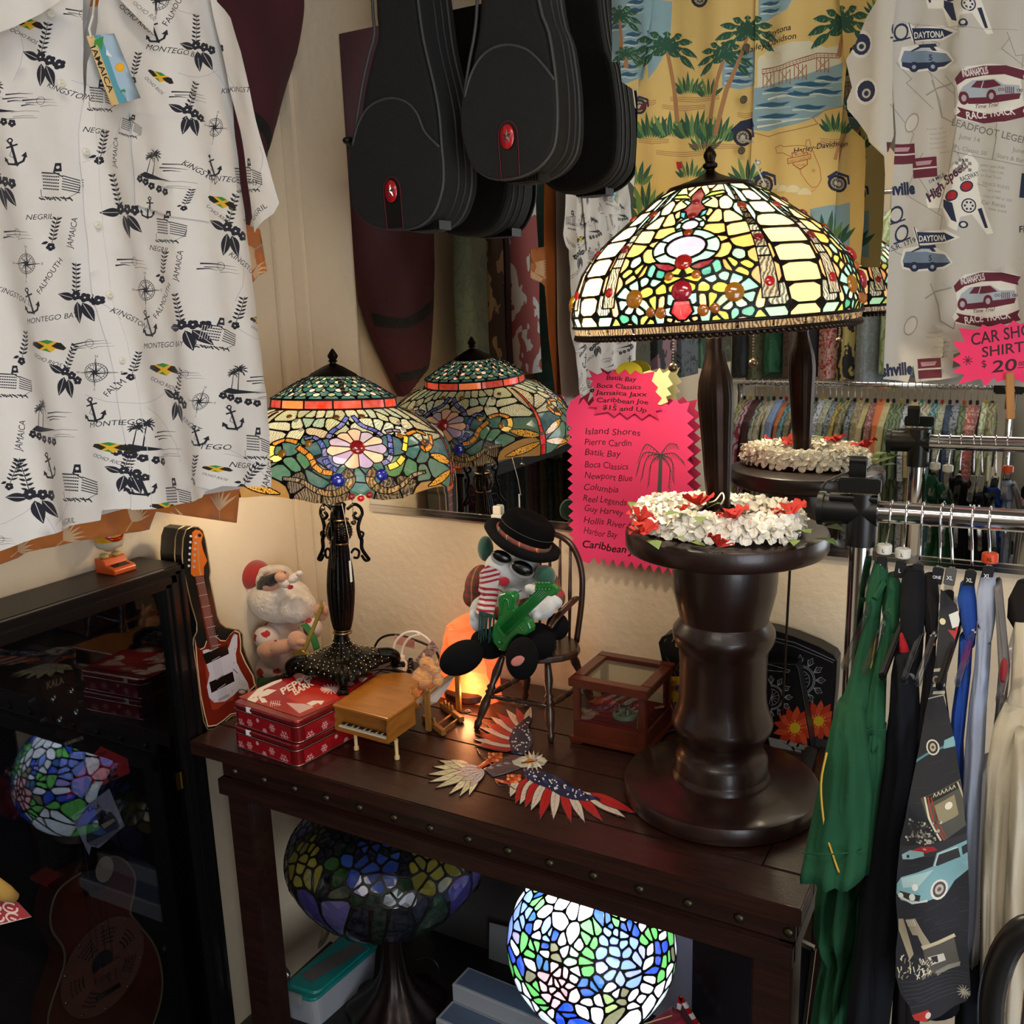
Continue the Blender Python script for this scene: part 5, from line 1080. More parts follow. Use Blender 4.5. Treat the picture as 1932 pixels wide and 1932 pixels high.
    p.line([(1508,368),(1530,364),(1542,357)],.8,'#9c5430'); p.circ(1537,323,3,'#9c5430'); p.circ(1537,323,2,SAND)
    p.poly([(1497,290),(1505,289),(1512,283),(1519,289),(1527,288),(1526,312),(1512,322),(1499,313)],'#9c5430'); p.poly([(1499,292),(1505,291),(1512,286),(1519,291),(1525,290),(1524,311),(1512,319),(1501,312)],SAND)
    p.poly([(1489,301),(1532,291),(1533,301),(1490,312)],'#9c5430'); p.poly([(1490.5,302.3),(1531,293),(1531.6,300),(1491.5,310)],SAND)
    p.text('MOTOR',1503,296,4.5,'#9c5430',-8,bold=.01,fit=19); p.text('HARLEY-DAVIDSON',1493,309,5,'#9c5430',-13,bold=.01,fit=39); p.text('CYCLES',1503,316,4.5,'#9c5430',-8,bold=.01,fit=18)
    # clouds
    for x,y,r in ((1445,350,12),(1462,345,14),(1480,350,12),(1500,352,14),(1520,356,13),(1440,100,9),(1455,95,10),(1470,98,8)):
        P = [(x+r*math.cos(PI+PI*k/8),y+12+r*math.sin(PI+PI*k/8)) for k in range(9)]; p.line(P,1,'#8ca0a0'); p.poly(P,'#d0c498')
    # motorcycles
    def moto(x,y,s,d):
        for wx in ((0,) if d else (0,36)):
            p.circ(x+wx*s,y,16*s,'#1c1c24'); p.circ(x+wx*s,y,11*s,'#8c8474'); p.circ(x+wx*s,y,8*s,'#2a2a30'); p.circ(x+wx*s,y,4*s,'#b8b09c')
            for k in range(10): a = PI*k/5; p.line([(x+wx*s,y),(x+wx*s+10*s*math.cos(a),y+10*s*math.sin(a))],.8,'#b0a890')
        p.line([(x-14*s,y-10*s),(x,y-20*s),(x+18*s,y-14*s),(x+20*s,y)],6*s,'#202a50',4*s)
    moto(1442,349,1.15,1); p.line([(1442,345),(1424,305)],3,'#b8b4a8'); p.circ(1431,307,5,'#8c8880'); p.circ(1431,307,3,'#d0ccc0')
    moto(1400,258,1.1,1); p.poly([(1378,245),(1395,228),(1420,222),(1424,240),(1400,244),(1385,252)],'#1c2440'); p.line([(1395,262),(1422,268)],5,'#a0988c')
    moto(1208,202,.9,1); p.poly([(1204,210),(1214,196),(1224,192),(1222,206)],'#5c2028'); moto(1578,345,1.0,1); moto(1320,-4,1.1,1)
    p.poly([(1272,304),(1284,304),(1284,317),(1274,318)],'#a01c24')
rt = root('hawaiian_shirt','yellow shirt printed with palms, surf, a pier and a motorcycle hung on the mirror','shirt',(1.02,YY,1.6))
for nm,ol,off in (('back_panel',[(1586,180),(1600,235),(1630,264),(1632,300),(1628,420),(1622,500),(1590,500),(1560,480),(1560,300)],.012),('front_panel',[(1205,172),(1208,110),(1225,-60),(1440,-70),(1436,60),(1430,200),(1422,300),(1420,460),(1190,450),(1200,330),(1203,250)],0),('front_panel',[(1428,-70),(1600,-70),(1612,60),(1598,122),(1590,200),(1582,300),(1575,390),(1572,480),(1412,470),(1418,300),(1424,160)],-.007),('sleeve',[(1157,-50),(1240,-60),(1236,40),(1222,120),(1206,175),(1180,158),(1176,120),(1156,118)],-.012),('sleeve',[(1580,-60),(1694,-60),(1693,5),(1692,37),(1650,70),(1609,96),(1606,116),(1597,116),(1592,60)],-.022)):
    p = Pic(domY,.016); yel(p)
    if nm == 'sleeve' and off < -.02: p.poly([(1612,95),(1650,66),(1692,32),(1695,42),(1652,76),(1612,104)],SEA); grass(p,1665,35,60,40,7)
    p.build(nm,ol,SAND,fold_b(YY,off),cloth,rt)
mk('hanger',[tube(smooth_path([hy(1230,-70,YY+.004),hy(1330,-130,YY+.004),hy(1430,-150,YY+.004),hy(1530,-120,YY+.004),hy(1640,-60,YY+.004)],4),.005,8),tube([hy(1430,-150,YY+.004),Vector((1.062,YY+.004,2.75))],.0016,6)],M('black_plastic'),rt)
for x,y in ((1408,90),(1403,188),(1399,284)): mk('button',lathe([(0,.0016),(.0046,.0018),(.0056,.001),(.006,0),(0,0)],hy(x,y,YY-.011),16,Matrix.Rotation(PI/2,3,'X')),M('coconut_button','#4c4434',.3),rt,True,40)
# ================================================================ race car shirt
CY = -.20; domC = lambda a,b: (lambda q: (q.x,q.z))(hy(a,b,CY))
NV,MR,GY = '#1b2440','#5c1a2c','#8c877e'
def car5(p,X,Y,S=1):
    p.at(X,Y,S); p.poly([(-50,5),(-44,-20),(-12,-26),(10,-28),(44,-10),(56,8),(40,20),(-20,26),(-46,20)],'#d4d0c4'); p.poly([(-46,5),(-40,-14),(-10,-16),(40,-8),(52,8),(20,16),(-42,16)],'#6c7c8c'); p.poly([(-44,8),(52,8),(36,16),(-20,22),(-44,16)],NV)
    p.poly([(-30,-14),(-10,-24),(14,-24),(22,-14)],NV); p.poly([(-24,-14),(-8,-20),(8,-20),(14,-14)],'#a8b0b4'); p.poly([(-14,-26),(20,-28),(22,-22),(-10,-20)],NV)
    for x in (-22,14): p.circ(x,16,10,NV); p.circ(x,16,4,'#8c98a4')
    p.text('5',6,4,11,NV,0,bold=.02); p.at()
def pen(p,X,Y,S=1,t='DAYTONA'):
    p.at(X,Y,S); p.poly([(-44,-26),(-38,-22),(-30,-14),(24,-18),(54,-2),(24,10),(-30,12),(-36,10),(-44,-20)],'#d4d0c4'); p.poly([(-36,-14),(22,-12),(44,-1),(20,7),(-32,10)],NV); p.text(t,-32,6,12,'#d8d4cc',-2,bold=.02,fit=58); p.line([(-42,-24),(-30,16)],2,NV); p.at()
def indy(p,X,Y,S=1):
    p.at(X,Y,S); p.poly([(-58,-22),(-40,-42),(0,-50),(46,-44),(64,-40),(56,-20),(62,20),(64,44),(20,56),(-20,56),(-56,50),(-62,38),(-52,20)],'#d2cdc0')
    p.poly([(-60,-20),(-48,-34),(-10,-46),(30,-46),(66,-38),(60,-28),(62,-22),(28,-30),(-8,-29),(-40,-20),(-56,-8)],MR)
    p.text('INDIANAPOLIS',-46,-23,13,'#d8d4cc',-12,bold=.02,fit=46,shear=0); p.text('',0,0,1,MR)
    p.poly([(-52,8),(-46,-6),(-30,-18),(10,-22),(26,-12),(54,-12),(58,4),(54,10),(-40,20),(-52,18)],'#9ca4a8'); p.poly([(-32,-6),(-22,-18),(8,-21),(22,-10),(-4,-6)],MR); p.line([(-10,-19),(-14,-6)],1.6,'#b4b8b8')
    p.poly([(-44,14),(-6,10),(20,6),(56,2),(54,12),(14,20),(-36,24)],MR)
    for x,y in ((-44,14),(4,8)): p.circ(x,y,9,MR,12); p.circ(x,y,4.5,'#a89ca0',6)
    for k in range(5): p.line([(30+k*3.4,-8),(30+k*3.4,3)],1.6,MR)
    for x in (19,25,52,57): p.circ(x,-3,2.6,MR); p.circ(x,-3,1.3,'#c8c8c4')
    p.text('Time Trial',-26,31,7,MR,-6,shear=.35,bold=.01); p.poly([(-56,30),(-40,34),(0,40),(40,34),(64,24),(60,34),(66,44),(28,54),(-10,57),(-44,50),(-58,46),(-50,38)],MR)
    p.text('RACE TRACK',-40,51,13,'#d8d4cc',-7,bold=.02,fit=88); p.at()
def cars(p):
    rs = random.Random(4)
    for k in range(16):
        x,y = rs.uniform(1680,1930),rs.uniform(0,700); p.line([(x,y),(x+rs.uniform(-20,40),y+rs.uniform(10,60)),(x+rs.uniform(0,60),y+rs.uniform(30,90)),(x+rs.uniform(-10,70),y+rs.uniform(60,120))],1.6,GY)
    for (x0,y0) in ((1757,150),(1755,535)):
        p.line([(x0,y0),(x0+15,y0+40),(x0+20,y0+70),(x0+45,y0+85),(x0+50,y0+60)],2.4,GY); p.line([(x0-10,y0+28),(x0+10,y0+15),(x0+40,y0+8)],3,GY)
        for k in range(6): p.text('Parkway road',x0-10+rs.uniform(0,30),y0+95+k*9,4,GY,-6)
        p.circ(x0-38,y0+80,12,GY,20,rot=25); p.circ(x0-38,y0+80,10,'#c0baac',17,rot=25)
    for a in ((1755,64,1),(1762,450,.92)): pen(p,*a)
    for a in ((1745,108,1),(1745,488,.95)): car5(p,*a)
    indy(p,1866,172,1.06); indy(p,1860,560,1.0)
    # speedway badge
    for dy,s in ((0,1),(-378,1)):
        p.at(1812,370+dy,s); p.poly([(-66,6),(-10,-60),(18,-82),(34,-62),(32,-22),(40,10),(62,70),(50,72),(22,34),(0,40),(-6,66),(-22,58),(-34,22),(-62,22)],'#d6d1c4')
        p.text('High Speed',-60,12,17,NV,-42,bold=.03,shear=.35,fit=104); p.text('High Speed',-58.5,11,15,MR,-42,bold=.005,shear=.35,fit=100); p.text('RACEWAY',2,-26,9,NV,-22,bold=.015,fit=36); p.text('1/4 MILE',-60,-24,7,NV,-24,bold=.01,fit=34)
        for x,y in ((-16,0),(12,-18)): p.circ(x,y,13,NV,10,rot=-30); p.circ(x,y,10,'#a01820',7.5,rot=-30)
        p.circ(16,18,16,'#d6d1c4'); p.circ(16,18,14,NV); p.circ(16,18,11.5,'#ccc8bc')
        for k in range(6): a = PI*k/3; p.circ(16+7*math.cos(a),18+7*math.sin(a),2.2,NV,n=8)
        p.poly([(-32,6),(-14,14),(-6,50),(-16,46),(-32,20)],NV); p.circ(6,54,9,NV,7); p.circ(6,54,5,'#ccc8bc',4); p.poly([(32,24),(40,22),(52,60),(46,60)],NV); p.at()
    p.text('LEADFOOT LEGENDS',1795,238,13,'#716c64',13,bold=.015,fit=170)
    for t,x,y,h in (('June 14',1810,262,9),('June 15',1910,285,9),('IPL Classic 50',1798,282,8),('Stars & Bars',1880,297,8),('gates open 8:00',1850,312,5),('race Time 2:00',1850,322,5),('at Oval Track',1850,332,5),('TRUCE RULES',1852,348,6),('cars with',1862,360,5),('race of 400 or 500',1855,371,5),('Car Races',1850,384,8),('mile track',1865,396,6)): p.text(t,x,y,h,'#7c776e',10)
    p.line([(1880,258),(1872,300)],1.4,'#7c776e'); p.line([(1800,288),(1930,312)],1.2,'#7c776e'); p.line([(1700,40),(1800,52),(1920,56)],0.9,GY); p.line([(1806,240),(1790,330),(1770,400)],2,GY)
    for x,y in ((1700,285),(1742,310),(1752,690)): p.poly([(x-22,y-12),(x+24,y-16),(x+26,y+22),(x-20,y+26)],MR); p.poly([(x-16,y-6),(x+16,y-9),(x+12,y-1),(x-14,y+2)],'#a8848c'); p.line([(x-20,y+8),(x+24,y+4)],3,'#c8c0b8')
    for x,y in ((1682,370),(1678,712)): p.text('Nashville',x-42,y,22,NV,-4,bold=.05,fit=86)
    for x,y in ((1690,405),(1700,60),(1700,440)): p.circ(x,y,12,NV,18,rot=20); p.circ(x,y,9,'#b8b4a8',13,rot=20); p.line([(x-14,y+20),(x+16,y+8)],3,NV)
    p.text('B',1920,370,44,NV,6,bold=.03); p.text('FL',1922,438,12,NV,0,bold=.02); p.text('U.S.R. 1719',1672,478,9,NV,-22,bold=.01)
    for x,y in ((1630,90),(1640,178)): p.circ(x,y,22,'#cac6bc',26); p.circ(x,y,18,NV,20); p.circ(x,y+4,9,'#b8b4a8'); p.circ(x,y+4,5,NV)
    p.poly([(1800,668),(1812,664),(1812,690),(1798,694)],'#6c675e')
    for i in range(5):
        for j in range(4): 
            if (i+j) % 2: p.poly([(1803+i*6,300+j*6),(1809+i*6,300+j*6),(1809+i*6,306+j*6),(1803+i*6,306+j*6)],'#7c776e')
cr = root('car_shirt','grey shirt printed with race cars and track badges at upper right','shirt',(1.38,CY,1.47))
def fold_c(off,amp=1): return lambda u,v: Vector((u,CY+off+amp*(.010*math.sin((u-1.2)*58+.8*v)*(1 if u < 1.36 else .35)+.004*math.sin(u*130+2*v)),v))
for nm,ol,off in (('back_panel',[(1700,600),(1730,715),(1740,725),(2020,735),(2020,640)],.02),('front_panel',[(1690,-70),(2020,-90),(2020,660),(1800,712),(1727,722),(1722,690),(1712,722),(1667,715),(1672,600),(1680,420),(1690,250),(1682,100)],0),('sleeve',[(1640,40),(1700,-40),(1690,60),(1688,180),(1690,260),(1678,300),(1650,270),(1622,232),(1603,210),(1602,195),(1612,170),(1605,140),(1600,118),(1615,96)],-.02)):
    p = Pic(domC,.014); cars(p); p.build(nm,ol,'#b4afa4' if nm != 'sleeve' else '#b8b2a4',fold_c(off),cloth,cr)
mk('hanger',[tube(smooth_path([hy(1690,-80,CY+.006),hy(1790,-150,CY+.006),hy(1900,-180,CY+.006),hy(2010,-120,CY+.006)],4),.005,8),tube([hy(1900,-180,CY+.006),(hy(1900,-180,CY).x,CY+.006,2.75)],.0016,6)],M('black_plastic'),cr)
# ================================================================ paper signs
neon = M('neon_paper','#ffffff',.6,attr=True)
def burst(P,n=0): return P
def zig(a,b,n,d):
    """zigzag edge from a to b (pixels), teeth d outwards (to the left of travel)"""
    out = []; dx,dy = b[0]-a[0],b[1]-a[1]; L = math.hypot(dx,dy); nx,ny = dy/L,-dx/L
    for k in range(n): t0,t1 = k/n,(k+.5)/n; out += [(a[0]+dx*t0,a[1]+dy*t0),(a[0]+dx*t1+nx*d,a[1]+dy*t1+ny*d)]
    return out
SY = -.028; dS = lambda a,b: (lambda q: (q.x,q.z))(hy(a,b,SY))
flat = lambda y,lean=0: (lambda u,v: Vector((u,y+lean*(v-1.2)+.0015*math.sin(u*25),v)))
PK_ = '#ee3c70'
p = Pic(dS,.05)
names = [('Island Shores',1104,818,0),('Pierre Cardin',1103,838,1),('Batik Bay',1103,858,2),('Boca Classics',1103,880,3),('Newport Blue',1103,901,3),('Columbia',1101,923,4),('Reel Legends',1100,944,5),('Guy Harvey',1102,964,5),('Hollis River',1101,985,6),('Harbor Bay',1101,1006,7),('Caribbean Joe',1098,1030,8)]
for i,(t,x,y,r) in enumerate(names): p.text(t,x,y,12 if i < 10 else 13.5,'#4c1420' if i < 10 else '#1c0c10',r+2,bold=.004 if i < 10 else .02,jit=1.2,shear=.08,fit={0: 104,1: 88,2: 68,3: 82,4: 90,5: 66,6: 82,7: 74,8: 80,9: 64,10: 116}[i])
p.line([(1247,860),(1246,900),(1243,950),(1240,970)],7,'#4c4c48',9)
for k,(ex,ey,cx_,cy_) in enumerate(((1206,865,1220,838),(1212,900,1222,862),(1225,912,1230,872),(1262,918,1264,880),(1270,905,1268,868),(1290,870,1272,855),(1278,838,1262,838),(1203,890,1215,855))):
    P_ = [(1247,858),(cx_,cy_),(ex,ey)]; S_ = [(q.x,q.y) for q in smooth_path([(a,b,0) for a,b in P_],6)]; p.line(S_,2.2,'#3c3c3a',1)
    for q in S_[1:]: p.line([q,(q[0]+(-4 if ex < 1247 else 4),q[1]+10)],1.4,'#3c3c3a',.5)
big = zig((1078,756),(1306,762),6,14)[:2]+[(1092,764),(1102,752),(1112,766),(1122,754),(1232,768),(1250,756),(1262,764),(1275,752),(1283,762),(1302,758)]+zig((1297,776),(1297,1072),13,13)+zig((1296,1074),(1105,1048),11,14)+[(1100,1058),(1080,1020)]+zig((1084,1016),(1080,790),13,10)+[(1070,776)]
o = p.build('price_list_sign',big,PK_,flat(SY-.001,.0),neon,None,thick=.0008,smooth=False); tag(o,'large hot pink zigzag sign listing shirt labels beside a drawn palm tree','sign')
p = Pic(dS,.05)
for i,(t,x,y,wd) in enumerate((('Batik Bay',1146,716,58),('Boca Classics',1128,730,84),('Jamaica Jaxx',1128,743,96),('Caribbean Joe',1128,757,98),('$15 and Up',1139,772,84))): p.text(t,x,y,8.5,'#2a0810',3,bold=.02,jit=.8,shear=.1,fit=wd)
p.text('00',1160,764,4,'#2a0810',0,bold=.02)
sm = [(1114,697),(1130,706),(1142,701),(1150,707),(1160,697),(1170,706),(1182,696),(1192,707),(1201,698),(1212,705),(1238,700),(1232,718),(1244,730),(1239,738),(1251,750),(1243,760),(1253,772),(1240,774),(1246,790),(1228,780),(1214,790),(1200,779),(1186,788),(1172,777),(1162,785),(1150,776),(1125,780),(1130,768),(1114,766),(1124,755),(1121,742),(1127,732),(1116,726),(1122,718),(1110,714),(1120,710)]
o = p.build('price_sign',sm,'#d42c5c',flat(SY-.008,.0),neon,None,thick=.0008,smooth=False); tag(o,'small pink starburst sign with handwritten labels taped above the big pink sign','sign')
o = mk('starburst_card',prism([dS(*q) for q in ((1215,702),(1228,698),(1240,702),(1246,694),(1252,704),(1268,696),(1262,710),(1271,725),(1260,732),(1268,744),(1258,748),(1262,758),(1248,764),(1230,758),(1215,740))],lambda u,v,t: Vector((u,t,v)),SY-.005,SY-.004),M('cream_card','#e4dca0',.7)); tag(o,'blank pale yellow starburst card behind the small pink sign','card')
o = mk('yellow_balloon_card',prism([(lambda c,k: (c[0]+.026*math.cos(k),c[1]+.019*math.sin(k)))(dS(1188,702),2*PI*k/24) for k in range(24)],lambda u,v,t: Vector((u,t,v)),SY-.0035,SY-.0015),M('olive_card','#b4a418',.6)); tag(o,'round olive yellow card peeking over the small pink sign','card')
# tape holding the signs to the mirror
for q in ((1100,770),(1280,775),(1180,760)):
    pass
# car shirt sign
SX = -.262; dT = lambda a,b: (lambda q: (q.x,q.z))(hy(a,b,SX)); p = Pic(dT,.05)
p.text('CAR SHOW',1832,652,22,'#300a18',-10,bold=.012,shear=.12,fit=150); p.text('SHIRTS',1852,674,19,'#300a18',-8,bold=.012,shear=.1,fit=96); p.text('20',1870,703,22,'#300a18',-6,bold=.014,shear=.15,fit=50); p.text('00',1922,690,8,'#300a18',-6,bold=.014); p.line([(1920,694),(1936,692)],1.5,'#300a18'); p.text('$',1852,693,13,'#300a18',-6,bold=.01)
for k in range(4): a = PI*k/4+.3; p.line([(1826-9*math.cos(a),680-9*math.sin(a)),(1826+9*math.cos(a),680+9*math.sin(a))],1.6,'#300a18')
sg = [(1809,619),(1845,622),(1854,612),(1866,617),(1888,610),(1900,615),(1912,604),(1925,612),(1950,600),(1975,612),(1990,602),(1998,625),(2020,640),(2000,655),(2018,672),(1995,680),(2008,705),(1980,702),(1970,720),(1945,708),(1930,722),(1915,714),(1903,724),(1895,716),(1881,721),(1875,712),(1860,729),(1850,714),(1808,725),(1820,707),(1796,702),(1815,690),(1795,678),(1813,668),(1797,643),(1820,645)]
o = p.build('price_sign',sg,'#e62c62',flat(SX,.0),neon,None,thick=.0008,smooth=False); tag(o,'hot pink starburst sign advertising car show shirts, clipped below the race car shirt','sign')
cp = root('clothespin','wooden clothespin gripping the bottom of the pink car show shirt sign','clothespin',hy(1905,790,SX-.006)); wd_ = M('pine','#b07a40',.6,var=.25,vs=20,stretch=(6,6,1))
for s in (-1,1): mk('prong',obox(hy(1905,703,SX+.004*s-.001),hy(1907,791,SX+.0065*s-.001),.0100,.0045,(0,1,0),.0012),wd_,cp)
q = hy(1905,735,SX); mk('spring',[tube([q+Vector((-.006+.0012*k,.008*math.sin(k*PI/2),.003*math.cos(k*PI/2))) for k in range(11)],.0007,5)],M('chrome'),cp)
# ================================================================ the clothes rack at the right
chrome = M('chrome'); bp = M('black_plastic')
ra = hy(1640,964,-.34); rb = hy(1932,983,-.34); dr = (rb-ra).normalized(); r0 = ra-dr*.045; r1 = ra+dr*.98; RR = .0145
rk = root('clothes_rack','chrome clothes rack with black plastic joint at the right','clothes rack',(r0.x+.2,-.34,0))
mk('rail',tube([r0,r1],RR,24),chrome,rk,True,40)
px_ = hy(1621,1100,-.34).x
for nm,x in (('post',px_),('post',r1.x-.05)): mk(nm,tube([(x,-.34,.09),(x,-.34,1.31)],.0155,24),chrome,rk,True,40)
cl = hy(1547,950,-.34); mk('joint',[tube([ra-dr*.060,ra+dr*.012],.0205,28),tube([ra-dr*.066,ra-dr*.058],.0235,28),tube([(px_,-.34,1.325),(px_,-.34,1.305),(px_,-.34,1.262),(px_,-.34,1.252)],[.020,.0205,.0205,.020],24),box(px_-.030,px_+.024,-.365,-.352,1.328,1.348,.002),tube([ra-dr*.05+Vector((0,-.012,.019)),ra+dr*.012+Vector((0,-.012,.019))],.006,12)],bp,rk,True,40)
mk('clip_bracket',[box(px_-.022,px_+.0,-.332,-.322,1.335,1.372,.002),tube([(px_-.022,-.327,1.366),(px_,-.327,1.366)],.006,10)],bp,rk,True,40)
for x in (px_,r1.x-.05):
    mk('foot',[box(x-.02,x+.02,-.62,-.06,.05,.09,.006)],bp,rk)
    for y in (-.58,-.10): mk('caster',ell((x,y,.027),(.012,.027,.027),None,16,10),bp,rk,True)
# hangers with size markers
def hanger(top,bot,txt,ring,lab,clear=True,i=0):
    A = hy(top[0],top[1],-.34); c = ra+dr*((A.x-ra.x)/dr.x); g = root('shirt_hanger',lab,'hanger',(c.x,-.34,c.z-.12),'hangers on the right rack')
    B = hy(bot[0],bot[1],-.35); hk = [c+Vector((0,(RR+.0012)*math.cos(t),(RR+.0012)*math.sin(t))) for t in [PI*1.0-PI*k/8 for k in range(-1,9)]]
    hk = [c+Vector((.0,.0,0))+Vector((0,-(RR+.0014)*math.cos(PI*k/8),(RR+.0014)*math.sin(PI*k/8))) for k in range(8,-1,-1)]
    mk('hook',tube(smooth_path(hk+[c+Vector((0,-RR-.0016,-.012)),(c+B)/2+Vector((0,-.004,-.004)),B],3),.0016,8),chrome,g,True)
    cm = clearm('clear_styrene','#e6eaf0',.05,.10) if clear else bp
    N_ = B+Vector((0,0,-.010))
    mk('neck',obox(B+Vector((0,-.002,-.004)),B+Vector((-.004,-.006,-.055)),.011,.012,(0,1,0),.002),cm,g)
    mk('arm',[obox(B+Vector((-.003,-.004,-.046)),B+Vector((-.018,-.17,-.105)),.007,.012,(0,0,1),.002),obox(B+Vector((-.003,-.004,-.046)),B+Vector((.012,.17,-.105)),.007,.012,(0,0,1),.002)],cm,g)
    lb = mk('size_label',obox(B+Vector((0,-.0085,-.004)),B+Vector((-.002,-.0105,-.026)),.0135,.004,(0,1,0),.001),M('label_grey' if i == 4 else 'label_black','#5c5a58' if i == 4 else '#16161a',.4),g)
    V,F,w_ = glyphs(txt,.02,0); k = .0065 if len(txt) < 3 else .005; q = B+Vector((-.0012-w_*k/2*.95,-.0145,-.0178))
    if txt: mk('size_letter',([q+Vector((v[0]*k*.95,0,v[1]*k*1.15)) for v in V],F),M('white_print','#e8e8e8',.6),lb)
    if ring:
        mk('size_ring',lathe([(.0,.006),(.0085,.006),(.0098,.0045),(.0098,-.0055),(.0085,-.007),(0,-.007)],B+Vector((0,0,.006)),20),M('ring_orange' if ring == 'o' else 'ring_white','#d84818' if ring == 'o' else '#dcd8cc',.4),g,True,40)
        q = B+Vector((-w_*k/2*.9,-.0102,.0028)); mk('ring_letter',([q+Vector((v[0]*k*.9,0,v[1]*k)) for v in V],F),M('black_print','#101010',.6),g)
    return g,B
HG = [((1683,952),(1668,1043),'L','w','clear hanger with white L size ring, leftmost on the right rack'),((1713,953),(1703,1051),'L','w','clear hanger with white L size ring, second on the right rack'),((1743,954),(1735,1056),'3X','','black hanger marked 3X on the right rack'),((1778,957),(1773,1062),'ONE','','clear hanger with small grey printed label on the right rack'),((1797,958),(1797,1064),'XL','','hanger with pale grey XL label on the right rack'),((1837,962),(1834,1068),'XL','','black hanger with XL label beside the blue shirt'),((1869,964),(1867,1060),'XL','o','clear hanger with orange XL size ring on the right rack'),((1945,968),(1938,1085),'','','hanger of the rightmost cream shirt at the frame edge')]
for i,h in enumerate(HG): hanger(h[0],h[1],h[2],h[3],h[4],i not in (2,5),i)
def twill(n,c,c2=None): return M('twill_'+n,c,.9,col2=c2,vs=6,bump=.2,bs=600,spec=.2)
def garment(nm,lab,cat,mat,parts,extra=None):
    a = hy((parts[0][2][0][1]+parts[0][2][0][2])/2,parts[0][2][0][0],parts[0][2][0][3]); g = root(nm,lab,cat,(a.x,a.y,.3),None)
    for pn,m_,rw,d,fo in parts: mk(pn,rows(rw,d,28,fo,len(rw)*7+int(rw[0][1])),m_ or mat,g,True)
    if extra: extra(g)
    return g
gn = twill('green','#24563a','#1c4830')
def pipeg(g,pts,r=.0013,m=None): mk('piping',tube(smooth_path([hy(a,b,y) for a,b,y in pts],4),r,6),m or M('gold_piping','#c89c2c',.6),g,True)
def ex1(g):
    pipeg(g,[(1560,1480-60,-.617),(1549,1480,-.626),(1556,1560,-.636),(1572,1615,-.642),(1583,1646,-.646)]); pipeg(g,[(1654,1185,-.415),(1645,1250,-.47),(1634,1275,-.49)]); mk('cuff_seam',tube(smooth_path([hy(a,b,y) for a,b,y in ((1512,1608,-.636),(1560,1612,-.652),(1632,1606,-.632))],4),.001,5),gn,g)
    mk('under_button_tab',tube([hy(1668,1100,-.38),hy(1650,1130,-.40)],.004,6),gn,g)
garment('polo_shirt','green polo shirt with thin gold piping, leftmost on the right rack','shirt',gn,[
 ('collar',gn,[(1058,1650,1672,-.345),(1085,1642,1676,-.36),(1120,1634,1668,-.375),(1165,1632,1660,-.395),(1185,1640,1657,-.40)],.02,.05),
 ('yoke',gn,[(1150,1634,1662,-.38),(1200,1624,1658,-.42),(1260,1608,1650,-.47),(1320,1588,1640,-.52),(1370,1575,1630,-.54)],.03,.06),
 ('sleeve',gn,[(1322,1581,1628,-.53),(1360,1570,1632,-.56),(1420,1557,1640,-.585),(1500,1541,1645,-.60),(1580,1524,1640,-.61),(1652,1510,1632,-.62)],.032,.10),
 ('shirt_body',gn,[(1600,1556,1640,-.50),(1680,1542,1626,-.50),(1740,1538,1618,-.50),(1785,1556,1612,-.49),(1850,1542,1600,-.48),(1960,1525,1596,-.47)],.05,.16)],ex1)
def ex2(g): pipeg(g,[(1687,1200,-.425),(1672,1260,-.475),(1668,1310,-.49)]); pipeg(g,[(1598,1392,-.585),(1612,1405,-.59),(1619,1434,-.595)]); mk('arm_seam',tube(smooth_path([hy(a,b,y) for a,b,y in ((1636,1373,-.560),(1650,1378,-.566),(1670,1378,-.56))],3),.001,5),gn,g)
garment('polo_shirt','green polo shirt hanging second on the right rack behind the piped one','shirt',gn,[
 ('collar',gn,[(1085,1672,1692,-.35),(1110,1668,1702,-.365),(1150,1664,1700,-.39),(1185,1672,1695,-.41)],.02,.05),
 ('yoke',gn,[(1160,1668,1694,-.39),(1210,1660,1690,-.43),(1280,1642,1672,-.48),(1360,1622,1670,-.53),(1400,1615,1668,-.54)],.028,.06),
 ('sleeve',gn,[(1370,1626,1672,-.53),(1440,1618,1668,-.55),(1540,1600,1655,-.56),(1640,1585,1645,-.57)],.028,.10),
 ('shirt_body',gn,[(1560,1600,1660,-.46),(1700,1600,1650,-.46),(1960,1570,1625,-.46)],.05,.12)],ex2)
nvy = twill('navy','#14161e','#0e1016')
def ex3(g):
    mk('red_yoke',rows([(1196,1698,1703,-.452),(1215,1696,1712,-.458),(1235,1696,1718,-.464),(1256,1700,1723,-.466)],.006,10),twill('red','#a01c28'),g,True); q = hy(1718,1277,-.50); mk('button',lathe([(0,.0016),(.0036,.0018),(.0046,.001),(.005,0),(0,0)],q,16,Matrix.Rotation(PI/2,3,'X')),M('grey_button','#5c5c5c',.3),g,True)
garment('work_shirt','black shirt with a red shoulder patch and grey button on the right rack','shirt',nvy,[
 ('collar',nvy,[(1072,1706,1742,-.35),(1100,1700,1748,-.37),(1150,1698,1745,-.41),(1220,1700,1742,-.44),(1260,1722,1738,-.45)],.02,.05),
 ('sleeve',nvy,[(1225,1690,1724,-.455),(1270,1682,1732,-.48),(1340,1678,1735,-.50),(1440,1664,1732,-.52),(1540,1642,1722,-.54),(1640,1626,1712,-.55),(1760,1618,1700,-.56),(1960,1592,1675,-.56)],.035,.08)],ex3)
chr_ = twill('charcoal','#1d191b','#151214')
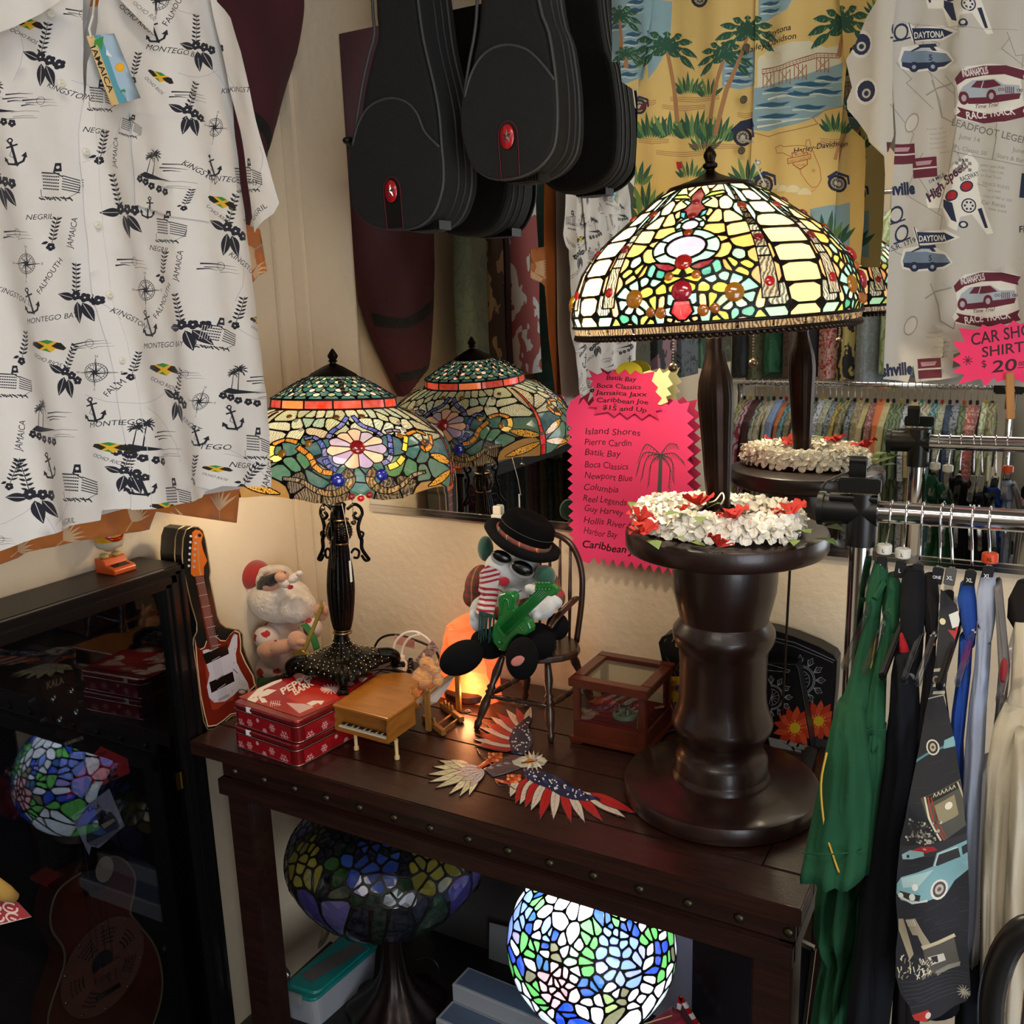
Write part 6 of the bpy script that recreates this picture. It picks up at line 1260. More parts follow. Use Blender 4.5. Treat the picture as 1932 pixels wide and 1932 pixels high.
garment('dark_shirt','plain charcoal shirt between the red patch shirt and the car print shirt','shirt',chr_,[
 ('collar',chr_,[(1085,1742,1768,-.35),(1125,1738,1772,-.38),(1175,1744,1770,-.41),(1205,1750,1768,-.42)],.018,.05),
 ('sleeve',chr_,[(1190,1748,1766,-.41),(1280,1742,1764,-.46),(1380,1730,1760,-.49),(1500,1722,1752,-.50),(1640,1700,1735,-.51),(1960,1680,1735,-.52)],.03,.06)])
# garment printed with vintage cars
vc = root('printed_shirt','black shirt printed with vintage cars and diners, on the right rack','shirt',(1.33,-.55,.75))
VO = [(1774,1112),(1784,1118),(1806,1140),(1811,1170),(1802,1210),(1796,1240),(1788,1262),(1784,1300),(1787,1330),(1793,1352),(1802,1400),(1808,1450),(1815,1500),(1822,1560),(1826,1620),(1828,1700),(1826,1780),(1830,1840),(1831,1880),(1822,1895),(1800,1905),(1775,1918),(1750,1921),(1725,1915),(1718,1890),(1700,1870),(1690,1840),(1689,1800),(1693,1760),(1690,1700),(1692,1650),(1697,1590),(1708,1545),(1722,1470),(1734,1410),(1744,1350),(1758,1290),(1766,1240),(1770,1190),(1772,1150)]
def yz(v): return -.40-.23*min(1,max(0,(1.20-v)/.17))-.03*min(1,max(0,(1.0-v)/.2))
def dV(a,b):
    y = -.5
    for _ in range(12): q = hy(a,b,y); y = .5*y+.5*yz(q.z)
    return q.x,q.z
def sv(u,v): return Vector((u,yz(v)+.004*math.sin(v*60+u*40)-.005*math.sin(u*90),v))
p = Pic(dV,.014); LBc,TQ = '#7ca8b0','#4c8490'; rs = random.Random(8)
for k in range(60): x,y = rs.uniform(1700,1830),rs.uniform(1350,1900); p.line([(x,y),(x+rs.uniform(10,40),y-rs.uniform(1,8))],1,'#34343a',.4)
p.poly([(1800,1165),(1812,1150),(1815,1185),(1805,1200)],'#b83430'); p.poly([(1790,1160),(1810,1150),(1811,1180),(1797,1185)],'#d4d8d8'); p.circ(1778,1174,6,'#d8d0b0'); p.poly([(1788,1188),(1806,1190),(1802,1206)],'#a83430')
for y in (1256,1270,1284,1298): p.poly([(1762,y+4),(1784,y),(1784,y+6),(1760,y+10)],'#b8b4a8' if y != 1270 else '#5c5650')
p.circ(1768,1280,8,'#8c8478'); p.circ(1768,1280,5,'#2c2a28'); p.line([(1748,1320),(1765,1312),(1782,1306),(1788,1330)],2,'#a8a49c')
p.poly([(1782,1395),(1802,1386),(1802,1408),(1780,1412)],LBc); p.line([(1725,1440),(1748,1424),(1780,1408)],4,TQ); p.circ(1760,1410,13,'#d0ccc0',15); p.circ(1760,1410,10,'#2a2a2a',12); p.circ(1760,1410,6,'#b8a890',8); p.circ(1760,1410,3,'#5a4438')
# diner upper
p.poly([(1738,1502),(1812,1474),(1826,1500),(1824,1560),(1782,1582),(1768,1560)],'#4c4c44'); p.poly([(1745,1500),(1810,1478),(1812,1490),(1750,1512)],'#1c1c18'); [p.line([(1762+k*7,1500-k*1.8),(1764+k*7,1493-k*1.8),(1767+k*7,1499-k*1.8)],1.6,'#b8b098') for k in range(6)]; p.poly([(1764,1515),(1800,1502),(1808,1540),(1776,1550)],'#8c8468'); p.line([(1746,1500),(1776,1580)],3.5,'#d4ccb0'); p.line([(1752,1500),(1782,1580)],3,'#9c3c28'); p.line([(1758,1500),(1788,1578)],2,'#9c3c28'); p.circ(1790,1520,7,'#dcd8c8'); p.line([(1806,1480),(1824,1530)],3,'#b0a890')
for k in range(90): x,y = 1705+rs.random()*60,1545+rs.random()*45; x += (1590-y)*.25; p.circ(x,y,rs.uniform(1.5,3.5),rs.choice(['#a8a490','#6c6858','#c8c4b0','#3c3a34']),n=6)
p.poly([(1700,1604),(1760,1586),(1826,1574),(1826,1600),(1700,1625)],'#2c2c30')
p.poly([(1722,1606),(1738,1596),(1762,1592),(1770,1600),(1745,1608),(1728,1612)],'#a81c28'); p.circ(1745,1600,4,'#d89088',2); p.poly([(1700,1618),(1716,1608),(1742,1606),(1744,1614),(1720,1624),(1702,1626)],'#8cb0b4'); p.circ(1712,1620,3,'#2a2a2a')
# light blue car
p.poly([(1692,1668),(1700,1656),(1730,1646),(1760,1634),(1768,1606),(1790,1598),(1826,1586),(1829,1640),(1800,1668),(1785,1690),(1730,1697),(1700,1697),(1691,1685)],LBc); p.poly([(1700,1658),(1745,1645),(1762,1640),(1735,1668),(1704,1674)],'#a8c8c8'); p.poly([(1764,1630),(1772,1610),(1808,1600),(1812,1618),(1768,1634)],'#2c2c30'); p.poly([(1814,1598),(1826,1592),(1826,1608),(1816,1614)],'#2c2c30'); p.line([(1764,1632),(1771,1608),(1806,1598)],2,'#d8d4c8')
p.poly([(1697,1680),(1738,1684),(1736,1694),(1700,1692)],'#282828'); p.line([(1696,1690),(1722,1698),(1750,1694)],4,'#c8ccc8'); p.circ(1722,1688,6,'#d8d8d0'); p.circ(1700,1688,5,'#d8d8d0'); p.circ(1727,1671,6,'#e0e0d8',rot=30); p.circ(1772,1679,16,'#dcd8d0',18); p.circ(1772,1679,12,'#4c4844',14); p.circ(1772,1679,8,'#b8b0a8',9); p.circ(1772,1679,4,'#6c5850')
# diner lower
p.poly([(1694,1738),(1704,1734),(1724,1800),(1716,1812),(1694,1760)],'#a89c84'); p.poly([(1708,1735),(1728,1726),(1756,1776),(1742,1784),(1732,1760),(1722,1762)],'#a89c84')
for k in range(5): p.line([(1711+k*3.4,1733-k*1.4),(1714+k*3.6,1746-k*1.4)],1.3,'#e0dcd0')
p.poly([(1738,1782),(1800,1762),(1803,1768),(1742,1790)],'#c8bc9c'); p.poly([(1742,1790),(1800,1770),(1812,1826),(1764,1842),(1748,1830)],'#54504a'); p.poly([(1750,1806),(1780,1800),(1784,1816),(1760,1822)],'#d0ccc0'); p.poly([(1756,1806),(1768,1804),(1770,1818),(1760,1820)],'#2c2a28'); p.poly([(1764,1836),(1812,1816),(1810,1826),(1768,1846)],'#8c8878')
for k in range(70): x,y = rs.uniform(1695,1760),rs.uniform(1808,1846); p.line([(x,y),(x+rs.uniform(-4,8),y-rs.uniform(2,9))],1.8,rs.choice(['#b8b098','#8c8470','#1c1c1a','#d8d0b8']))
for k in range(7): p.line([(1700+k*3,1850+k*7),(1826,1836+k*7)],1.2,'#34343c')
for k in range(14): a = k*.5; p.line([(1818,1878),(1818+13*math.cos(a),1878+13*math.sin(a))],3,'#a8a490',1)
p.poly([(1722,1906),(1752,1900),(1758,1910),(1750,1920),(1728,1916)],'#b02c20'); p.circ(1752,1910,5,'#d0c8b8',6)
p.build('front_panel',VO,'#1a1c24',sv,cloth,vc)
mk('back_panel',rows([(1120,1776,1800,-.35),(1200,1774,1796,-.40),(1300,1762,1784,-.44),(1420,1745,1800,-.53),(1600,1715,1815,-.58),(1800,1705,1820,-.60),(1905,1730,1810,-.60)],.02,16),nvy,vc,True)
bl_ = twill('blue','#2850a8','#204290')
garment('polo_shirt','royal blue polo shirt right of the car print shirt','shirt',bl_,[
 ('collar',bl_,[(1100,1812,1838,-.35),(1130,1806,1842,-.38),(1170,1812,1844,-.41),(1215,1824,1840,-.43)],.018,.05),
 ('sleeve',bl_,[(1200,1810,1836,-.42),(1270,1806,1832,-.46),(1340,1796,1824,-.49),(1400,1792,1818,-.50),(1500,1800,1820,-.50),(1700,1805,1826,-.50)],.026,.06)])
lb_ = twill('pale_blue','#a8b2cc','#98a4c0'); ws_ = twill('white','#c8c8cc','#b8b8c0')
garment('polo_shirt','pale blue white polo shirt with short sleeves under the orange size ring','shirt',lb_,[
 ('collar',lb_,[(1085,1850,1878,-.35),(1120,1842,1880,-.38),(1170,1844,1878,-.41),(1205,1858,1872,-.43)],.018,.05),
 ('sleeve',lb_,[(1180,1844,1872,-.41),(1260,1838,1868,-.46),(1330,1828,1862,-.49),(1420,1820,1858,-.52),(1500,1815,1852,-.53),(1640,1808,1848,-.53),(1800,1806,1842,-.53)],.028,.07),
 ('shirt_body',ws_,[(1440,1852,1872,-.50),(1560,1846,1870,-.52),(1700,1836,1866,-.53),(1798,1830,1850,-.53)],.03,.05)])
gy_ = twill('grey','#85807e','#726e6c')
def ex7(g): q = hy(1893,1265,-.49); mk('red_logo',ell(q,(.004,.006,.016),None,12,8),M('logo_red','#8c1c24',.7),g,True)
garment('grey_shirt','grey shirt with a dark red oval emblem beside the pale blue polo','shirt',gy_,[
 ('shirt_body',gy_,[(1100,1876,1890,-.36),(1180,1880,1898,-.42),(1260,1884,1906,-.46),(1340,1878,1898,-.47),(1420,1868,1886,-.48),(1560,1864,1882,-.48),(1900,1862,1900,-.48)],.03,.06)],ex7)
cm_ = twill('cream','#cfc8b6','#bcb4a2')
def ex8(g):
    for k in range(6): mk('stripe_patch',tube([hy(1849,1718+k*7,-.56),hy(1868,1722+k*7,-.56)],.0012,5),nvy,g)
    mk('neck_lining',rows([(1098,1918,1965,-.36),(1130,1902,1965,-.38),(1165,1900,1965,-.40),(1185,1912,1965,-.41)],.02,14),chr_,g,True)
garment('polo_shirt','cream long shirt with dark collar lining at the right frame edge','shirt',cm_,[
 ('collar',cm_,[(1170,1914,1965,-.41),(1230,1910,1970,-.45),(1300,1906,1975,-.49),(1330,1898,1980,-.50)],.02,.05),
 ('sleeve',cm_,[(1325,1896,1960,-.50),(1370,1874,1958,-.53),(1440,1862,1930,-.55),(1540,1856,1915,-.56),(1660,1850,1905,-.57),(1760,1850,1898,-.57),(1860,1848,1890,-.57),(1960,1848,1880,-.57)],.03,.09),
 ('shirt_body',cm_,[(1380,1915,2000,-.56),(1460,1908,2000,-.58),(1600,1900,1990,-.59),(1760,1890,1980,-.60),(1960,1880,1970,-.60)],.035,.10)],ex8)
garment('dark_trousers','black folded trousers hanging low behind the cream shirt','trousers',nvy,[('trouser_leg',nvy,[(1700,1800,1860,-.45),(1800,1806,1862,-.45),(1960,1800,1870,-.45)],.03,.05)])
# chrome and black stand close to the camera at the lower right corner
q = hy(1925,1880,-1.02); ks = root('floor_stand','blurred black loop and chrome tube at the lower right corner','stand',(q.x+.012,q.y,0))
mk('loop',tube([q+Vector((.022*math.cos(2*PI*k/40)+.006,0,.062*math.sin(2*PI*k/40)-.008)) for k in range(40)],.009,12,True),bp,ks,True)
mk('pole',tube([(q.x+.012,q.y,.02),(q.x+.012,q.y,q.z+.005)],.0105,16),chrome,ks,True); mk('base',lathe([(0,.022),(.02,.022),(.12,.012),(.13,0),(0,0)],(q.x+.012,q.y,0),32),bp,ks,True,40)
# ================================================================ things on the table
prt = M('gloss_print','#ffffff',.25,attr=True,coat=.3)
TZ = .8
# two red tins
redt = M('red_tin','#7c0f16',.28,.35,var=.15,vs=30,coat=.5); rimt = M('tin_rim','#b88c84',.25,.9)
def tin(nm,z0,dx,dy,lab,top):
    cs = [(.393+dx,-.520+dy),(.222+dx,-.505+dy),(.250+dx,-.272+dy),(.421+dx,-.287+dy)]; c = Vector((sum(q[0] for q in cs)/4,sum(q[1] for q in cs)/4,0))
    def rr(s,r=.014,n=5):
        out = []
        for k in range(4):
            p0 = Vector((*cs[k],0)); a = (Vector((*cs[k-1],0))-p0).normalized(); b = (Vector((*cs[(k+1) % 4],0))-p0).normalized()
            for j in range(n): t = j/(n-1); out.append(p0+a*r*(1-t)**2+b*r*t**2)
        return [(c.x+(p.x-c.x)*s,c.y+(p.y-c.y)*s) for p in out]
    g = root('cookie_tin',lab,'tin',(c.x,c.y,z0)); H = .043
    fn = lambda u,v,t: Vector((u,v,t))
    mk('tin_body',prism(rr(.99),fn,z0,z0+.030),redt,g); mk('rim',tube([Vector((u,v,z0+.0305)) for u,v in rr(1.0)],.0013,6,True),rimt,g,True); mk('rim',tube([Vector((u,v,z0+.0015)) for u,v in rr(.99)],.0013,6,True),rimt,g,True)
    ld = mk('lid',prism(rr(1.0),fn,z0+.0315,z0+H-.0006),redt,g); mod(ld,'BEVEL',width=.003,segments=2,limit_method='ANGLE',angle_limit=1.0)
    # printed snowflakes on the two visible sides
    for (A,B,cols) in ((cs[1],cs[0],5),(cs[0],cs[3],5)):
        A = Vector((*A,0)); B = Vector((*B,0)); d = (B-A).normalized(); L = (B-A).length; nrm = Vector((d.y,-d.x,0))
        p = Pic(lambda a,b: (a,b),.05); rs = random.Random(int(L*1e4))
        for (fx,fz,r) in ((.12,.006,.010),(.27,.012,.008),(.50,.005,.006),(.62,.016,.008),(.80,.008,.011),(.93,.02,.004),(.40,.022,.004)):
            x = fx*L; z = fz
            for k in range(3): a = PI*k/3; p.line([(x-r*math.cos(a),z-r*math.sin(a)),(x+r*math.cos(a),z+r*math.sin(a))],.0012,'#d49ca0')
            for k in range(6): a = PI*k/3; p.line([(x+r*.5*math.cos(a),z+r*.5*math.sin(a)),(x+r*.8*math.cos(a+.4),z+r*.8*math.sin(a+.4))],.001,'#d49ca0'); p.line([(x+r*.5*math.cos(a),z+r*.5*math.sin(a)),(x+r*.8*math.cos(a-.4),z+r*.8*math.sin(a-.4))],.001,'#d49ca0')
        p.build('printed_side',[(.016,.003),(L-.016,.003),(L-.016,.0285),(.016,.0285)],'#8a1118',lambda u,v,A=A,d=d,nrm=nrm: A+d*u+nrm*.0002+Vector((0,0,z0+v)),prt,g,cut=False)
        # white ribbon down the lid edge
    mk('ribbon_edge',prism([(0,0),(.012,0),(.012,.0105),(0,.0105)],lambda u,v,t: Vector((cs[1][0]+.040+u,cs[1][1]-.0004-.0035-t,z0+.032+v)),-.0,.0004),M('white_print'),g)
    if top:
        D = lambda a,b: (lambda q: (q.x,q.y))(hz(a,b,z0+H)); p = Pic(D,.05)
        p.poly([(540,1315),(585,1338),(640,1316),(612,1298),(560,1296)],'#b02c24'); 
        p.line([(474,1337),(470,1320),(488,1302),(530,1282)],6,'#d8ccc0'); p.poly([(470,1318),(482,1306),(492,1296),(498,1302),(486,1314)],'#dcd0c4'); p.poly([(486,1310),(505,1300),(522,1302),(505,1312),(490,1316)],'#dcd0c4'); p.poly([(486,1314),(500,1318),(505,1325),(494,1326)],'#dcd0c4'); p.poly([(484,1314),(470,1322),(478,1328),(488,1320)],'#dcd0c4')
        p.text('PEPPERMINT',533,1311,12,'#dccfc4',-29,bold=.03,fit=130); p.text('BARK',556,1312,12,'#dccfc4',-29,bold=.03,fit=42)
        p.poly([(540,1326),(565,1346),(592,1334),(575,1328)],'#c8a09c'); p.poly([(578,1327),(590,1322),(612,1322),(606,1330),(600,1326),(588,1332)],'#dccfc4'); p.line([(510,1326),(530,1330)],1.5,'#d0b0ac')
        for k in range(5): p.line([(512+k*4,1322),(510+k*4,1332)],1.2,'#d0b0ac')
        for x,y,r in ((625,1300,20),(686,1282,9),(660,1290,8)):
            for k in range(8): a = PI*k/8; p.line([(x-r*math.cos(a),y-r*.45*math.sin(a)),(x+r*math.cos(a),y+r*.45*math.sin(a))],2,'#d8b8b4')
        p.build('printed_lid',[(450,1315),(566,1354),(640,1322),(706,1270),(660,1262),(590,1262),(515,1286)],'#94161a',lambda u,v: Vector((u,v,z0+H+.0001)),prt,g)
    return g
tin('cookie_tin',TZ,-.002,-.004,'lower red snowflake tin of the stack under the dragonfly lamp',False)
tin('cookie_tin',TZ+.0435,0,0,'upper red snowflake tin with white lettering on its lid, under the dragonfly lamp',True)
# toy grand piano
hw_ = M('honey_wood','#a4641c',.35,col2='#8c5216',vs=8,stretch=(2,16,2),coat=.4); hw2 = M('honey_wood_body','#9a6220',.4,col2='#83501a',vs=8,stretch=(2,2,14),coat=.3)
pt = root('toy_piano','small honey coloured toy grand piano in front of the red tins','toy piano',(.47,-.36,TZ))
LP = [(626,1329),(732,1356),(783,1321),(781,1313),(771,1306),(776,1297),(788,1290),(792,1281),(786,1273),(765,1268),(738,1269),(712,1273),(672,1298)]
lp = [(lambda q: (q.x,q.y))(hz(a,b,.886)) for a,b in LP]; cxp = sum(q[0] for q in lp)/len(lp); cyp = sum(q[1] for q in lp)/len(lp)
o = mk('lid',prism(lp[::-1] if 0 else lp,lambda u,v,t: Vector((u,v,t)),.880,.886),hw_,pt); mod(o,'BEVEL',width=.002,segments=2,limit_method='ANGLE',angle_limit=1.0)
def ins(P,s): return [(cxp+(u-cxp)*s,cyp+(v-cyp)*s) for u,v in P]
FL_,FR_ = Vector((*lp[0],0)),Vector((*lp[1],0)); dF = (FR_-FL_).normalized(); nF = Vector((-dF.y,dF.x,0)); bodyP = ins(lp,.965)
b2 = [(FL_+dF*.004+nF*.022),(FR_-dF*.004+nF*.022)]; body = [(b2[0].x,b2[0].y),(b2[1].x,b2[1].y)]+bodyP[2:]
mk('case',prism(body,lambda u,v,t: Vector((u,v,t)),.838,.880),hw2,pt)
for s,e in ((0,1),(1,-1)):
    q = (FL_ if s == 0 else FR_)+dF*e*.003; P_ = [(0,.838),(0,.846),(.002,.852),(.001,.862),(.004,.870),(.003,.880),(.024,.880),(.024,.838)]
    mk('cheek',prism(P_,lambda u,v,t,q=q,e=e: q+nF*u+dF*e*t+Vector((0,0,v)),0,.004),hw2,pt)
mk('key_bed',prism([(0,0),(1,0)] and [(.004,.001),((FR_-FL_).length-.004,.001),((FR_-FL_).length-.004,.023),(.004,.023)],lambda u,v,t: FL_+dF*u+nF*v+Vector((0,0,t)),.836,.843),hw2,pt)
Lk = (FR_-FL_).length-.018
for k in range(28): mk('white_key',prism([(0,0),(Lk/28*.92,0),(Lk/28*.92,.0125),(0,.0125)],lambda u,v,t,k=k: FL_+dF*(.009+k*Lk/28+u)+nF*(.0035+v)+Vector((0,0,t)),.843,.8455),M('ivory','#cfc9b4',.3),pt)
for k in range(27):
    if k % 7 in (2,6): continue
    mk('black_key',prism([(0,0),(.0018,0),(.0018,.008),(0,.008)],lambda u,v,t,k=k: FL_+dF*(.009+(k+1)*Lk/28-.0009+u)+nF*(.0085+v)+Vector((0,0,t)),.8455,.8475),M('black_print'),pt)
for a,b in ((FL_+dF*.012+nF*.03),) and ((670,1378),(747,1395)):
    q = hz(a,b,.838); mk('leg',lathe([(.0042,.838-TZ),(.0034,.83-TZ),(.0032,.008),(.0048,.006),(.0048,0),(0,0)],(q.x,q.y,TZ),14),M('pale_wood','#c8ac78',.4),pt,True,40)
mk('leg',lathe([(.0042,.038),(.0034,.03),(.0032,.008),(.0048,.006),(.0048,0),(0,0)],(lp[9][0]-.01,lp[9][1]-.02,TZ),14),M('pale_wood'),pt,True,40)
# deck chair with kitten
dw = M('deck_wood','#96682c',.5,col2='#7c5220',vs=12,stretch=(10,10,1),bump=.1)
dc_ = root('toy_deck_chair','miniature wooden folding deck chair with cream sling, behind the toy piano','toy chair',(.53,-.26,TZ))
A0,A1 = hz(809,1379,TZ+.002),hz(866,1340,TZ+.002); top_off = Vector((-.004,.006,.078)); side = A1-A0
mk('upright',obox(A0,A0+top_off,.011,.007,side,.001),dw,dc_); mk('upright',obox(A1,A1+top_off,.011,.007,side,.001),dw,dc_)
sl = Vector((-.085,.020,-.05)); T0 = A0+top_off*.92; T1 = A1+top_off*.92+Vector((.003,0,.012))
pv = hy(805,1303,A0.y); U0 = hy(786,1323,A0.y+.004); U1 = hy(862,1272,A0.y+.05)
mk('sling_rail',obox(hy(784,1325,A0.y+.002),hy(862,1268,A0.y+.075),.009,.010,(0,1,.2),.001),dw,dc_)
mk('sling_rail',obox(hy(784,1325,A0.y+.002)+side*.95+Vector((-.01,0,0)),hy(862,1268,A0.y+.075)+side*.75,.009,.010,(0,1,.2),.001),dw,dc_)
B0,B1 = hz(838,1383,TZ+.006),hz(872,1358,TZ+.006); bk_ = Vector((-.075,.042,0))
for q in (B0,B1):
    mk('base_rail',[obox(q,q+bk_,.010,.011,(0,0,1),.001)]+[obox(q+bk_*(.45+.16*k)+Vector((0,0,.003)),q+bk_*(.52+.16*k)+Vector((0,0,.014)),.004,.009,(0,0,1)) for k in range(3)],dw,dc_)
for t in (.12,.42): mk('rung',tube([B0+bk_*t,B1+bk_*t],.0024,8),dw,dc_,True)
mk('rung',tube([T0,T1],.0028,8),dw,dc_,True); mk('pivot',ell(hy(806,1302,A0.y-.006),(.0045,)*3,None,10,7),dw,dc_,True)
mk('sling',([hy(790,1322,A0.y+.01),hy(858,1276,A0.y+.07),hy(842,1302,A0.y+.055),hy(824,1325,A0.y+.04),hy(800,1335,A0.y+.03)],[(0,1,2),(0,2,3),(0,3,4)]),M('cream_canvas','#c4b4a4',.8),dc_)
kt = root('kitten_figurine','small orange tabby kitten figurine curled asleep on the miniature deck chair','figurine',hy(800,1300,A0.y+.05)); fur = M('orange_fur','#c07838',.9,col2='#e4ac74',vs=90,stretch=(1,1,5),bump=.5,bs=200,sheen=.4); yk = A0.y+.05
mk('body',blob([pe(800,1280,yk,24,22,.022,20),pe(806,1252,yk,16,13,.014,15),pe(820,1262,yk,14,12,.012,10),pe(785,1296,yk,14,16,.018),pe(828,1285,yk,12,14,.014),pe(795,1262,yk,7,6,.008)],.002,10),fur,kt,True)
for (x,y,dx) in ((800,1238,-1),(823,1250,3)): mk('ear',tube([hy(x,y+6,yk),hy(x+dx,y-7,yk)],[.006,.0008],8),fur,kt,True)
mk('closed_eye',[tube(smooth_path([hy(x-3,y,yk-.0145),hy(x,y+1.6,yk-.0155),hy(x+3,y+.5,yk-.0145)],3),.0005,5) for x,y in ((800,1253),(809,1257))],M('dark_line','#5a3018',.7),kt)
# salt lamp
sl_ = root('salt_lamp','glowing orange salt rock lamp behind the seated snowman','lamp',(.50,-.13,TZ)); salt = M('salt_glow','#f08850',.45,col2='#ffb080',vs=14,emit=.62,emc='#ff5a1c',sss=.3,bump=.6,bs=35)
g0 = rows([(1166,862,878,-.12),(1176,850,897,-.12),(1200,842,912,-.12),(1235,834,932,-.12),(1280,828,944,-.12),(1320,824,946,-.12),(1336,830,940,-.12)],.045,11,.05,3)
V = [Vector(v)+Vector((1,1,.6))*.004*mnoise.noise(Vector(v)*60) for v in g0[0]]; sb = mk('salt_crystal',(V,g0[1]),salt,sl_)
mk('wood_base',lathe([(.052,.0),(.056,.004),(.056,.016),(.050,.02),(0,.02)],(.502,-.12,TZ),28),wood,sl_,True,40)
light('POINT',(.53,-.19,.84),.35,(1,.45,.18),.02,name='salt_lamp_glow')
# toy windsor chair
dkw = M('dark_turned_wood','#1f110c',.35,col2='#38200f',vs=14,coat=.3); wc = root('toy_windsor_chair','small dark windsor chair carrying the seated snowman','toy chair',(.682,-.17,TZ)); SZ = .952
def turned(a,b,r):
    a = Vector(a); b = Vector(b); out = []; R_ = []
    for t,k in ((0,.55),(.08,.9),(.12,.6),(.2,.9),(.34,1.15),(.44,.7),(.47,1.1),(.50,.7),(.53,1.1),(.57,.65),(.72,1.05),(.86,.8),(1,.6)): out.append(a.lerp(b,t)); R_.append(r*k)
    return tube(out,R_,12)
ft = [(.595,-.254),(.749,-.242),(.616,-.096),(.770,-.085)]; tp = [(.640,-.212),(.728,-.208),(.648,-.132),(.730,-.128)]
for a,b in zip(ft,tp): mk('leg',turned((*a,TZ),(*b,SZ),.0085),dkw,wc,True)
def lp_(i,t): return Vector((*ft[i],TZ)).lerp(Vector((*tp[i],SZ)),t)
for i,j in ((0,2),(1,3),(0,1)): mk('stretcher',turned(lp_(i,.42),lp_(j,.42),.0055),dkw,wc,True)
so_ = mk('seat',prism([(.688+.078*math.cos(2*PI*k/24)*(1+.08*math.cos(4*PI*k/24)),-.170+.072*math.sin(2*PI*k/24)) for k in range(24)],lambda u,v,t: Vector((u,v,t)),SZ-.008,SZ+.006),dkw,wc); mod(so_,'BEVEL',width=.004,segments=2,limit_method='ANGLE',angle_limit=1.0)
hp = [(.628,-.118,SZ),(.618,-.112,1.04),(.622,-.108,1.10),(.648,-.106,1.145),(.690,-.106,1.158),(.730,-.106,1.142),(.752,-.108,1.098),(.755,-.112,1.04),(.745,-.118,SZ)]
mk('back_hoop',tube(smooth_path(hp,5),.0058,10),dkw,wc,True)
for k in range(5): x = .644+.0215*k; mk('spindle',tube([(x,-.118,SZ),(x,-.112,SZ+.09),(x,-.106,1.14+.015*(1-abs(k-2)/2))],[.003,.0052,.003],8,flat=.7),dkw,wc,True)
mk('arm_rest',tube(smooth_path([hy(1036,1185,-.225),hy(1055,1160,-.20),hy(1088,1128,-.13)],4),.0085,10,flat=.45),dkw,wc,True); mk('arm_post',turned((.735,-.20,SZ),(.742,-.205,SZ+.055),.006),dkw,wc,True)
# snowman plush
wf = M('white_plush','#c4c6c8',.95,sheen=.6,bump=.3,bs=260); bf = M('black_plush','#08080a',.95,spec=.15,bump=.3,bs=260); vb = M('velvet_black','#040405',.95,spec=.1); gp = M('green_plush','#1c4a3c',.95,sheen=.4,bump=.2,bs=260)
pl = bpy.data.materials.new('red_tartan'); pl.use_nodes = True; N = pl.node_tree.nodes; L = pl.node_tree.links; tc = N.new('ShaderNodeTexCoord'); bb = N['Principled BSDF']; bb.inputs['Roughness'].default_value = .9
prev = None
for ax,sc_,col in (('X',26,(.02,.06,.03,1)),('Z',26,(.02,.06,.03,1)),('X',13,(.4,.35,.12,1))):
    wv_ = N.new('ShaderNodeTexWave'); wv_.bands_direction = ax; wv_.inputs['Scale'].default_value = sc_; L.new(tc.outputs['Object'],wv_.inputs['Vector']); g_ = N.new('ShaderNodeMath'); g_.operation = 'GREATER_THAN'; g_.inputs[1].default_value = .6 if sc_ > 20 else .985; L.new(wv_.outputs['Fac'],g_.inputs[0])
    m_ = N.new('ShaderNodeMix'); m_.data_type = 'RGBA'; h_ = N.new('ShaderNodeMath'); h_.operation = 'MULTIPLY'; h_.inputs[1].default_value = .6; L.new(g_.outputs[0],h_.inputs[0]); L.new(h_.outputs[0],m_.inputs['Factor'])
    if prev: L.new(prev,m_.inputs['A'])
    else: m_.inputs['A'].default_value = (.28,.02,.025,1)
    m_.inputs['B'].default_value = col; prev = m_.outputs['Result']
L.new(prev,bb.inputs['Base Color'])
sn = root('snowman_plush','plush snowman in black hat, sunglasses and striped scarf sitting on the toy chair','plush toy',(.69,-.20,SZ+.006)); y_ = -.20
mk('body',blob([pe(968,1072,y_,54,36,.042,8),pe(960,1130,y_,40,45,.035),pe(905,1150,y_-.03,19,27,.018,20),pe(902,1172,y_-.05,16,20,.016),pe(914,1135,y_-.01,18,18,.018),pe(1022,1150,y_-.04,27,20,.02,-15),pe(1002,1112,y_-.05,13,10,.012,20),pe(1045,1135,y_-.02,17,16,.016),pe(893,1160,y_-.06,8,11,.008),pe(1003,1150,y_-.065,9,8,.008),pe(1012,1162,y_-.06,9,8,.008)],.0022,5),wf,sn,True)
mk('trousers',blob([pe(975,1205,y_,62,36,.05),pe(920,1215,y_-.05,34,28,.03,25),pe(1015,1210,y_-.03,34,36,.032,-20),pe(985,1225,y_-.07,26,28,.025),pe(1052,1182,y_+.01,22,26,.022)],.0025,5),bf,sn,True)
for a in ((871,1241,y_-.11,45,31,.026,-28),(985,1242,y_-.12,31,41,.028,4)): mk('boot',pe(*a,24,16),bf,sn,True)
mk('sole_label',pe(977,1247,y_-.1465,14,9,.002,-25),M('rose_label','#a8645c',.7),sn,True)
mk('sleeve',blob([pe(902,1100,y_,24,36,.028,20),pe(893,1125,y_-.01,20,22,.02)],.002,4),pl,sn,True); mk('sleeve',blob([pe(1040,1112,y_+.01,20,36,.026,-10),pe(1050,1128,y_-.01,17,20,.018)],.002,4),pl,sn,True)
mk('shirt',blob([pe(970,1150,y_-.002,44,32,.038)],.002,3),pl,sn,True)
for a in ((916,1035,y_+.01,15,24,.022),(1028,1086,y_-.01,21,20,.022,20)): mk('ear_muff',pe(*a),gp,sn,True)
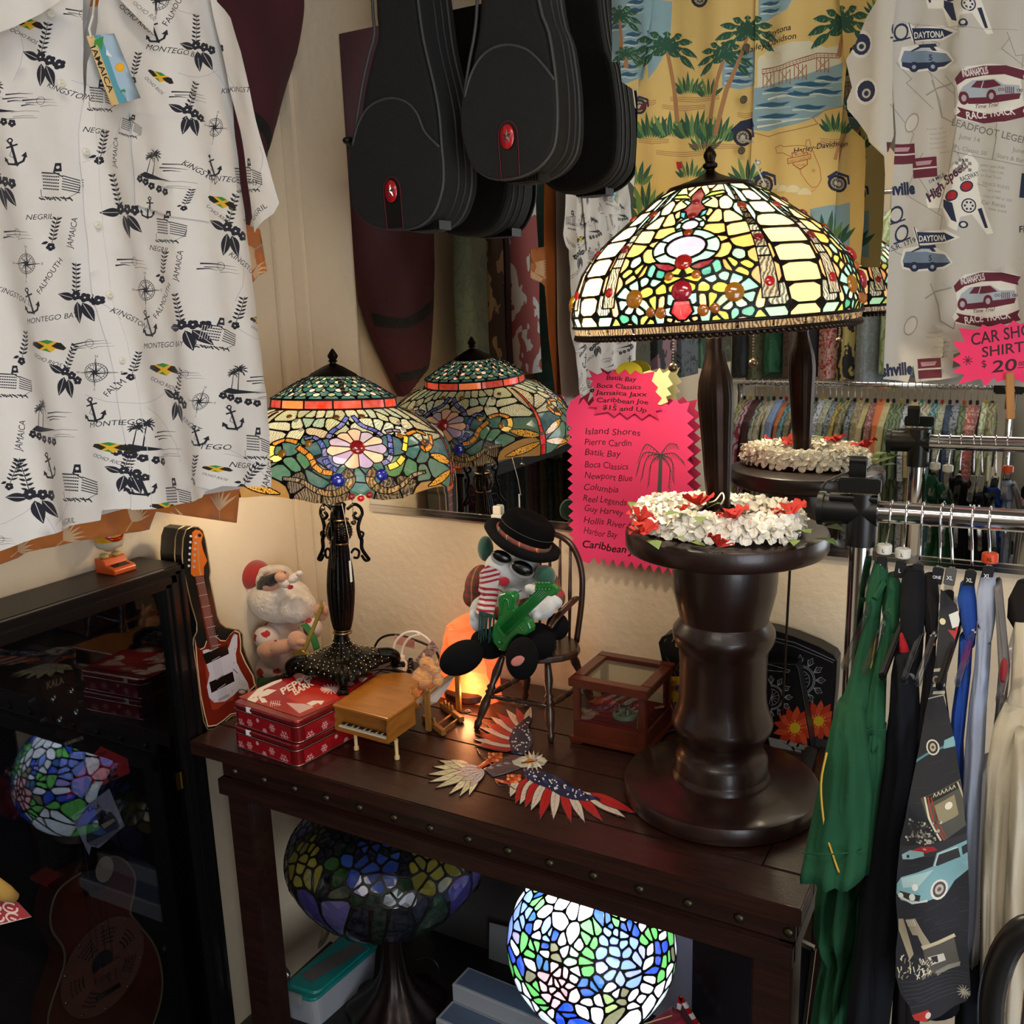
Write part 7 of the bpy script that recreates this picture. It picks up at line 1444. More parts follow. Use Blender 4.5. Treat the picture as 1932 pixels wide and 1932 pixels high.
c = hy(984,1022,y_-.006); s = mpp(c); Ah = CAMM @ Matrix.Rotation(math.radians(24),3,'Y') @ Matrix.Rotation(math.radians(16),3,'X')
mk('hat_brim',lathe([(0,-.002),(.040,-.004),(.066,-.008),(.074,-.002),(.073,.008),(.064,.010),(.050,.004),(.03,.003),(0,.003)],c,48,Ah,lambda a,i: 1+.05*math.sin(3*a)),bf,sn,True)
mk('hat_crown',lathe([(.049,0),(.051,.012),(.052,.028),(.049,.042),(.040,.050),(.030,.051),(.015,.047),(0,.046)],c,40,Ah),vb,sn,True); mk('hat_band',lathe([(.050,.002),(.0535,.003),(.0545,.013),(.051,.014)],c,40,Ah),pl,sn,True)
mk('hat_stitch',tube([c+Ah@Vector((.0520*math.cos(2*PI*k/40),.0520*math.sin(2*PI*k/40),.028)) for k in range(40)],.0006,5,True),M('grey_thread','#3a3a40',.8),sn)
for a in ((947,1050,y_-.040,19,11,.007,22),(986,1072,y_-.043,22,13,.007,22)): mk('sunglass_lens',pe(*a),M('black_gloss','#050506',.25),sn,True); mk('lens_rim',pe(a[0]-1,a[1]+3,a[2]+.003,a[3]+2,a[4]+3,.004,a[6]),M('grey_felt','#9a9a9c',.9),sn,True)
mk('nose',pe(951,1097,y_-.040,11,10,.009),M('red_felt','#b41c28',.9,sheen=.4),sn,True); mk('mouth',tube(smooth_path([hy(938,1110,y_-.037),hy(960,1122,y_-.036),hy(985,1114,y_-.036)],4),.0009,6),M('grey_thread'),sn,True)
p = Pic(lambda a,b: (lambda q: (q.x,q.z))(hy(a,b,y_-.055)),.01)
for k in range(12): y = 1062+k*9.5; p.poly([(895,y+8),(945,y),(945,y+4.5),(895,y+12.5)] if k < 4 else [(895,y+0),(950,y+14),(950,y+18.5),(895,y+4.5)],'#a01828')
scs = lambda u,v: Vector((u,y_-.055+.006*math.cos((u-.655)*120)-.02*max(0,min(1,(1.10-v)/.08)),v))
p.build('scarf',[(908,1078),(922,1066),(940,1080),(938,1108),(940,1118),(936,1162),(906,1152),(914,1116),(908,1112)],'#c8c0bc',scs,M('knit','#ffffff',.95,attr=True,bump=.4,bs=300,sheen=.3),sn,thick=.004)
mk('scarf_fringe',[tube(smooth_path([hy(905+k*2.6,1152+k*.8,y_-.077),hy(904+k*2.5+2*math.sin(k*2),1185,y_-.080),hy(903+k*2.7+3*math.sin(k*3),1208+6*math.sin(k),y_-.078)],3),.0013,5) for k in range(12)]+[tube([hy(908+k*3,1112,y_-.05),hy(909+k*3,1128,y_-.052)],.0013,5) for k in range(5)],M('green_yarn','#0c3c34',.95),sn,True)['kind'] = 'stuff'
for k in range(4): a = 905-760; 
# green toy guitar in its arms
gg = M('green_plastic','#0f6c2c',.22,coat=.6,sss=0); gt = root('toy_guitar','glossy green plastic toy guitar held by the snowman','toy guitar',hy(965,1230,y_-.10)); yg = y_-.088
def gp_(P,y0,th,tl=0): return prism([(lambda q: (q.x,q.z))(hy(a,b,y0)) for a,b in P],lambda u,v,t: Vector((u,y0+t-(v-1.05)*tl,v)),0,th)
GB = [(938,1130),(942,1122),(952,1119),(965,1120),(971,1128),(968,1142),(968,1152),(976,1158),(984,1168),(996,1172),(1001,1186),(1000,1194),(990,1200),(976,1198),(966,1206),(958,1218),(952,1231),(940,1226),(930,1214),(927,1198),(930,1182),(938,1168),(940,1150)]
o = mk('guitar_body',gp_(GB,yg,.022),gg,gt); mod(o,'BEVEL',width=.004,segments=3,limit_method='ANGLE',angle_limit=.9)
A_,B_ = hy(948,1190,yg-.003),hy(1030,1112,yg-.012); mk('neck',obox(A_,B_,.020,.008,(0,1,0),.001),gg,gt)
o = mk('headstock',gp_([(1008,1112),(1010,1101),(1042,1102),(1052,1110),(1051,1120),(1040,1126),(1022,1122)],yg-.016,.010),gg,gt); mod(o,'BEVEL',width=.002,segments=2,limit_method='ANGLE',angle_limit=.9)
dd = (B_-A_).normalized(); nn = dd.cross(Vector((0,1,0))).normalized()
for k in range(5): mk('string',tube([A_+nn*(-.006+.003*k)+Vector((0,-.005,0)),B_+nn*(-.006+.003*k)+Vector((0,-.005,0))],.0007,5),gg,gt,True)
mk('bridge',obox(A_-nn*.011+Vector((0,-.003,0)),A_+nn*.011+Vector((0,-.003,0)),.006,.006,(0,1,0),.001),gg,gt)
for k in range(5):
    for yy in (1100,1112): mk('tuning_peg',ell(hy(1011+k*6.2,yy,yg-.02),(.0026,.0026,.0026),None,8,6),gg,gt,True)
mk('body_ridge',[tube(smooth_path([hy(a,b,yg-.001) for a,b in ((944,1160),(948,1140),(952,1130),(958,1134),(960,1150))],4),.0016,6),tube(smooth_path([hy(a,b,yg-.001) for a,b in ((972,1178),(982,1184),(986,1192))],4),.0016,6)],gg,gt,True)
mk('knob',ell(hy(943,1213,yg-.002),(.004,.003,.004),None,10,7),gg,gt,True)
# ---------------------------------------------------------------- glass display box with a tiny scene
chw = M('cherry_wood','#5a2212',.35,col2='#451808',vs=8,stretch=(2,10,2),coat=.3); db = root('glass_display_box','small cherry wood box with glass top and sides beside the pedestal','display box',(.855,-.152,TZ))
x0,x1,y0,y1,zb,zt = .785,.925,-.222,-.085,TZ,.922; pr_ = .013
def B_(nm,*b,m=chw,bev=.0015): return mk(nm,box(*b,bev),m,db)
B_('base_molding',x0-.006,x1+.006,y0-.006,y1+.006,zb+.004,zb+.012); mk('foot',box(x1-.018,x1+.004,y0-.004,y0+.016,zb,zb+.006),chw,db); mk('foot',box(x1-.018,x1+.004,y1-.016,y1+.004,zb,zb+.006),chw,db); mk('foot',box(x0-.004,x0+.018,y0-.004,y0+.016,zb,zb+.006),chw,db)
B_('base_panel',x0,x1,y0,y1,zb+.010,zb+.042)
for a,b in ((x0,y0),(x1-pr_,y0),(x0,y1-pr_),(x1-pr_,y1-pr_)): B_('post',a,a+pr_,b,b+pr_,zb+.042,zt-.012)
for b in ((x0-.006,x1+.006,y0-.006,y0+.016),(x0-.006,x1+.006,y1-.016,y1+.006),(x0-.006,x0+.016,y0+.016,y1-.016),(x1-.016,x1+.006,y0+.016,y1-.016)): B_('lid_frame',*b,zt-.012,zt+.004)
gc_ = clearm('box_glass','#e8ece8',.02,.06)
for b in ((x0+.014,x1-.014,y0+.014,y1-.014,zt-.002,zt),(x0+pr_,x1-pr_,y0+.004,y0+.006,zb+.042,zt-.012),(x1-.006,x1-.004,y0+pr_,y1-pr_,zb+.042,zt-.012),(x0+.004,x0+.006,y0+pr_,y1-pr_,zb+.042,zt-.012)): mk('glass_pane',box(*b),gc_,db)
mk('red_lining',box(x0+.006,x1-.006,y0+.006,y1-.006,zb+.042,zb+.046),M('red_felt_lining','#7c1420',.9),db)
cx_,cy_ = .868,-.175
mk('turntable',lathe([(0,.054),(.022,.054),(.0235,.051),(.0235,.047),(0,.046)],(cx_,cy_,TZ),30),M('pale_green_enamel','#7c8c80',.35),db,True,40)
mk('canopy',blob([ell((cx_+a,cy_+b,TZ+.078),(.012,.012,.007),None,10,7) for a,b in ((0,0),(.012,.004),(-.012,.002),(.004,-.008))],.0015,3),M('green_gloss','#14301c',.3,col2='#0c180e',vs=80),db,True)
for k in range(7):
    a = 2*PI*k/7; q = Vector((cx_+.016*math.cos(a),cy_+.016*math.sin(a),TZ+.054)); mk('tiny_figure',[tube([q,q+Vector((0,0,.008))],[.0022,.0016],8),ell(q+Vector((0,0,.010)),(.0017,)*3,None,8,6)],M('fig%d' % (k % 3),['#b0a48c','#7c2430','#8c7c3c'][k % 3],.5),db,True)
mk('canopy_post',tube([(cx_,cy_,TZ+.054),(cx_,cy_,TZ+.078)],.0015,8),M('fig2'),db)
mk('brass_rod',[obox((.908,-.214,TZ+.047),(.909,-.2135,TZ+.078),.003,.003),obox((.89,-.205,TZ+.076),(.912,-.214,TZ+.079),.003,.003)],M('pale_brass','#a8884c',.35,.5),db)
mk('paper_slip',obox((.905,-.12,TZ+.047),(.918,-.11,TZ+.049),.008,.0006),M('tag_paper'),db)
# ---------------------------------------------------------------- flag winged eagle cut-out lying on the table
DE = lambda a,b: (lambda q: (q.x,q.y))(hz(a,b,TZ+.0022)); p = Pic(DE,.02)
def fea(x,y,x1,y1,w_,col,vein,tip=None):
    dx,dy = x1-x,y1-y; L = math.hypot(dx,dy); an = math.degrees(math.atan2(dy,dx)); p.leaf(x,y,L,w_*1.18,an,'#2c1c20',7); p.leaf(x,y,L*.97,w_,an,col,7); p.line([(x,y),(x+dx*.9,y+dy*.9)],.9,vein,.4)
    for k in range(4): t = .3+.15*k; n_ = (-dy/L,dx/L); p.line([(x+dx*t,y+dy*t),(x+dx*(t+.1)+n_[0]*w_*.35,y+dy*(t+.1)+n_[1]*w_*.35)],.7,vein,.3)
RD,RD2,WH,CRm = '#a41c1c','#701418','#c4b8ac','#c8c4a4'
# tail
for i,(x,y) in enumerate(((826,1433),(815,1445),(805,1460),(808,1475),(820,1487),(846,1499),(866,1503),(884,1501),(836,1440),(850,1432))): fea(905 if i < 8 else 895,1452,x,y,13,CRm if i % 2 else '#b8b494','#5c5840')
for i,(x,y) in enumerate(((870,1440),(858,1450),(855,1462),(868,1474),(885,1484))): fea(915,1456,x,y,10,'#a8a4a8','#4c4858')
# near wing
for i,(xa,ya,xb,yb) in enumerate(((985,1478,962,1493+10),(1000,1480,972,1516),(1012,1482,980,1518),(1020,1485,990,1524),(1034,1488,1001,1530),(1046,1490,1018,1546),(1056,1494,1044,1546),(1066,1496,1078,1551),(1078,1498,1104,1551),(1090,1502,1138,1549),(1104,1506,1182,1543),(1118,1508,1201,1534))): fea(xa-6,ya-14,xb,yb,17,RD if i % 2 else WH,RD2 if i % 2 else '#6c6468')
# far wing
for i,(xb,yb) in enumerate(((895,1404),(893,1394),(896,1384),(903,1370),(911,1361),(924,1350),(936,1343),(954,1336),(974,1333),(1002,1332))): fea(978+i*1.5,1412-i*5,xb,yb,14,RD if i % 2 == 0 else WH,RD2 if i % 2 == 0 else '#6c6468')
p.poly([(965,1420),(960,1395),(968,1375),(985,1360),(998,1350),(1004,1356),(996,1370),(1004,1385),(1006,1400),(1000,1415),(985,1422)],'#182038')
p.poly([(985,1440),(1005,1452),(1030,1455),(1055,1464),(1080,1482),(1105,1496),(1136,1506),(1105,1510),(1080,1508),(1055,1500),(1035,1488),(1010,1478),(990,1465)],'#182444')
for k in range(12): x = 1000+k*11; p.leaf(x,1462+k*3.6,16,6,35,['#24386c','#101828'][k % 2])
rs = random.Random(6)
for k in range(34): x,y = (968+rs.random()*34,1362+rs.random()*56); p.circ(x+(1418-y)*.12-4,y,1.6,'#c8c8d0',n=6)
for k in range(44): t = rs.random(); x,y = 995+t*115,1452+t*48+rs.uniform(-8,10)+6*math.sin(t*3.1); p.circ(x,y,1.6,'#d0d0d8',n=6)
p.poly([(915,1452),(940,1432),(970,1422),(990,1428),(985,1446),(960,1456),(930,1464)],'#4c3c40')
for k in range(14): x = 925+k*5; p.leaf(x,1448-k*1.3,16,5,165+k,['#6c5c60','#38303c','#8c8890'][k % 3])
for (bx,by) in ((930,1426),(965,1466)):
    p.poly([(bx-32,by+22 if by < 1440 else by+2),(bx-10,by+6),(bx+12,by-6),(bx+16,by+4),(bx-4,by+12),(bx-26,by+26 if by < 1440 else by+8)],'#a03c18')
    for k in range(12): p.circ(bx-6+(k % 4)*7,by-4+(k//4)*6,3.6,['#c85420','#e08850','#8c2c10'][k % 3],2.6)
    p.line([(bx-30,by-14 if by < 1440 else by+6),(bx-24,by-2 if by < 1440 else by+14),(bx-10,by+8 if by < 1440 else by+14)],2.6,'#3c3440',.6); p.line([(bx-6,by+14),(bx+6,by+22),(bx+20,by+20)],2.6,'#3c3440',.6)
p.poly([(966,1436),(980,1428),(1002,1422),(1022,1426),(1033,1434),(1026,1442),(1005,1447),(985,1446),(970,1442)],'#b8b4a4')
for k in range(16): a = k*.4; p.leaf(1005+9*math.cos(a),1434+4*math.sin(a),16,4,math.degrees(a),['#c8c4b4','#8c887c','#dcd8cc'][k % 3])
p.poly([(988,1436),(998,1430),(1008,1432),(1004,1438),(994,1440)],'#c87820'); p.line([(984,1438),(1010,1435)],2,'#3c2410'); p.circ(1012,1433,1.6,'#1c1410')
eg = p.build('eagle_cutout',[(780,1320),(1220,1320),(1230,1570),(780,1570)],'#000000',lambda u,v: Vector((u,v,TZ+.0016+.0006*math.sin(u*40))),M('printed_metal','#ffffff',.35,attr=True,coat=.3),None,cut=True)
mod(eg,'SOLIDIFY',thickness=.0014,offset=-1); tag(eg,'flat metal eagle with red white and blue flag wings lying on the table','eagle decoration')
# ---------------------------------------------------------------- flowered handbags behind the pedestal
bkl = M('black_leather_print','#ffffff',.38,attr=True,bump=.15,bs=300)
def bag(lab,P,draw,yf,yb,seedk):
    D = lambda a,b: (lambda q: (q.x,q.z))(hy(a,b,yf)); p = Pic(D,.02); draw(p); pts = [D(*q) for q in P]; g = root('handbag',lab,'handbag',(sum(q[0] for q in pts)/len(pts),(yf+yb)/2,TZ))
    mk('side_gusset',prism([((u),v) for u,v in pts],lambda u,v,t: Vector((u,t,v)),yf+.002,yb),M('black_leather','#0d0c0e',.4,bump=.2),g)
    p.build('front_panel',P,'#0e0d10',lambda u,v: Vector((u,yf-.0012+.002*math.sin(u*60)*0,v)),bkl,g)
    mk('top_seam',tube([Vector((u,yf-.001,v)) for u,v in pts],.0014,5,True),M('black_leather'),g,True); return g
WL = '#8c8c90'
def mandala(p,x,y,r):
    for rr in (r*.45,r*.62,r*.7): 
        P = [(x+rr*math.cos(a*PI/14-PI/2),y+rr*math.sin(a*PI/14-PI/2)) for a in range(15)]; p.line(P,1.1,WL)
    for k in range(22): a = PI*k/21-PI/2; p.line([(x+r*.62*math.cos(a),y+r*.62*math.sin(a)),(x+r*.7*math.cos(a),y+r*.7*math.sin(a))],.9,WL)
    for k in range(7):
        a = PI*k/6-PI/2; c,s = math.cos(a),math.sin(a); n = (-s,c)
        for q in (-1,1): p.line([(x+r*.72*c,y+r*.72*s),(x+r*.95*c+n[0]*q*r*.14,y+r*.95*s+n[1]*q*r*.14),(x+r*1.2*c,y+r*1.2*s)],.9,WL)
        for q in (-1,0,1): b = a+q*.16; p.line([(x+r*.76*c,y+r*.76*s),(x+r*1.05*math.cos(b),y+r*1.05*math.sin(b))],1.3,WL,.6)
        b = a+.26; p.line([(x,y),(x+r*.4*math.cos(b),y+r*.4*math.sin(b))],.9,WL)
def daisy(p,x,y,r,col='#a43018',c2='#6c1c10'):
    for k in range(13): a = 2*PI*k/13; p.leaf(x+r*.15*math.cos(a),y+r*.15*math.sin(a),r*.9,r*.42,math.degrees(a),col if k % 2 else '#b44424',5); p.line([(x+r*.3*math.cos(a+.2),y+r*.3*math.sin(a+.2)),(x+r*.8*math.cos(a+.2),y+r*.8*math.sin(a+.2))],1,c2)
    p.circ(x,y,r*.26,'#b89820'); 
    for k in range(12): a = 2*PI*k/12; p.circ(x+r*.33*math.cos(a),y+r*.33*math.sin(a),1.1,'#d0b030',n=5)
def dr1(p):
    p.line([(1450,1200),(1500,1212),(1545,1232),(1575,1246)],1.2,WL); p.line([(1450,1206),(1500,1220),(1550,1240),(1572,1250)],.9,WL); mandala(p,1510,1283,40); daisy(p,1545,1360,38); p.line([(1520,1352),(1524,1390),(1528,1425)],3,'#a8a8a8'); p.poly([(1490,1380),(1580,1400),(1570,1460),(1480,1440)],'#2c2c2c')
def dr2(p):
    p.line([(1448,1252),(1490,1264),(1488,1268),(1446,1264)],1.1,WL); mandala(p,1455,1315,34); daisy(p,1500,1373,40); p.poly([(1450,1390),(1530,1408),(1526,1428),(1500,1432),(1455,1418)],'#8c8c88'); p.line([(1478,1400),(1500,1412),(1530,1418)],1,'#1c1c1c'); [p.leaf(1485+k*9,1404+k*3,12,5,-60+(k % 2)*120,'#1c1c1c') for k in range(4)]
def dr3(p):
    daisy(p,1272,1312,36,'#1c4870','#0c2440'); p.poly([(1250,1265),(1262,1262),(1268,1276),(1288,1276),(1290,1290),(1262,1296),(1252,1284)],'#b89020'); p.poly([(1274,1213),(1286,1216),(1288,1222),(1275,1220)],'#b89020'); p.line([(1258,1240),(1270,1260),(1278,1282)],1.2,'#5c5c34'); p.line([(1290,1234),(1276,1262),(1290,1270)],1.2,'#5c5c34'); [p.line([(1254+k*14,1210),(1257+k*14,1205)],1.2,WL) for k in range(3)]
    [p.leaf(1258+k*4,1322+2*math.sin(k),8,3,-60+k*20,'#b8a020') for k in range(6)]
bag('black handbag with a red daisy and white line mandala, rightmost behind the pedestal',[(1440,1186),(1462,1190),(1500,1202),(1545,1220),(1573,1236),(1579,1246),(1576,1300),(1566,1400),(1560,1455),(1440,1430)],dr1,-.050,-.012,1)
bag('black handbag with a large red daisy and grey base just right of the pedestal',[(1430,1250),(1502,1254),(1506,1262),(1520,1340),(1532,1410),(1530,1432),(1500,1436),(1430,1425)],dr2,-.085,-.053,2)
bag('black handbag with blue and yellow flowers at the left of the pedestal',[(1244,1212),(1250,1202),(1268,1195),(1300,1193),(1330,1196),(1330,1340),(1300,1395),(1282,1400),(1272,1340),(1256,1275)],dr3,-.062,-.02,3)
hd = root('bag_strap','black woven bag strap coiled on the table behind the pedestal base','strap',hz(1262,1408,TZ)); mk('strap_loop',tube(smooth_path([hz(a,b,TZ+.004) for a,b in ((1300,1372),(1262,1380),(1244,1398),(1250,1412),(1290,1412))],5),.0032,8,flat=.5),blkn,hd,True)
hd = root('bag_strap','thick black knitted strap hanging over the right end of the table','strap',hz(1535,1460,TZ)); mk('strap_band',tube(smooth_path([hz(1530,1415,TZ+.012),hz(1522,1440,TZ+.016),hz(1518,1470,TZ+.014),hz(1536,1500,TZ+.012),hz(1550,1520,TZ+.01)],4),.011,10,flat=.6),M('black_knit','#101011',.95,bump=.8,bs=250),hd,True)
# ---------------------------------------------------------------- guitar shaped tin
GX = .125; gtin = root('guitar_tin','tall black guitar case tin printed with a red electric guitar, beside the cabinet','tin',(.09,-.43,TZ))
Q4 = lambda x,y: (300+x/4.39,980+y/4.39)
GO = [Q4(*q) for q in ((300,65),(350,68),(385,100),(405,180),(432,380),(438,430),(430,485),(455,650),(478,800),(500,860),(545,898),(600,908),(650,915),(678,950),(682,1040),(705,1130),(760,1260),(782,1340),(775,1410),(700,1440),(650,1600),(560,1625),(500,1680),(440,1722),(370,1735),(340,1660),(320,1500),(300,1250),(275,1050),(280,985),(310,930),(312,860),(270,700),(240,540),(215,400),(212,300),(225,160),(250,90))]
def GLe(v): return GX-.02*(v-TZ)/.4
DG = lambda a,b: (lambda q: (q.y,q.z))(hx(a,b,GX-.010)); p = Pic(DG,.03)
def q4(L): return [Q4(*q) for q in L]
bodyg = q4([(290,975),(300,1050),(330,1072),(365,1055),(385,1000),(400,1030),(455,1020),(460,960),(500,998),(545,1000),(580,950),(620,915),(660,930),(668,1000),(665,1090),(700,1180),(760,1290),(775,1370),(720,1420),(650,1590),(560,1610),(500,1660),(440,1700),(370,1710),(345,1600),(320,1450),(300,1200)])
p.poly(bodyg,'#c4a888'); cxg,cyg = Q4(480,1300); p.poly([(cxg+(a-cxg)*.955,cyg+(b-cyg)*.975) for a,b in bodyg],'#641a10'); p.poly([(cxg+(a-cxg)*.62,cyg+(b-cyg)*.66) for a,b in bodyg],'#84301c')
p.poly(q4([(350,1085),(375,1075),(565,1060),(590,990),(612,945),(640,955),(635,1050),(620,1110),(625,1180),(660,1260),(710,1350),(722,1410),(640,1400),(590,1450),(520,1500),(430,1510),(390,1470),(375,1380),(400,1280)]),'#b4aeb8')
p.poly(q4([(300,110),(330,88),(365,95),(388,130),(372,195),(385,260),(415,345),(385,400),(385,465),(300,475),(278,455),(285,300),(300,180)]),'#b45a1c'); p.circ(*Q4(360,135),3.4,'#14100c'); p.poly(q4([(310,475),(382,468),(425,800),(475,1070),(405,1080),(365,820)]),'#5c241c')
for k in range(7): y = 530+k*100-k*k*2.5; x = 352+k*19; p.line(q4([(x-34,y+8),(x+34,y-8)]),1,'#a8988c')
for k in range(6): x = 330-k*5; y = 150+k*49; p.circ(*Q4(x,y),2.6,'#8c8c98'); p.circ(*Q4(x-42,y-8),2.4,'#b4b4bc'); p.line(q4([(x+18,y),(350+k*4,465)]),.5,'#9c8060'); p.line(q4([(322+k*11,475),(425+k*11,1060),(430+k*13,1180),(475+k*12,1470)]),.5,'#8c8488')
for P in ([(350,1115),(555,1030),(565,1110),(375,1198)],[(395,1345),(590,1255),(603,1335),(412,1432)]): p.poly(q4(P),'#12100f'); p.line(q4([(P[0][0]+60,P[0][1]-22),(P[1][0]-75,P[1][1]+25)]),1.6,'#8c8878'); p.line(q4([(P[3][0]+50,P[3][1]-30),(P[2][0]-75,P[2][1]+22)]),1.6,'#8c8878')
for P in ([(430,1080),(490,1060)],): pass
for x,y in ((630,1308),(652,1345),(682,1360)): p.circ(*Q4(x,y),3.4,'#8c8490'); p.circ(*Q4(x,y),2.7,'#b8b2bc')
p.circ(*Q4(660,1420),8,'#4c3c38',5); p.circ(*Q4(660,1420),6,'#a89c94',3.6); p.line(q4([(470,1490),(550,1450)]),5,'#8c8890'); p.line(q4([(595,1235),(630,1270)]),1.4,'#201c1c')
for x,y in ((612,955),(615,1070),(603,1185),(395,1262),(378,1405),(580,1415),(428,1492),(648,1280),(706,1400)): p.circ(*Q4(x,y),.9,'#3c3840',n=6)
p.build('printed_face',GO,'#141412',lambda u,v: Vector((GLe(v)+.0012,u,v)),M('tin_print','#ffffff',.18,attr=True,coat=.5),gtin)
gpts = [DG(*q) for q in GO]; bt = M('black_tin','#131312',.22,coat=.5)
mk('case_body',prism(gpts,lambda u,v,t: Vector((GLe(v)-t,u,v)),.0,.058),bt,gtin); mk('rolled_edge',[tube([Vector((GLe(v)+.0008-o_,u,v)) for u,v in gpts],.0015,6,True) for o_ in (0,.020)],M('pale_gold_edge','#a88c68',.3,.8),gtin,True)
# ---------------------------------------------------------------- santa plush
sc = root('santa_plush','plush santa with sunglasses and flowered shirt playing a small banjo in the corner','plush toy',(.085,-.19,TZ)); ys = -.185; sk = M('peach_plush','#c08c70',.95,sheen=.4,bump=.2,bs=260); cf = M('cream_fur','#c8b8a8',.95,col2='#dccfc0',vs=60,bump=1,bs=160,sheen=.5)
mk('beard',blob([pe(530,1132,ys-.01,60,44,.05),pe(500,1118,ys,46,40,.045),pe(520,1092,ys,34,26,.04,-20),pe(560,1145,ys-.015,38,32,.04)],.0028,5),cf,sc,True)
mk('face',pe(520,1098,ys-.018,30,22,.038,-25),sk,sc,True)
mk('hat',blob([pe(480,1086,ys-.012,32,30,.042,-25),pe(462,1072,ys-.012,17,20,.032,15),pe(455,1105,ys-.01,12,36,.022,0),pe(448,1078,ys-.005,7,16,.012)],.0028,4),M('red_felt_hat','#9c2018',.9,sheen=.5,bump=.3,bs=200),sc,True); mk('hat_brim',blob([pe(505+k*3,1078+k*(-1),ys-.02,14,10,.02) for k in range(-1,3)]+[pe(497,1088,ys-.015,10,22,.036,25)],.0025,4),cf,sc,True); mk('pompom',pe(469,1107,ys-.028,17,18,.017),cf,sc,True)
lens = rows([(1080,520,540,ys-.052),(1088,492,536,ys-.052),(1100,485,524,ys-.050),(1112,484,506,ys-.046),(1118,488,498,ys-.044)],.006,12); mk('sunglasses',lens,M('black_glitter','#18181c',.25,col2='#3c3c44',vs=150),sc,True); mk('glasses_arm',tube(smooth_path([hy(486,1112,ys-.045),hy(476,1125,ys-.04),hy(467,1140,ys-.03),hy(467,1152,ys-.02)],4),.0045,8,flat=.4),M('black_glitter'),sc,True)
mk('nose',pe(529,1089,ys-.064,11,10,.010),sk,sc,True); mk('moustache',blob([pe(536,1101,ys-.058,12,9,.010,20),pe(556,1090,ys-.056,14,9,.010,-35),pe(565,1082,ys-.054,7,6,.007)],.0018,3),cf,sc,True); mk('mouth',pe(548,1108,ys-.060,6,4,.004,-15),M('red_felt'),sc,True)
fs = M('flower_shirt','#b8a8a0',.9,bump=.1); sv_ = bpy.data.materials.new('red_flower_cloth'); sv_.use_nodes = True; N = sv_.node_tree.nodes; L = sv_.node_tree.links; tc = N.new('ShaderNodeTexCoord'); vo = N.new('ShaderNodeTexVoronoi'); vo.inputs['Scale'].default_value = 32; nz = N.new('ShaderNodeTexNoise'); nz.inputs['Scale'].default_value = 90; L.new(tc.outputs['Object'],nz.inputs['Vector']); ad = N.new('ShaderNodeMath'); ad.operation = 'MULTIPLY_ADD'; ad.inputs[1].default_value = .5; L.new(nz.outputs['Fac'],ad.inputs[0]); L.new(tc.outputs['Object'],vo.inputs['Vector']); L.new(vo.outputs['Distance'],ad.inputs[2]); lt = N.new('ShaderNodeMath'); lt.operation = 'LESS_THAN'; lt.inputs[1].default_value = .55; L.new(ad.outputs[0],lt.inputs[0]); m_ = N.new('ShaderNodeMix'); m_.data_type = 'RGBA'; L.new(lt.outputs[0],m_.inputs['Factor']); m_.inputs['A'].default_value = (*lin('#c8b8b0'),1); m_.inputs['B'].default_value = (*lin('#a42420'),1); L.new(m_.outputs['Result'],N['Principled BSDF'].inputs['Base Color']); N['Principled BSDF'].inputs['Roughness'].default_value = .9
mk('shirt',blob([pe(535,1215,ys,50,52,.05),pe(520,1258,ys,42,30,.045)],.003,4),sv_,sc,True); mk('sleeve',blob([pe(505,1205,ys-.045,27,24,.025,35),pe(590,1185,ys-.02,18,20,.02,-30)],.0025,4),sv_,sc,True)
mk('overalls',blob([pe(530,1285,ys,46,30,.048),pe(505,1305,ys-.03,26,22,.03),pe(560,1305,ys-.03,26,22,.03)],.003,4),M('green_overalls','#2c6c38',.9),sc,True); mk('strap',tube(smooth_path([hy(574,1178,ys-.045),hy(590,1200,ys-.055),hy(598,1225,ys-.055)],4),.008,8,flat=.3),M('green_overalls'),sc,True)
mk('arm',blob([pe(508,1226,ys-.065,24,17,.018,-8),pe(535,1220,ys-.072,26,14,.016,-15),pe(560,1208,ys-.078,18,18,.017),pe(566,1222,ys-.082,12,7,.008,10),pe(570,1212,ys-.084,11,6,.008,0)],.002,4),sk,sc,True); mk('hand',blob([pe(607,1158,ys-.055,13,14,.013,20),pe(598,1150,ys-.062,6,11,.006,20),pe(608,1146,ys-.062,5,11,.006,20),pe(615,1152,ys-.06,5,9,.006)],.0018,3),sk,sc,True)
bj = root('toy_banjo','tiny gold necked banjo held by the plush santa','toy banjo',hy(575,1235,ys-.09)); A_,B_ = hy(574,1228,ys-.092),hy(608,1143,ys-.072); mk('neck',obox(A_,B_,.0085,.004,(0,1,0),.0008),M('gold_plastic','#a88c3c',.35,.4),bj)
for k in range(12): q = A_.lerp(B_,.06+.075*k); d = (B_-A_).normalized().cross(Vector((0,1,0))).normalized(); mk('fret',tube([q-d*.004+Vector((0,-.0024,0)),q+d*.004+Vector((0,-.0024,0))],.0005,5),M('fig2'),bj)
mk('head',lathe([(0,.003),(.018,.003),(.020,0),(.020,-.006),(0,-.006)],hy(568,1240,ys-.086),28,Matrix.Rotation(PI/2,3,'X')),M('gold_plastic'),bj,True,40); mk('peg',[tube([B_,B_+Vector((.001,0,.012))],.001,6),tube([B_+Vector((-.003,0,0)),B_+Vector((-.004,0,.011))],.001,6)],M('gold_plastic'),bj)
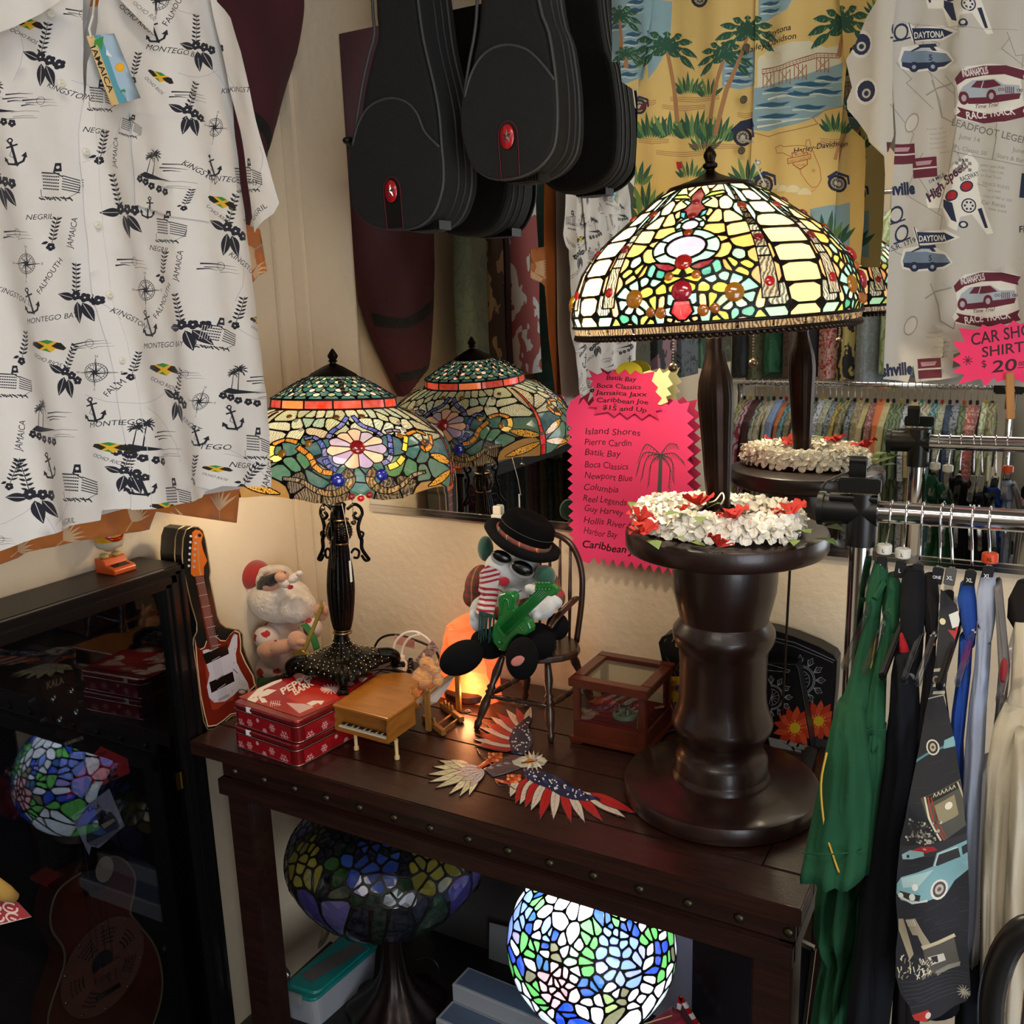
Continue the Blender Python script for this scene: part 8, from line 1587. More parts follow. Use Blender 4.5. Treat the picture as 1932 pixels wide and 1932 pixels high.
# ---------------------------------------------------------------- small toy on the cabinet
ty = root('solar_toy','small round yellow toy on an orange base standing on the black cabinet','toy',(.055,-.590,1.139)); o_ = M('orange_plastic','#c44c10',.3,coat=.4); c_ = Vector((.052,-.585,1.139))
P_ = [(0,0),(.050,0),(.052,.008),(.048,.012),(.030,.016),(.022,.027),(.0,.027)]
o = mk('base',prism(P_,lambda u,v,t: c_+Vector((-.028+u,t,v)),-.022,.026),o_,ty); mod(o,'BEVEL',width=.002,segments=2,limit_method='ANGLE',angle_limit=.9)
mk('solar_panel',prism([(0,0),(.012,-.0030),(.012,-.002),(0,.001)],lambda u,v,t: c_+Vector((.005+u,t,.0150+v)),-.015,.018),M('solar_cell','#1c120c',.2),ty)
mk('shoe',[ell(c_+Vector((-.012,-.012,.031)),(.010,.007,.005),None,12,8),ell(c_+Vector((-.008,.010,.031)),(.010,.007,.005),None,12,8)],M('pale_yellow','#b89c5c',.35),ty,True); mk('body',lathe([(0,.036),(.008,.038),(.012,.042),(.022,.046),(.0245,.052),(.0255,.058)],c_+Vector((-.01,0,0)),30),M('white_gloss','#b8ac94',.3),ty,True); mk('round_head',lathe([(.0255,.058),(.0262,.066),(.025,.082),(.018,.096),(.008,.103),(0,.104)],c_+Vector((-.01,0,0)),30),M('yellow_gloss','#c08c10',.2,coat=.6),ty,True)
mk('smile',tube(smooth_path([c_+Vector((-.01,0,0))+Vector((.0258*math.cos(a),.0258*math.sin(a),.068-.006*math.cos((a+.1)*2.2))) for a in (-.9,-.5,-.1,.3,.7)],4),[.0008+.0032*math.sin(PI*i/16) for i in range(17)],8),M('red_gloss','#a01410',.2),ty,True)
# ---------------------------------------------------------------- flower lei on the pedestal
lei = root('flower_lei','ring of white silk flowers with red blooms and leaves on the pedestal top','lei',(1.075,-.30,1.2475)); fw = M('silk_white','#f4eede',.8,col2='#fff8ea',vs=30); fy = M('silk_yellow','#c89c2c',.8); fr = M('silk_red','#a81810',.75,col2='#c42c14',vs=25); fg = M('silk_green','#4c6c28',.7,col2='#7c8c4c',vs=25); zl = 1.2475
def blossom(r,n,cup,tw=0):
    V = []; F = []
    for k in range(n):
        a = 2*PI*k/n; 
        for (q,dz,wd) in ((.12,0,.10),(.55,cup*.5,.34),(.92,cup,.40),(1.12,cup*.75,.20)):
            for s in (-1,0,1): V.append(Vector((r*(q*math.cos(a)-s*wd*math.sin(a)),r*(q*math.sin(a)+s*wd*math.cos(a)),r*(dz+(.10 if s else 0)+tw*s*.12))))
        b = 12*k
        for i in range(3):
            for j in range(2): F.append((b+i*3+j,b+i*3+j+1,b+i*3+j+4,b+i*3+j+3))
    return V,F
bw = blossom(.0135,5,.35,1); core = ell((0,0,.0015),(.0022,.0022,.002),None,6,4); rs = random.Random(12)
def place(g,c,R3,nm,mat,par): V = [c+R3@Vector(v) for v in g[0]]; return mk(nm,(V,g[1]),mat,par)
f0 = mk('white_flower',([Vector(v)+ORG[lei.name] for v in bw[0]],bw[1]),fw,lei); y0_ = mk('flower_center',([Vector(v)+ORG[lei.name] for v in core[0]],core[1]),fy,f0)
ring_ = []
for k in range(24):
    a = 2*PI*k/24; ring_.append((math.cos(a),math.sin(a)))
def lc(t): a = 2*PI*t; return Vector((1.078+.106*math.cos(a)*(1-.06*math.cos(3*a)),-.312+.080*math.sin(a)*(1+.10*math.cos(2*a)),zl+.017))
first = True
for k in range(56):
    t = k/56; c = lc(t); nx = lc(t+.01)-lc(t-.01); nx.normalize(); side = Vector((nx.y,-nx.x,0))
    for j in range(4):
        ph = (j+.5*(k % 2))*PI/3.4-.25; d = (side*math.cos(ph)+Vector((0,0,1))*abs(math.sin(ph))+nx*rs.uniform(-.35,.35)).normalized(); x,y,z = frame(d); R3 = Matrix((x,y,z)).transposed() @ Matrix.Rotation(rs.uniform(0,6),3,'Z'); T = Matrix.Translation(c+d*.011-ORG[lei.name]) @ R3.to_4x4() @ Matrix.Scale(rs.uniform(1.05,1.45),4)
        if first: f0.matrix_basis = T; first = False; continue
        c2 = f0.copy(); COL.objects.link(c2); c2.matrix_basis = T
        if (k*4+j) % 3 == 0: c3 = y0_.copy(); COL.objects.link(c3); c3.parent = c2
mk('cord_core',tube([lc(t/60) for t in range(60)],.010,8,True),fw,lei,True)
br = blossom(.021,6,.55,1); lf = ([Vector((0,0,0)),Vector((.010,-.007,.003)),Vector((.010,.007,.003)),Vector((.022,-.008,.006)),Vector((.022,.008,.006)),Vector((.036,0,.002))],[(0,1,2),(1,3,4,2),(3,5,4)])
for (x,y,z,r) in ((1206,985,.022,1),(1214,1008,.012,1),(1318,952,.040,1.1),(1385,978,.038,1),(1492,972,.036,1.1),(1356,1030,.012,.8),(1288,965,.034,.6)):
    c = hz(x,y,zl+z); place(br,c,rotm(rs.uniform(-.5,.1)+.5,rs.uniform(-.3,.3),rs.uniform(0,6)) @ Matrix.Scale(r,3),'red_flower',fr,lei); mk('stamen',tube([c,c+Vector((.002,-.004,.012))],[.0025,.001],6),fr,lei)
for (x,y,z,an,r) in ((1202,965,.025,2.4,.9),(1225,1018,.006,-.9,1.2),(1252,1024,.004,-.2,1.1),(1300,972,.036,-2,1.4),(1318,975,.038,-1.2,1.2),(1345,984,.034,2.5,.8),(1332,1030,.006,2.8,.9),(1503,1005,.014,-.9,1.2),(1520,1005,.008,-.4,1.9),(1500,1018,.006,-1.4,1),(1332,960,.036,.2,.8),(1535,1015,.004,-.5,1.2)): place(lf,hz(x,y,zl+z),Matrix.Rotation(an,3,'Z') @ Matrix.Rotation(rs.uniform(-.3,.2),3,'Y') @ Matrix.Scale(r,3),'leaf',fg,lei)
mk('white_tie',tube(smooth_path([hz(a,b,zl+z) for a,b,z in ((1338,948,.045),(1350,944,.050),(1362,930,.058),(1366,940,.055),(1360,952,.045))],5),.0012,6),M('white_string'),lei,True)
# ---------------------------------------------------------------- cords behind the piano
def cord(nm,lab,L,r,m,extra=None):
    g = root(nm,lab,'cord',Vector((L[0][0],L[0][1],min(q[2] for q in L)))); mk('cord',tube(smooth_path(L,6),r,8),m,g,True)
    if extra: extra(g)
wp = M('white_plastic'); yc = -.14
cord('power_cord','white cord arching up to a white plug behind the toy piano',[tuple(hy(a,b,yc)) for a,b in ((740,1240),(746,1212),(762,1196),(782,1192),(800,1200),(812,1212),(812,1226),(806,1240))],.0028,wp)
cord('power_cord','white cord running straight down into the square white plug',[tuple(hy(a,b,yc-.02)) for a,b in ((757,1245),(760,1222),(772,1204),(792,1197))],.0026,wp,lambda g: (mk('plug',[obox(hy(758,1236,yc-.02),hy(758,1247,yc-.02),.011,.011,(0,1,0),.002),obox(hy(759,1246,yc-.02),hy(759,1266,yc-.02),.020,.016,(0,1,0),.003)],wp,g)))
cord('power_cord','black cord looping behind the lamp foot to a ribbed black plug',[tuple(hy(a,b,yc+.03)) for a,b in ((706,1222),(716,1206),(735,1198),(760,1200),(800,1214),(822,1228),(830,1248))],.0026,M('black_cord'),lambda g: mk('plug',lathe([(.0045,.030),(.005,.024),(.007,.022),(.005,.018),(.008,.015),(.006,.011),(.009,.008),(.010,0),(0,0)],hy(776,1268,yc-.01),16),M('black_cord'),g,True,30))
cord('power_cord','flat brown cord with a bulky brown plug beside the lamp foot',[tuple(hy(a,b,yc-.03)) for a,b in ((725,1226),(736,1238),(744,1252))],.006,M('brown_cord'),lambda g: mk('plug',pe(744,1252,yc-.03,8,9,.012),M('brown_cord'),g,True))
cord('power_cord','thick brown cord curling on the table behind the tins',[tuple(hz(a,b,TZ+.045)) for a,b in ((690,1266),(720,1262),(750,1266),(765,1270))],.0035,M('brown_cord'))
cord('power_cord','clear flat cord lying under the toy windsor chair',[tuple(hz(a,b,TZ+.004)) for a,b in ((925,1318),(955,1323),(990,1330),(1020,1329),(1040,1322),(1036,1316))],.003,clearm('clear_cord','#d8ccc0',.1,.25))
o = mk('warning_label',obox(hy(790,1252,yc-.005),hy(822,1216,yc-.012),.022,.0006,(0,1,0)),M('label_print','#c4b4a8',.7,col2='#6c3c3c',vs=90,stretch=(1,1,3))); tag(o,'small printed warning label sticking up behind the kitten','label')
o = mk('pink_label',obox(hy(745,1206,yc+.01),hy(782,1216,yc+.01),.020,.0006,(0,1,0)),M('pink_paper','#c88c7c',.7)); tag(o,'folded pale pink paper label among the cords','label')
o = mk('metal_grommet',lathe([(.002,.001),(.007,.0012),(.008,0)],(*hz(882,1342,TZ)[:2],TZ+.0002),18),M('chrome')); tag(o,'small round metal disc on the table by the salt lamp','disc')
# ================================================================ inside the cabinet
UX = .070; ukw = M('sunburst_wood','#44180c',.3,col2='#8c3816',vs=4,coat=.6); cop = M('copper_plate','#b87458',.38,.5,var=.2,vs=12); bind = M('cream_binding','#8c7c50',.4); nick = M('nickel','#b8b8b4',.2,1)
uk = root('resonator_ukulele','small dark resonator guitar with copper cone plate inside the black cabinet','ukulele',(UX,-.74,.3)); H = lambda a,b,d=0: hx(a,b,UX+d)
def ux(P,d0,d1): return prism([(lambda q: (q.y,q.z))(H(a,b)) for a,b in P],lambda u,v,t: Vector((UX+t,u,v)),d0,d1)
bodyP = smooth_path([(a,b,0) for a,b in ((148,1650),(110,1680),(96,1720),(98,1755),(118,1785),(122,1815),(112,1850),(98,1890),(90,1930),(100,1985),(150,2030),(215,2025),(268,1975),(300,1900),(306,1840),(292,1785),(262,1745),(246,1722),(252,1690),(254,1650),(232,1622),(205,1618))],4,True); bodyP = [(p.x,p.y) for p in bodyP]
mk('body',ux(bodyP,-.045,0),ukw,uk); mk('binding',[tube([H(a,b,.0005) for a,b in bodyP],.0022,6,True),tube([H(a-.2*0-0,b,-.045)+Vector((0,-.0,0)) for a,b in bodyP],.0018,6,True)],bind,uk,True)
HS = [(71,1290),(92,1282),(99,1271),(112,1276),(137,1267),(140,1300),(146,1340),(154,1385),(132,1395),(104,1392),(86,1330)]
mk('headstock',ux(HS,-.004,.006),M('headstock_brown','#32140f',.3,coat=.5),uk); mk('neck',ux([(122,1392),(153,1386),(196,1672),(158,1690)],-.012,.004),M('fretboard','#20120c',.4),uk)
for k in range(15): t = 1-.5**((k+1)/7.5); a0 = (122+(158-122)*t/.78,1395+(1690-1395)*t/.78); a1 = (153+(196-153)*t/.78,1388+(1676-1388)*t/.78); mk('fret',tube([H(*a0,.005),H(*a1,.005)],.0007,5),nick,uk) if t < .78 else None
mk('nut',tube([H(122,1404,.006),H(155,1392,.006)],.0035,8),M('bone','#b8a888',.4),uk,True)
for (x,y),(x2,y2) in (((96,1318),(181,1860)),((130,1304),(207,1852)),((108,1358),(193,1856)),((139,1344),(220,1848))):
    mk('string',tube([H(x,y,.010),H(127+(x-96)*.6,1400,.009),H(x2,y2,.016)],.0006,5),nick,uk); mk('tuning_post',lathe([(.002,.012),(.0075,.009),(.0085,.006),(.0085,.005)],H(x,y),14,Matrix.Rotation(PI/2,3,'Y')),nick,uk,True)
for x,y in ((60,1322),(82,1358),(150,1326),(174,1372)): mk('tuner_button',ell(H(x,y),(.004,.008,.005),None,12,8),M('tuner_grey','#5c5448',.3,.6),uk,True)
cc = H(193,1822); a_ = (H(263,1822)-H(123,1822)).length/2; b_ = (H(193,1740)-H(193,1912)).length/2
cp_ = mk('cone_plate',([Vector((UX+.003+(.002 if r > .9 else (.006*(1-r))),cc.y+r*a_*math.cos(t),cc.z+r*b_*math.sin(t))) for r in (1,.95,.88,.5,.15,0) for t in [2*PI*k/40 for k in range(40)]],[(i*40+k,i*40+(k+1) % 40,(i+1)*40+(k+1) % 40,(i+1)*40+k) for i in range(5) for k in range(40)]),cop,uk,True)
hl = []
for k in range(6):
    an = math.radians([25,75,118,180,232,330][k])
    for i in range(6):
        for j in range(4): r = .52+.085*j; t = an+(i-2.5)*.085; hl.append(ell((UX+.0082-.006*(r-.4)*0-.0035*(r-.5)*2,cc.y+r*a_*math.cos(t),cc.z+r*b_*math.sin(t)),(.001,.0017,.0017),None,6,4))
mk('sound_hole',hl,M('black_print'),cp_)['kind'] = 'stuff'
for k in range(10): t = 2*PI*k/10+.2; mk('screw',ell((UX+.006,cc.y+.94*a_*math.cos(t),cc.z+.94*b_*math.sin(t)),(.002,.0028,.0028),None,8,6),nick,cp_,True)
mk('cone_opening',lathe([(0,.0),(.021,.0),(.021,.003)],H(193,1816,.009),24,Matrix.Rotation(PI/2,3,'Y')),M('black_print'),uk); mk('hand_rest',obox(H(180,1842,.018),H(226,1813,.018),.014,.010,(1,0,0),.003),cop,uk); mk('tail_slot',tube([H(182,1884,.006),H(225,1858,.006)],.0042,8),M('black_print'),uk,True)
V,F,w_ = glyphs('KALA',.03,0); hq = H(88,1300,.0068); hd_ = (H(121,1289)-H(88,1300)).normalized(); hu = Vector((1,0,0)).cross(hd_).normalized(); k_ = (H(121,1289)-H(88,1300)).length/w_
mk('logo_letters',([hq+hd_*v[0]*k_+hu*v[1]*k_*1.3 for v in V],F),M('cream_print','#b8a078',.5),uk)
mk('neck_hanger',[tube([H(100,1368,-.03),H(150,1366,-.01)],.004,8),tube([H(150,1366,-.01),H(182,1372,.01)],.006,8)],M('black_foam','#1c1c1c',.9),uk)
# tags in front of the instrument
TX = .083
DT_ = lambda a,b: (lambda q: (q.y,q.z))(hx(a,b,TX)); p = Pic(DT_,.04); p.text('SALE',137,1507,28,'#14101c',-19,bold=.035,fit=96); p.text('$2900',176,1432,7,'#200c14',-20,bold=.012,fit=28); p.text('w/ Hard Case',168,1450,6.5,'#200c14',-20,bold=.01,fit=46)
o = p.build('sale_tag',[(125,1508),(131,1480),(190,1408),(240,1431),(245,1458),(196,1480),(160,1494)],'#d4342c',lambda u,v: Vector((TX,u,v)),neon,None,thick=.0008,smooth=False); tag(o,'red arrow shaped SALE tag hanging on the instrument inside the cabinet','tag')
TX2 = .086; p = Pic(lambda a,b: (lambda q: (q.y,q.z))(hx(a,b,TX2)),.04)
p.text('KALA',166,1533,9,'#1c1c24',-22,bold=.02,fit=26); p.poly([(162,1560),(172,1545),(192,1528),(210,1532),(222,1548),(226,1560),(190,1585),(172,1595),(163,1588)],'#3c4450'); p.poly([(172,1552),(188,1536),(206,1534),(200,1550),(180,1562)],'#14181e'); p.circ(180,1553,6,'#b0b0b4',8); p.circ(180,1543,3.2,'#4c3428'); p.poly([(174,1566),(192,1562),(202,1572),(188,1576),(176,1574)],'#5c7cb0'); p.poly([(190,1556),(214,1544),(218,1548),(196,1564)],'#c8b47c'); p.poly([(196,1540),(202,1537),(203,1542),(198,1545)],'#8c3038'); p.poly([(166,1590),(224,1562),(230,1568),(180,1598)],'#8c8c90')
o = p.build('brochure',[(135,1541),(206,1488),(235,1558),(186,1600),(172,1597),(168,1614)],'#b8b8c0',lambda u,v: Vector((TX2,u,v)),M('gloss_card','#ffffff',.3,attr=True),None,thick=.0008,smooth=False); tag(o,'white photo brochure hanging below the SALE tag in the cabinet','brochure')
o = mk('oval_tag',lathe([(0,.001),(1,.001),(1,0),(0,0)],(0,0,0),30),M('cream_oval','#b0a07c',.5)); c = hx(197,1640,TX); o.data.transform(Matrix.Translation(ORG[o.name])); o.data.transform(Matrix.Diagonal((.018,.0245,1,1))); o.data.transform(Matrix.Rotation(PI/2,4,'Z') @ Matrix.Identity(4)); o.data.transform(Matrix.Rotation(PI/2,4,'Y')); o.location = c; tag(o,'blank cream oval tag over the instrument shoulder in the cabinet','tag')
mk('tag_cord',tube([hx(140,1540,TX2),hx(160,1532,TX2+.002),hx(174,1514,TX2),hx(166,1470,UX+.012)],.0006,5),M('black_cord'),uk)
# red patterned cushion corner at the left edge
cu = root('printed_pouch','red and white swirl patterned pouch corner at the left edge','pouch',hx(5,1740,.42)); CX = .45
p = Pic(lambda a,b: (lambda q: (q.y,q.z))(hx(a,b,CX)),.02)
for k in range(9):
    x,y = -30+(k % 3)*26,1698+(k//3)*17; P_ = [(x+11*math.cos(t*.5),y+8*math.sin(t*.5)) for t in range(12)]; p.line(P_,3,'#c8b4ac'); p.line([(x-4,y),(x+3,y+2)],3,'#c8b4ac')
p.line([(-60,1752),(0,1744),(52,1728)],3,'#c8b4ac')
po = p.build('printed_cloth',[(-80,1690),(0,1692),(22,1690),(38,1706),(52,1727),(0,1744),(-80,1756)],'#8c1c28',lambda u,v: Vector((CX+.010*math.sin(v*60),u,v)),cloth,cu,thick=.004)
mk('back_cloth',prism([(lambda q: (q.y,q.z))(hx(a,b,CX)) for a,b in ((-80,1690),(0,1692),(22,1690),(38,1706),(50,1727),(0,1742),(-80,1754))],lambda u,v,t: Vector((CX-t,u,v)),.012,.03),twill('red','#a01c28'),cu)
mk('yellow_sleeve',tube([hx(-40,1655,CX),hx(8,1684,CX),hx(28,1694,CX)],[.012,.010,.006],10),M('mustard_cloth','#a8843c',.8),cu,True)
mk('support_stand',[tube([hx(-60,1740,CX-.02),Vector((CX-.02,hx(-60,1740,CX).y,.03))],.012,12),lathe([(0,.03),(.02,.03),(.14,.012),(.15,0),(0,0)],(CX-.02,hx(-60,1740,CX).y,0),30)],bp,cu,True)
# ================================================================ on the shelf under the table
SH = .12
tbx = root('storage_box','long plastic box with teal snap lid labelled for guitar bits, on the bottom shelf','box',(.235,-.335,SH)); tealm = M('teal_plastic','#0c6c6a',.35,coat=.2); frost = M('frosted_plastic','#8c9098',.4,sss=.1)
ZL = .195; cor = [hz(a,b,ZL) for a,b in ((524,1866),(592,1888),(718,1780),(652,1758))]; cen = sum(cor,Vector())/4
def rrc(s,r=.018,n=5,cor_=cor):
    out = []
    for k in range(4):
        p0 = cor_[k]; a = (cor_[k-1]-p0).normalized(); b = (cor_[(k+1) % 4]-p0).normalized()
        for j in range(n): t = j/(n-1); out.append(p0+a*r*(1-t)**2+b*r*t**2)
    return [(cen.x+(p.x-cen.x)*s,cen.y+(p.y-cen.y)*s) for p in out]
def taper(P0,P1,z0,z1):
    m = len(P0); V = [Vector((*q,z0)) for q in P0]+[Vector((*q,z1)) for q in P1]; return V,[tuple(range(m-1,-1,-1)),tuple(range(m,2*m))]+[(k,(k+1) % m,m+(k+1) % m,m+k) for k in range(m)]
mk('box_body',taper(rrc(.88),rrc(.96),SH,ZL-.006),frost,tbx); o = mk('lid',taper(rrc(1),rrc(1),ZL-.008,ZL),tealm,tbx); mod(o,'BEVEL',width=.003,segments=2,limit_method='ANGLE',angle_limit=1.0); o = mk('lid_panel',taper(rrc(.86),rrc(.82),ZL,ZL+.004),tealm,tbx); mk('latch',obox(cor[0].lerp(cor[1],.25)+Vector((-.004,-.006,-.004)),cor[0].lerp(cor[1],.75)+Vector((-.004,-.006,-.004)),.010,.022,(0,0,1),.002),M('grey_latch','#78787a',.5),tbx)
DB = lambda a,b: (lambda q: (q.x,q.y))(hz(a,b,ZL+.0045)); p = Pic(DB,.04)
p.text('GUITAR',690,1790,13,'#141414',139,bold=.012,fit=104)
p.build('paper_label',[(566,1839),(586,1854),(692,1790),(668,1778)],'#4c4a4a',lambda u,v: Vector((u,v,ZL+.0046)),neon,tbx)
# tiered display riser
rs_ = root('tiered_riser','two step grey riser with blue grey treads, lower right of the rose lamp','riser',(.62,-.33,SH)); gr_ = M('light_grey_plastic','#8c9098',.35); tr_ = M('blue_grey_mat','#4c5a70',.5,var=.1,vs=150)
u1 = hz(883,1823,.205); f1_ = hz(852,1856,.205); R_ = 1.0
vx = Vector((.30,-.012,0)); vd = (f1_-u1); vd.z = 0
def tread(nm,A,z,th): P_ = [A,A+vd,A+vd+vx,A+vx]; return taper([(q.x,q.y) for q in P_],[(q.x,q.y) for q in P_],z-th,z)
o = mk('upper_step',tread('',u1,.205,.205-SH),gr_,rs_); mod(o,'BEVEL',width=.003,segments=3,limit_method='ANGLE',angle_limit=1.0); o = mk('lower_step',tread('',u1+vd,.166,.166-SH),gr_,rs_); mod(o,'BEVEL',width=.003,segments=3,limit_method='ANGLE',angle_limit=1.0)
for A,z in ((u1,.2056),(u1+vd,.1666)): P_ = [A+vx*.025+vd*.10,A+vx*.025+vd*.90,A+vx*.975+vd*.90,A+vx*.975+vd*.10]; mk('tread_mat',taper([(q.x,q.y) for q in P_],[(q.x,q.y) for q in P_],z-.001,z),tr_,rs_)
# boards, papers and the framed poster
o = mk('paper_sheet',[prism([(lambda q: (q.x,q.z))(hy(a,b,-.06)) for a,b in ((922,1742),(975,1756),(975,1860),(922,1844))],lambda u,v,t: Vector((u,-.06+t+.03*(v-.1),v)),0,.0012)],M('grey_card','#7c8084',.75,bump=.1)); tag(o,'creased grey card standing behind the riser','card')
o = mk('foam_board',prism([(lambda q: (q.x,q.z))(hy(a,b,-.052)) for a,b in ((1180,1640),(1341,1700),(1326,2010),(1180,1990))],lambda u,v,t: Vector((u,-.052+t,v)),0,.012),M('white_board','#a8b0b8',.6)); tag(o,'plain white board standing behind the globe lamp','board')
o = mk('shade_board',box(.30,.80,-.034,-.022,.001,.66),M('shade_board_grey','#3a3634',.8,var=.1)); tag(o,'added dark grey board standing in for wall shade behind the rose lamp','board')  # added board: its dark grey stands in for shade on the wall
pf = root('framed_poster','framed poster of a man in a pale jacket at a keyboard, under the table','poster',(1.05,-.05,.0)); PY = -.072; DP = lambda a,b: (lambda q: (q.x,q.z))(hy(a,b,PY)); p = Pic(DP,.03)
p.poly([(1360,1812),(1378,1812),(1392,1822),(1404,1840),(1404,1870),(1352,1875),(1344,1850),(1350,1828)],'#5c5470'); p.poly([(1376,1812),(1392,1820),(1390,1862),(1378,1862),(1374,1830)],'#8c94ac'); p.circ(1388,1800,10,'#54403c',13); p.poly([(1378,1790),(1384,1780),(1395,1782),(1398,1794),(1390,1789),(1381,1794)],'#70645c'); p.line([(1384,1806),(1394,1806)],2,'#2c2020'); p.poly([(1382,1810),(1394,1810),(1388,1832)],'#54403c')
p.line([(1352,1872),(1362,1876)],4,'#7c645c'); p.line([(1398,1884),(1410,1890)],4,'#7c645c'); p.poly([(1340,1888),(1420,1896),(1420,1920),(1338,1915)],'#10121e'); p.poly([(1362,1888),(1382,1892),(1382,1900),(1362,1896)],'#8c90a8'); p.text('YAMAHA',1363,1895,4.5,'#141a30',10,bold=.02,fit=18)
p.build('poster_print',[(1342,1690),(1480,1720),(1480,2080),(1322,2080)],'#16141f',lambda u,v: Vector((u,PY,v)),prt,pf)
pts_ = [DP(*q) for q in ((1342,1690),(1480,1720),(1480,2080),(1322,2080))]; mk('poster_backing',prism(pts_,lambda u,v,t: Vector((u,PY+.001+t,v)),0,.006),M('black_print'),pf); mk('frame',[obox(Vector((pts_[0][0],PY-.002,pts_[0][1])),Vector((pts_[3][0],PY-.002,pts_[3][1])),.007,.012,(0,1,0)),obox(Vector((pts_[1][0],PY-.002,pts_[1][1])),Vector((pts_[2][0],PY-.002,pts_[2][1])),.006,.012,(0,1,0))],M('antique_gold','#6c5a38',.4,.7),pf)
p2 = root('picture_frame','dark picture with thin silver frame standing on the floor right of the table','picture frame',(1.28,-.30,0)); q0,q1 = hy(1514,1780,-.30),hy(1536,1790,-.30)
mk('frame',[obox(Vector((q1.x,-.30,q1.z)),Vector((q1.x-.035,-.30,.03)),.006,.008,(0,1,0)),obox(Vector((q1.x-.05,-.30,q1.z+.012)),Vector((q1.x,-.30,q1.z)),.008,.008,(0,1,0))],M('nickel'),p2); mk('picture',prism([(q1.x-.20,.02),(q1.x-.035,.02),(q1.x-.002,q1.z-.003),(q1.x-.05,q1.z+.008),(q1.x-.20,q1.z+.03)],lambda u,v,t: Vector((u,t,v)),-.296,-.290),M('dark_picture','#12121a',.25),p2)
# red wire bicycle shaped rack piece and candy stripe mirror
rw = root('red_toy_chair','red plastic curved frame standing on the bottom shelf in front of the poster','frame',(1.03,-.30,SH)); rp = M('red_plastic','#a03028',.4); yr = -.28
mk('arched_rail',tube(smooth_path([hy(a,b,yr) for a,b in ((1318,1960),(1320,1920),(1328,1895),(1344,1880),(1360,1876),(1385,1866),(1408,1860),(1425,1862))],5),.0052,10),rp,rw,True); mk('upright_rail',tube([hy(1393,1830,yr),hy(1391,1880,yr+.004),hy(1394,1990,yr)],.0035,8),rp,rw,True); mk('finial_prong',[tube([hy(1393,1832,yr),hy(1404,1850,yr)],.003,8),tube([hy(1340,1874,yr),hy(1344,1884,yr)],.004,8)],rp,rw,True); mk('foot_rail',tube([hy(1318,1955,yr),Vector((hy(1318,1955,yr).x,yr,SH)),Vector((hy(1394,1990,yr).x,yr,SH+.003)),hy(1394,1990,yr)],.004,8),rp,rw,True)
cs_ = root('striped_mirror','small triangular easel mirror with red and white striped rim on the bottom shelf','mirror',(.93,-.33,SH)); A_,B_,Cc = hy(1284,1881,-.33),hy(1315,1932,-.33),hy(1276,1940,-.33)
for P,Q in ((A_,B_+(B_-A_)*.6),(A_,Cc+(Cc-A_)*.5)):
    for k in range(8): mk('striped_rim',obox(P.lerp(Q,k/8),P.lerp(Q,(k+1)/8),.007,.004,(0,1,0)),M('stripe_red','#a8141c',.4) if k % 2 == 0 else M('white_print'),cs_)
mk('mirror_face',prism([(q.x,q.z) for q in (A_,B_+(B_-A_)*.6,Cc+(Cc-A_)*.5)],lambda u,v,t: Vector((u,-.328+t,v)),0,.002),M('dusty_pink','#6c4c58',.2,.4),cs_); mk('base_stand',box(.90,.98,-.35,-.30,SH,SH+.012,.002),rp,cs_)
rd = root('red_fabric_pouch','flat crimson embroidered pouch lying beside the globe lamp','pouch',hz(1250,1935,SH+.04)); mk('pouch',rows([(1914,1255,1270,-.36),(1922,1235,1285,-.37),(1940,1215,1300,-.37),(1990,1190,1310,-.37)],.02,14,.05),twill('crimson','#8c2438','#6c1828'),rd,True)
mk('fold_line',tube([hy(1215,1932,-.395),hy(1268,1916,-.385)],.001,5),M('cream_print'),rd)
bw_ = root('bubble_wrap','crumpled bubble wrap sheet standing in the left corner of the bottom shelf','bubble wrap',hz(515,1850,SH)); mk('wrap_sheet',rows([(1745,492,500,-.36),(1800,496,520,-.37),(1840,500,545,-.38),(1870,502,540,-.39),(1888,505,530,-.39)],.012,15,.25,5),clearm('bubble_film','#c8ccd4',.15,.28),bw_,True)
cord('power_cord','black cord hanging down the left side of the rose lamp',[tuple(hy(a,b,-.16)) for a,b in ((552,1628),(545,1650),(528,1680),(524,1720),(528,1760),(530,1806))],.0028,M('black_cord'))
cord('power_cord','pale thick cable curving down behind the teal lidded box',[tuple(hy(a,b,-.10)) for a,b in ((620,1735),(618,1760),(602,1785),(575,1798),(555,1806),(546,1822))],.005,M('pale_cable','#8c857c',.6))
cord('power_cord','black cord looping out from the right side of the rose lamp',[tuple(hy(a,b,-.20)) for a,b in ((905,1630),(908,1655),(900,1675),(885,1683),(868,1680))],.003,M('black_cord'))
cord('power_cord','black cord ring leaning on the foot of the rose lamp',[tuple(hy(a,b,-.20)) for a,b in ((785,1812),(810,1808),(826,1822),(828,1845))],.0018,M('black_cord'))
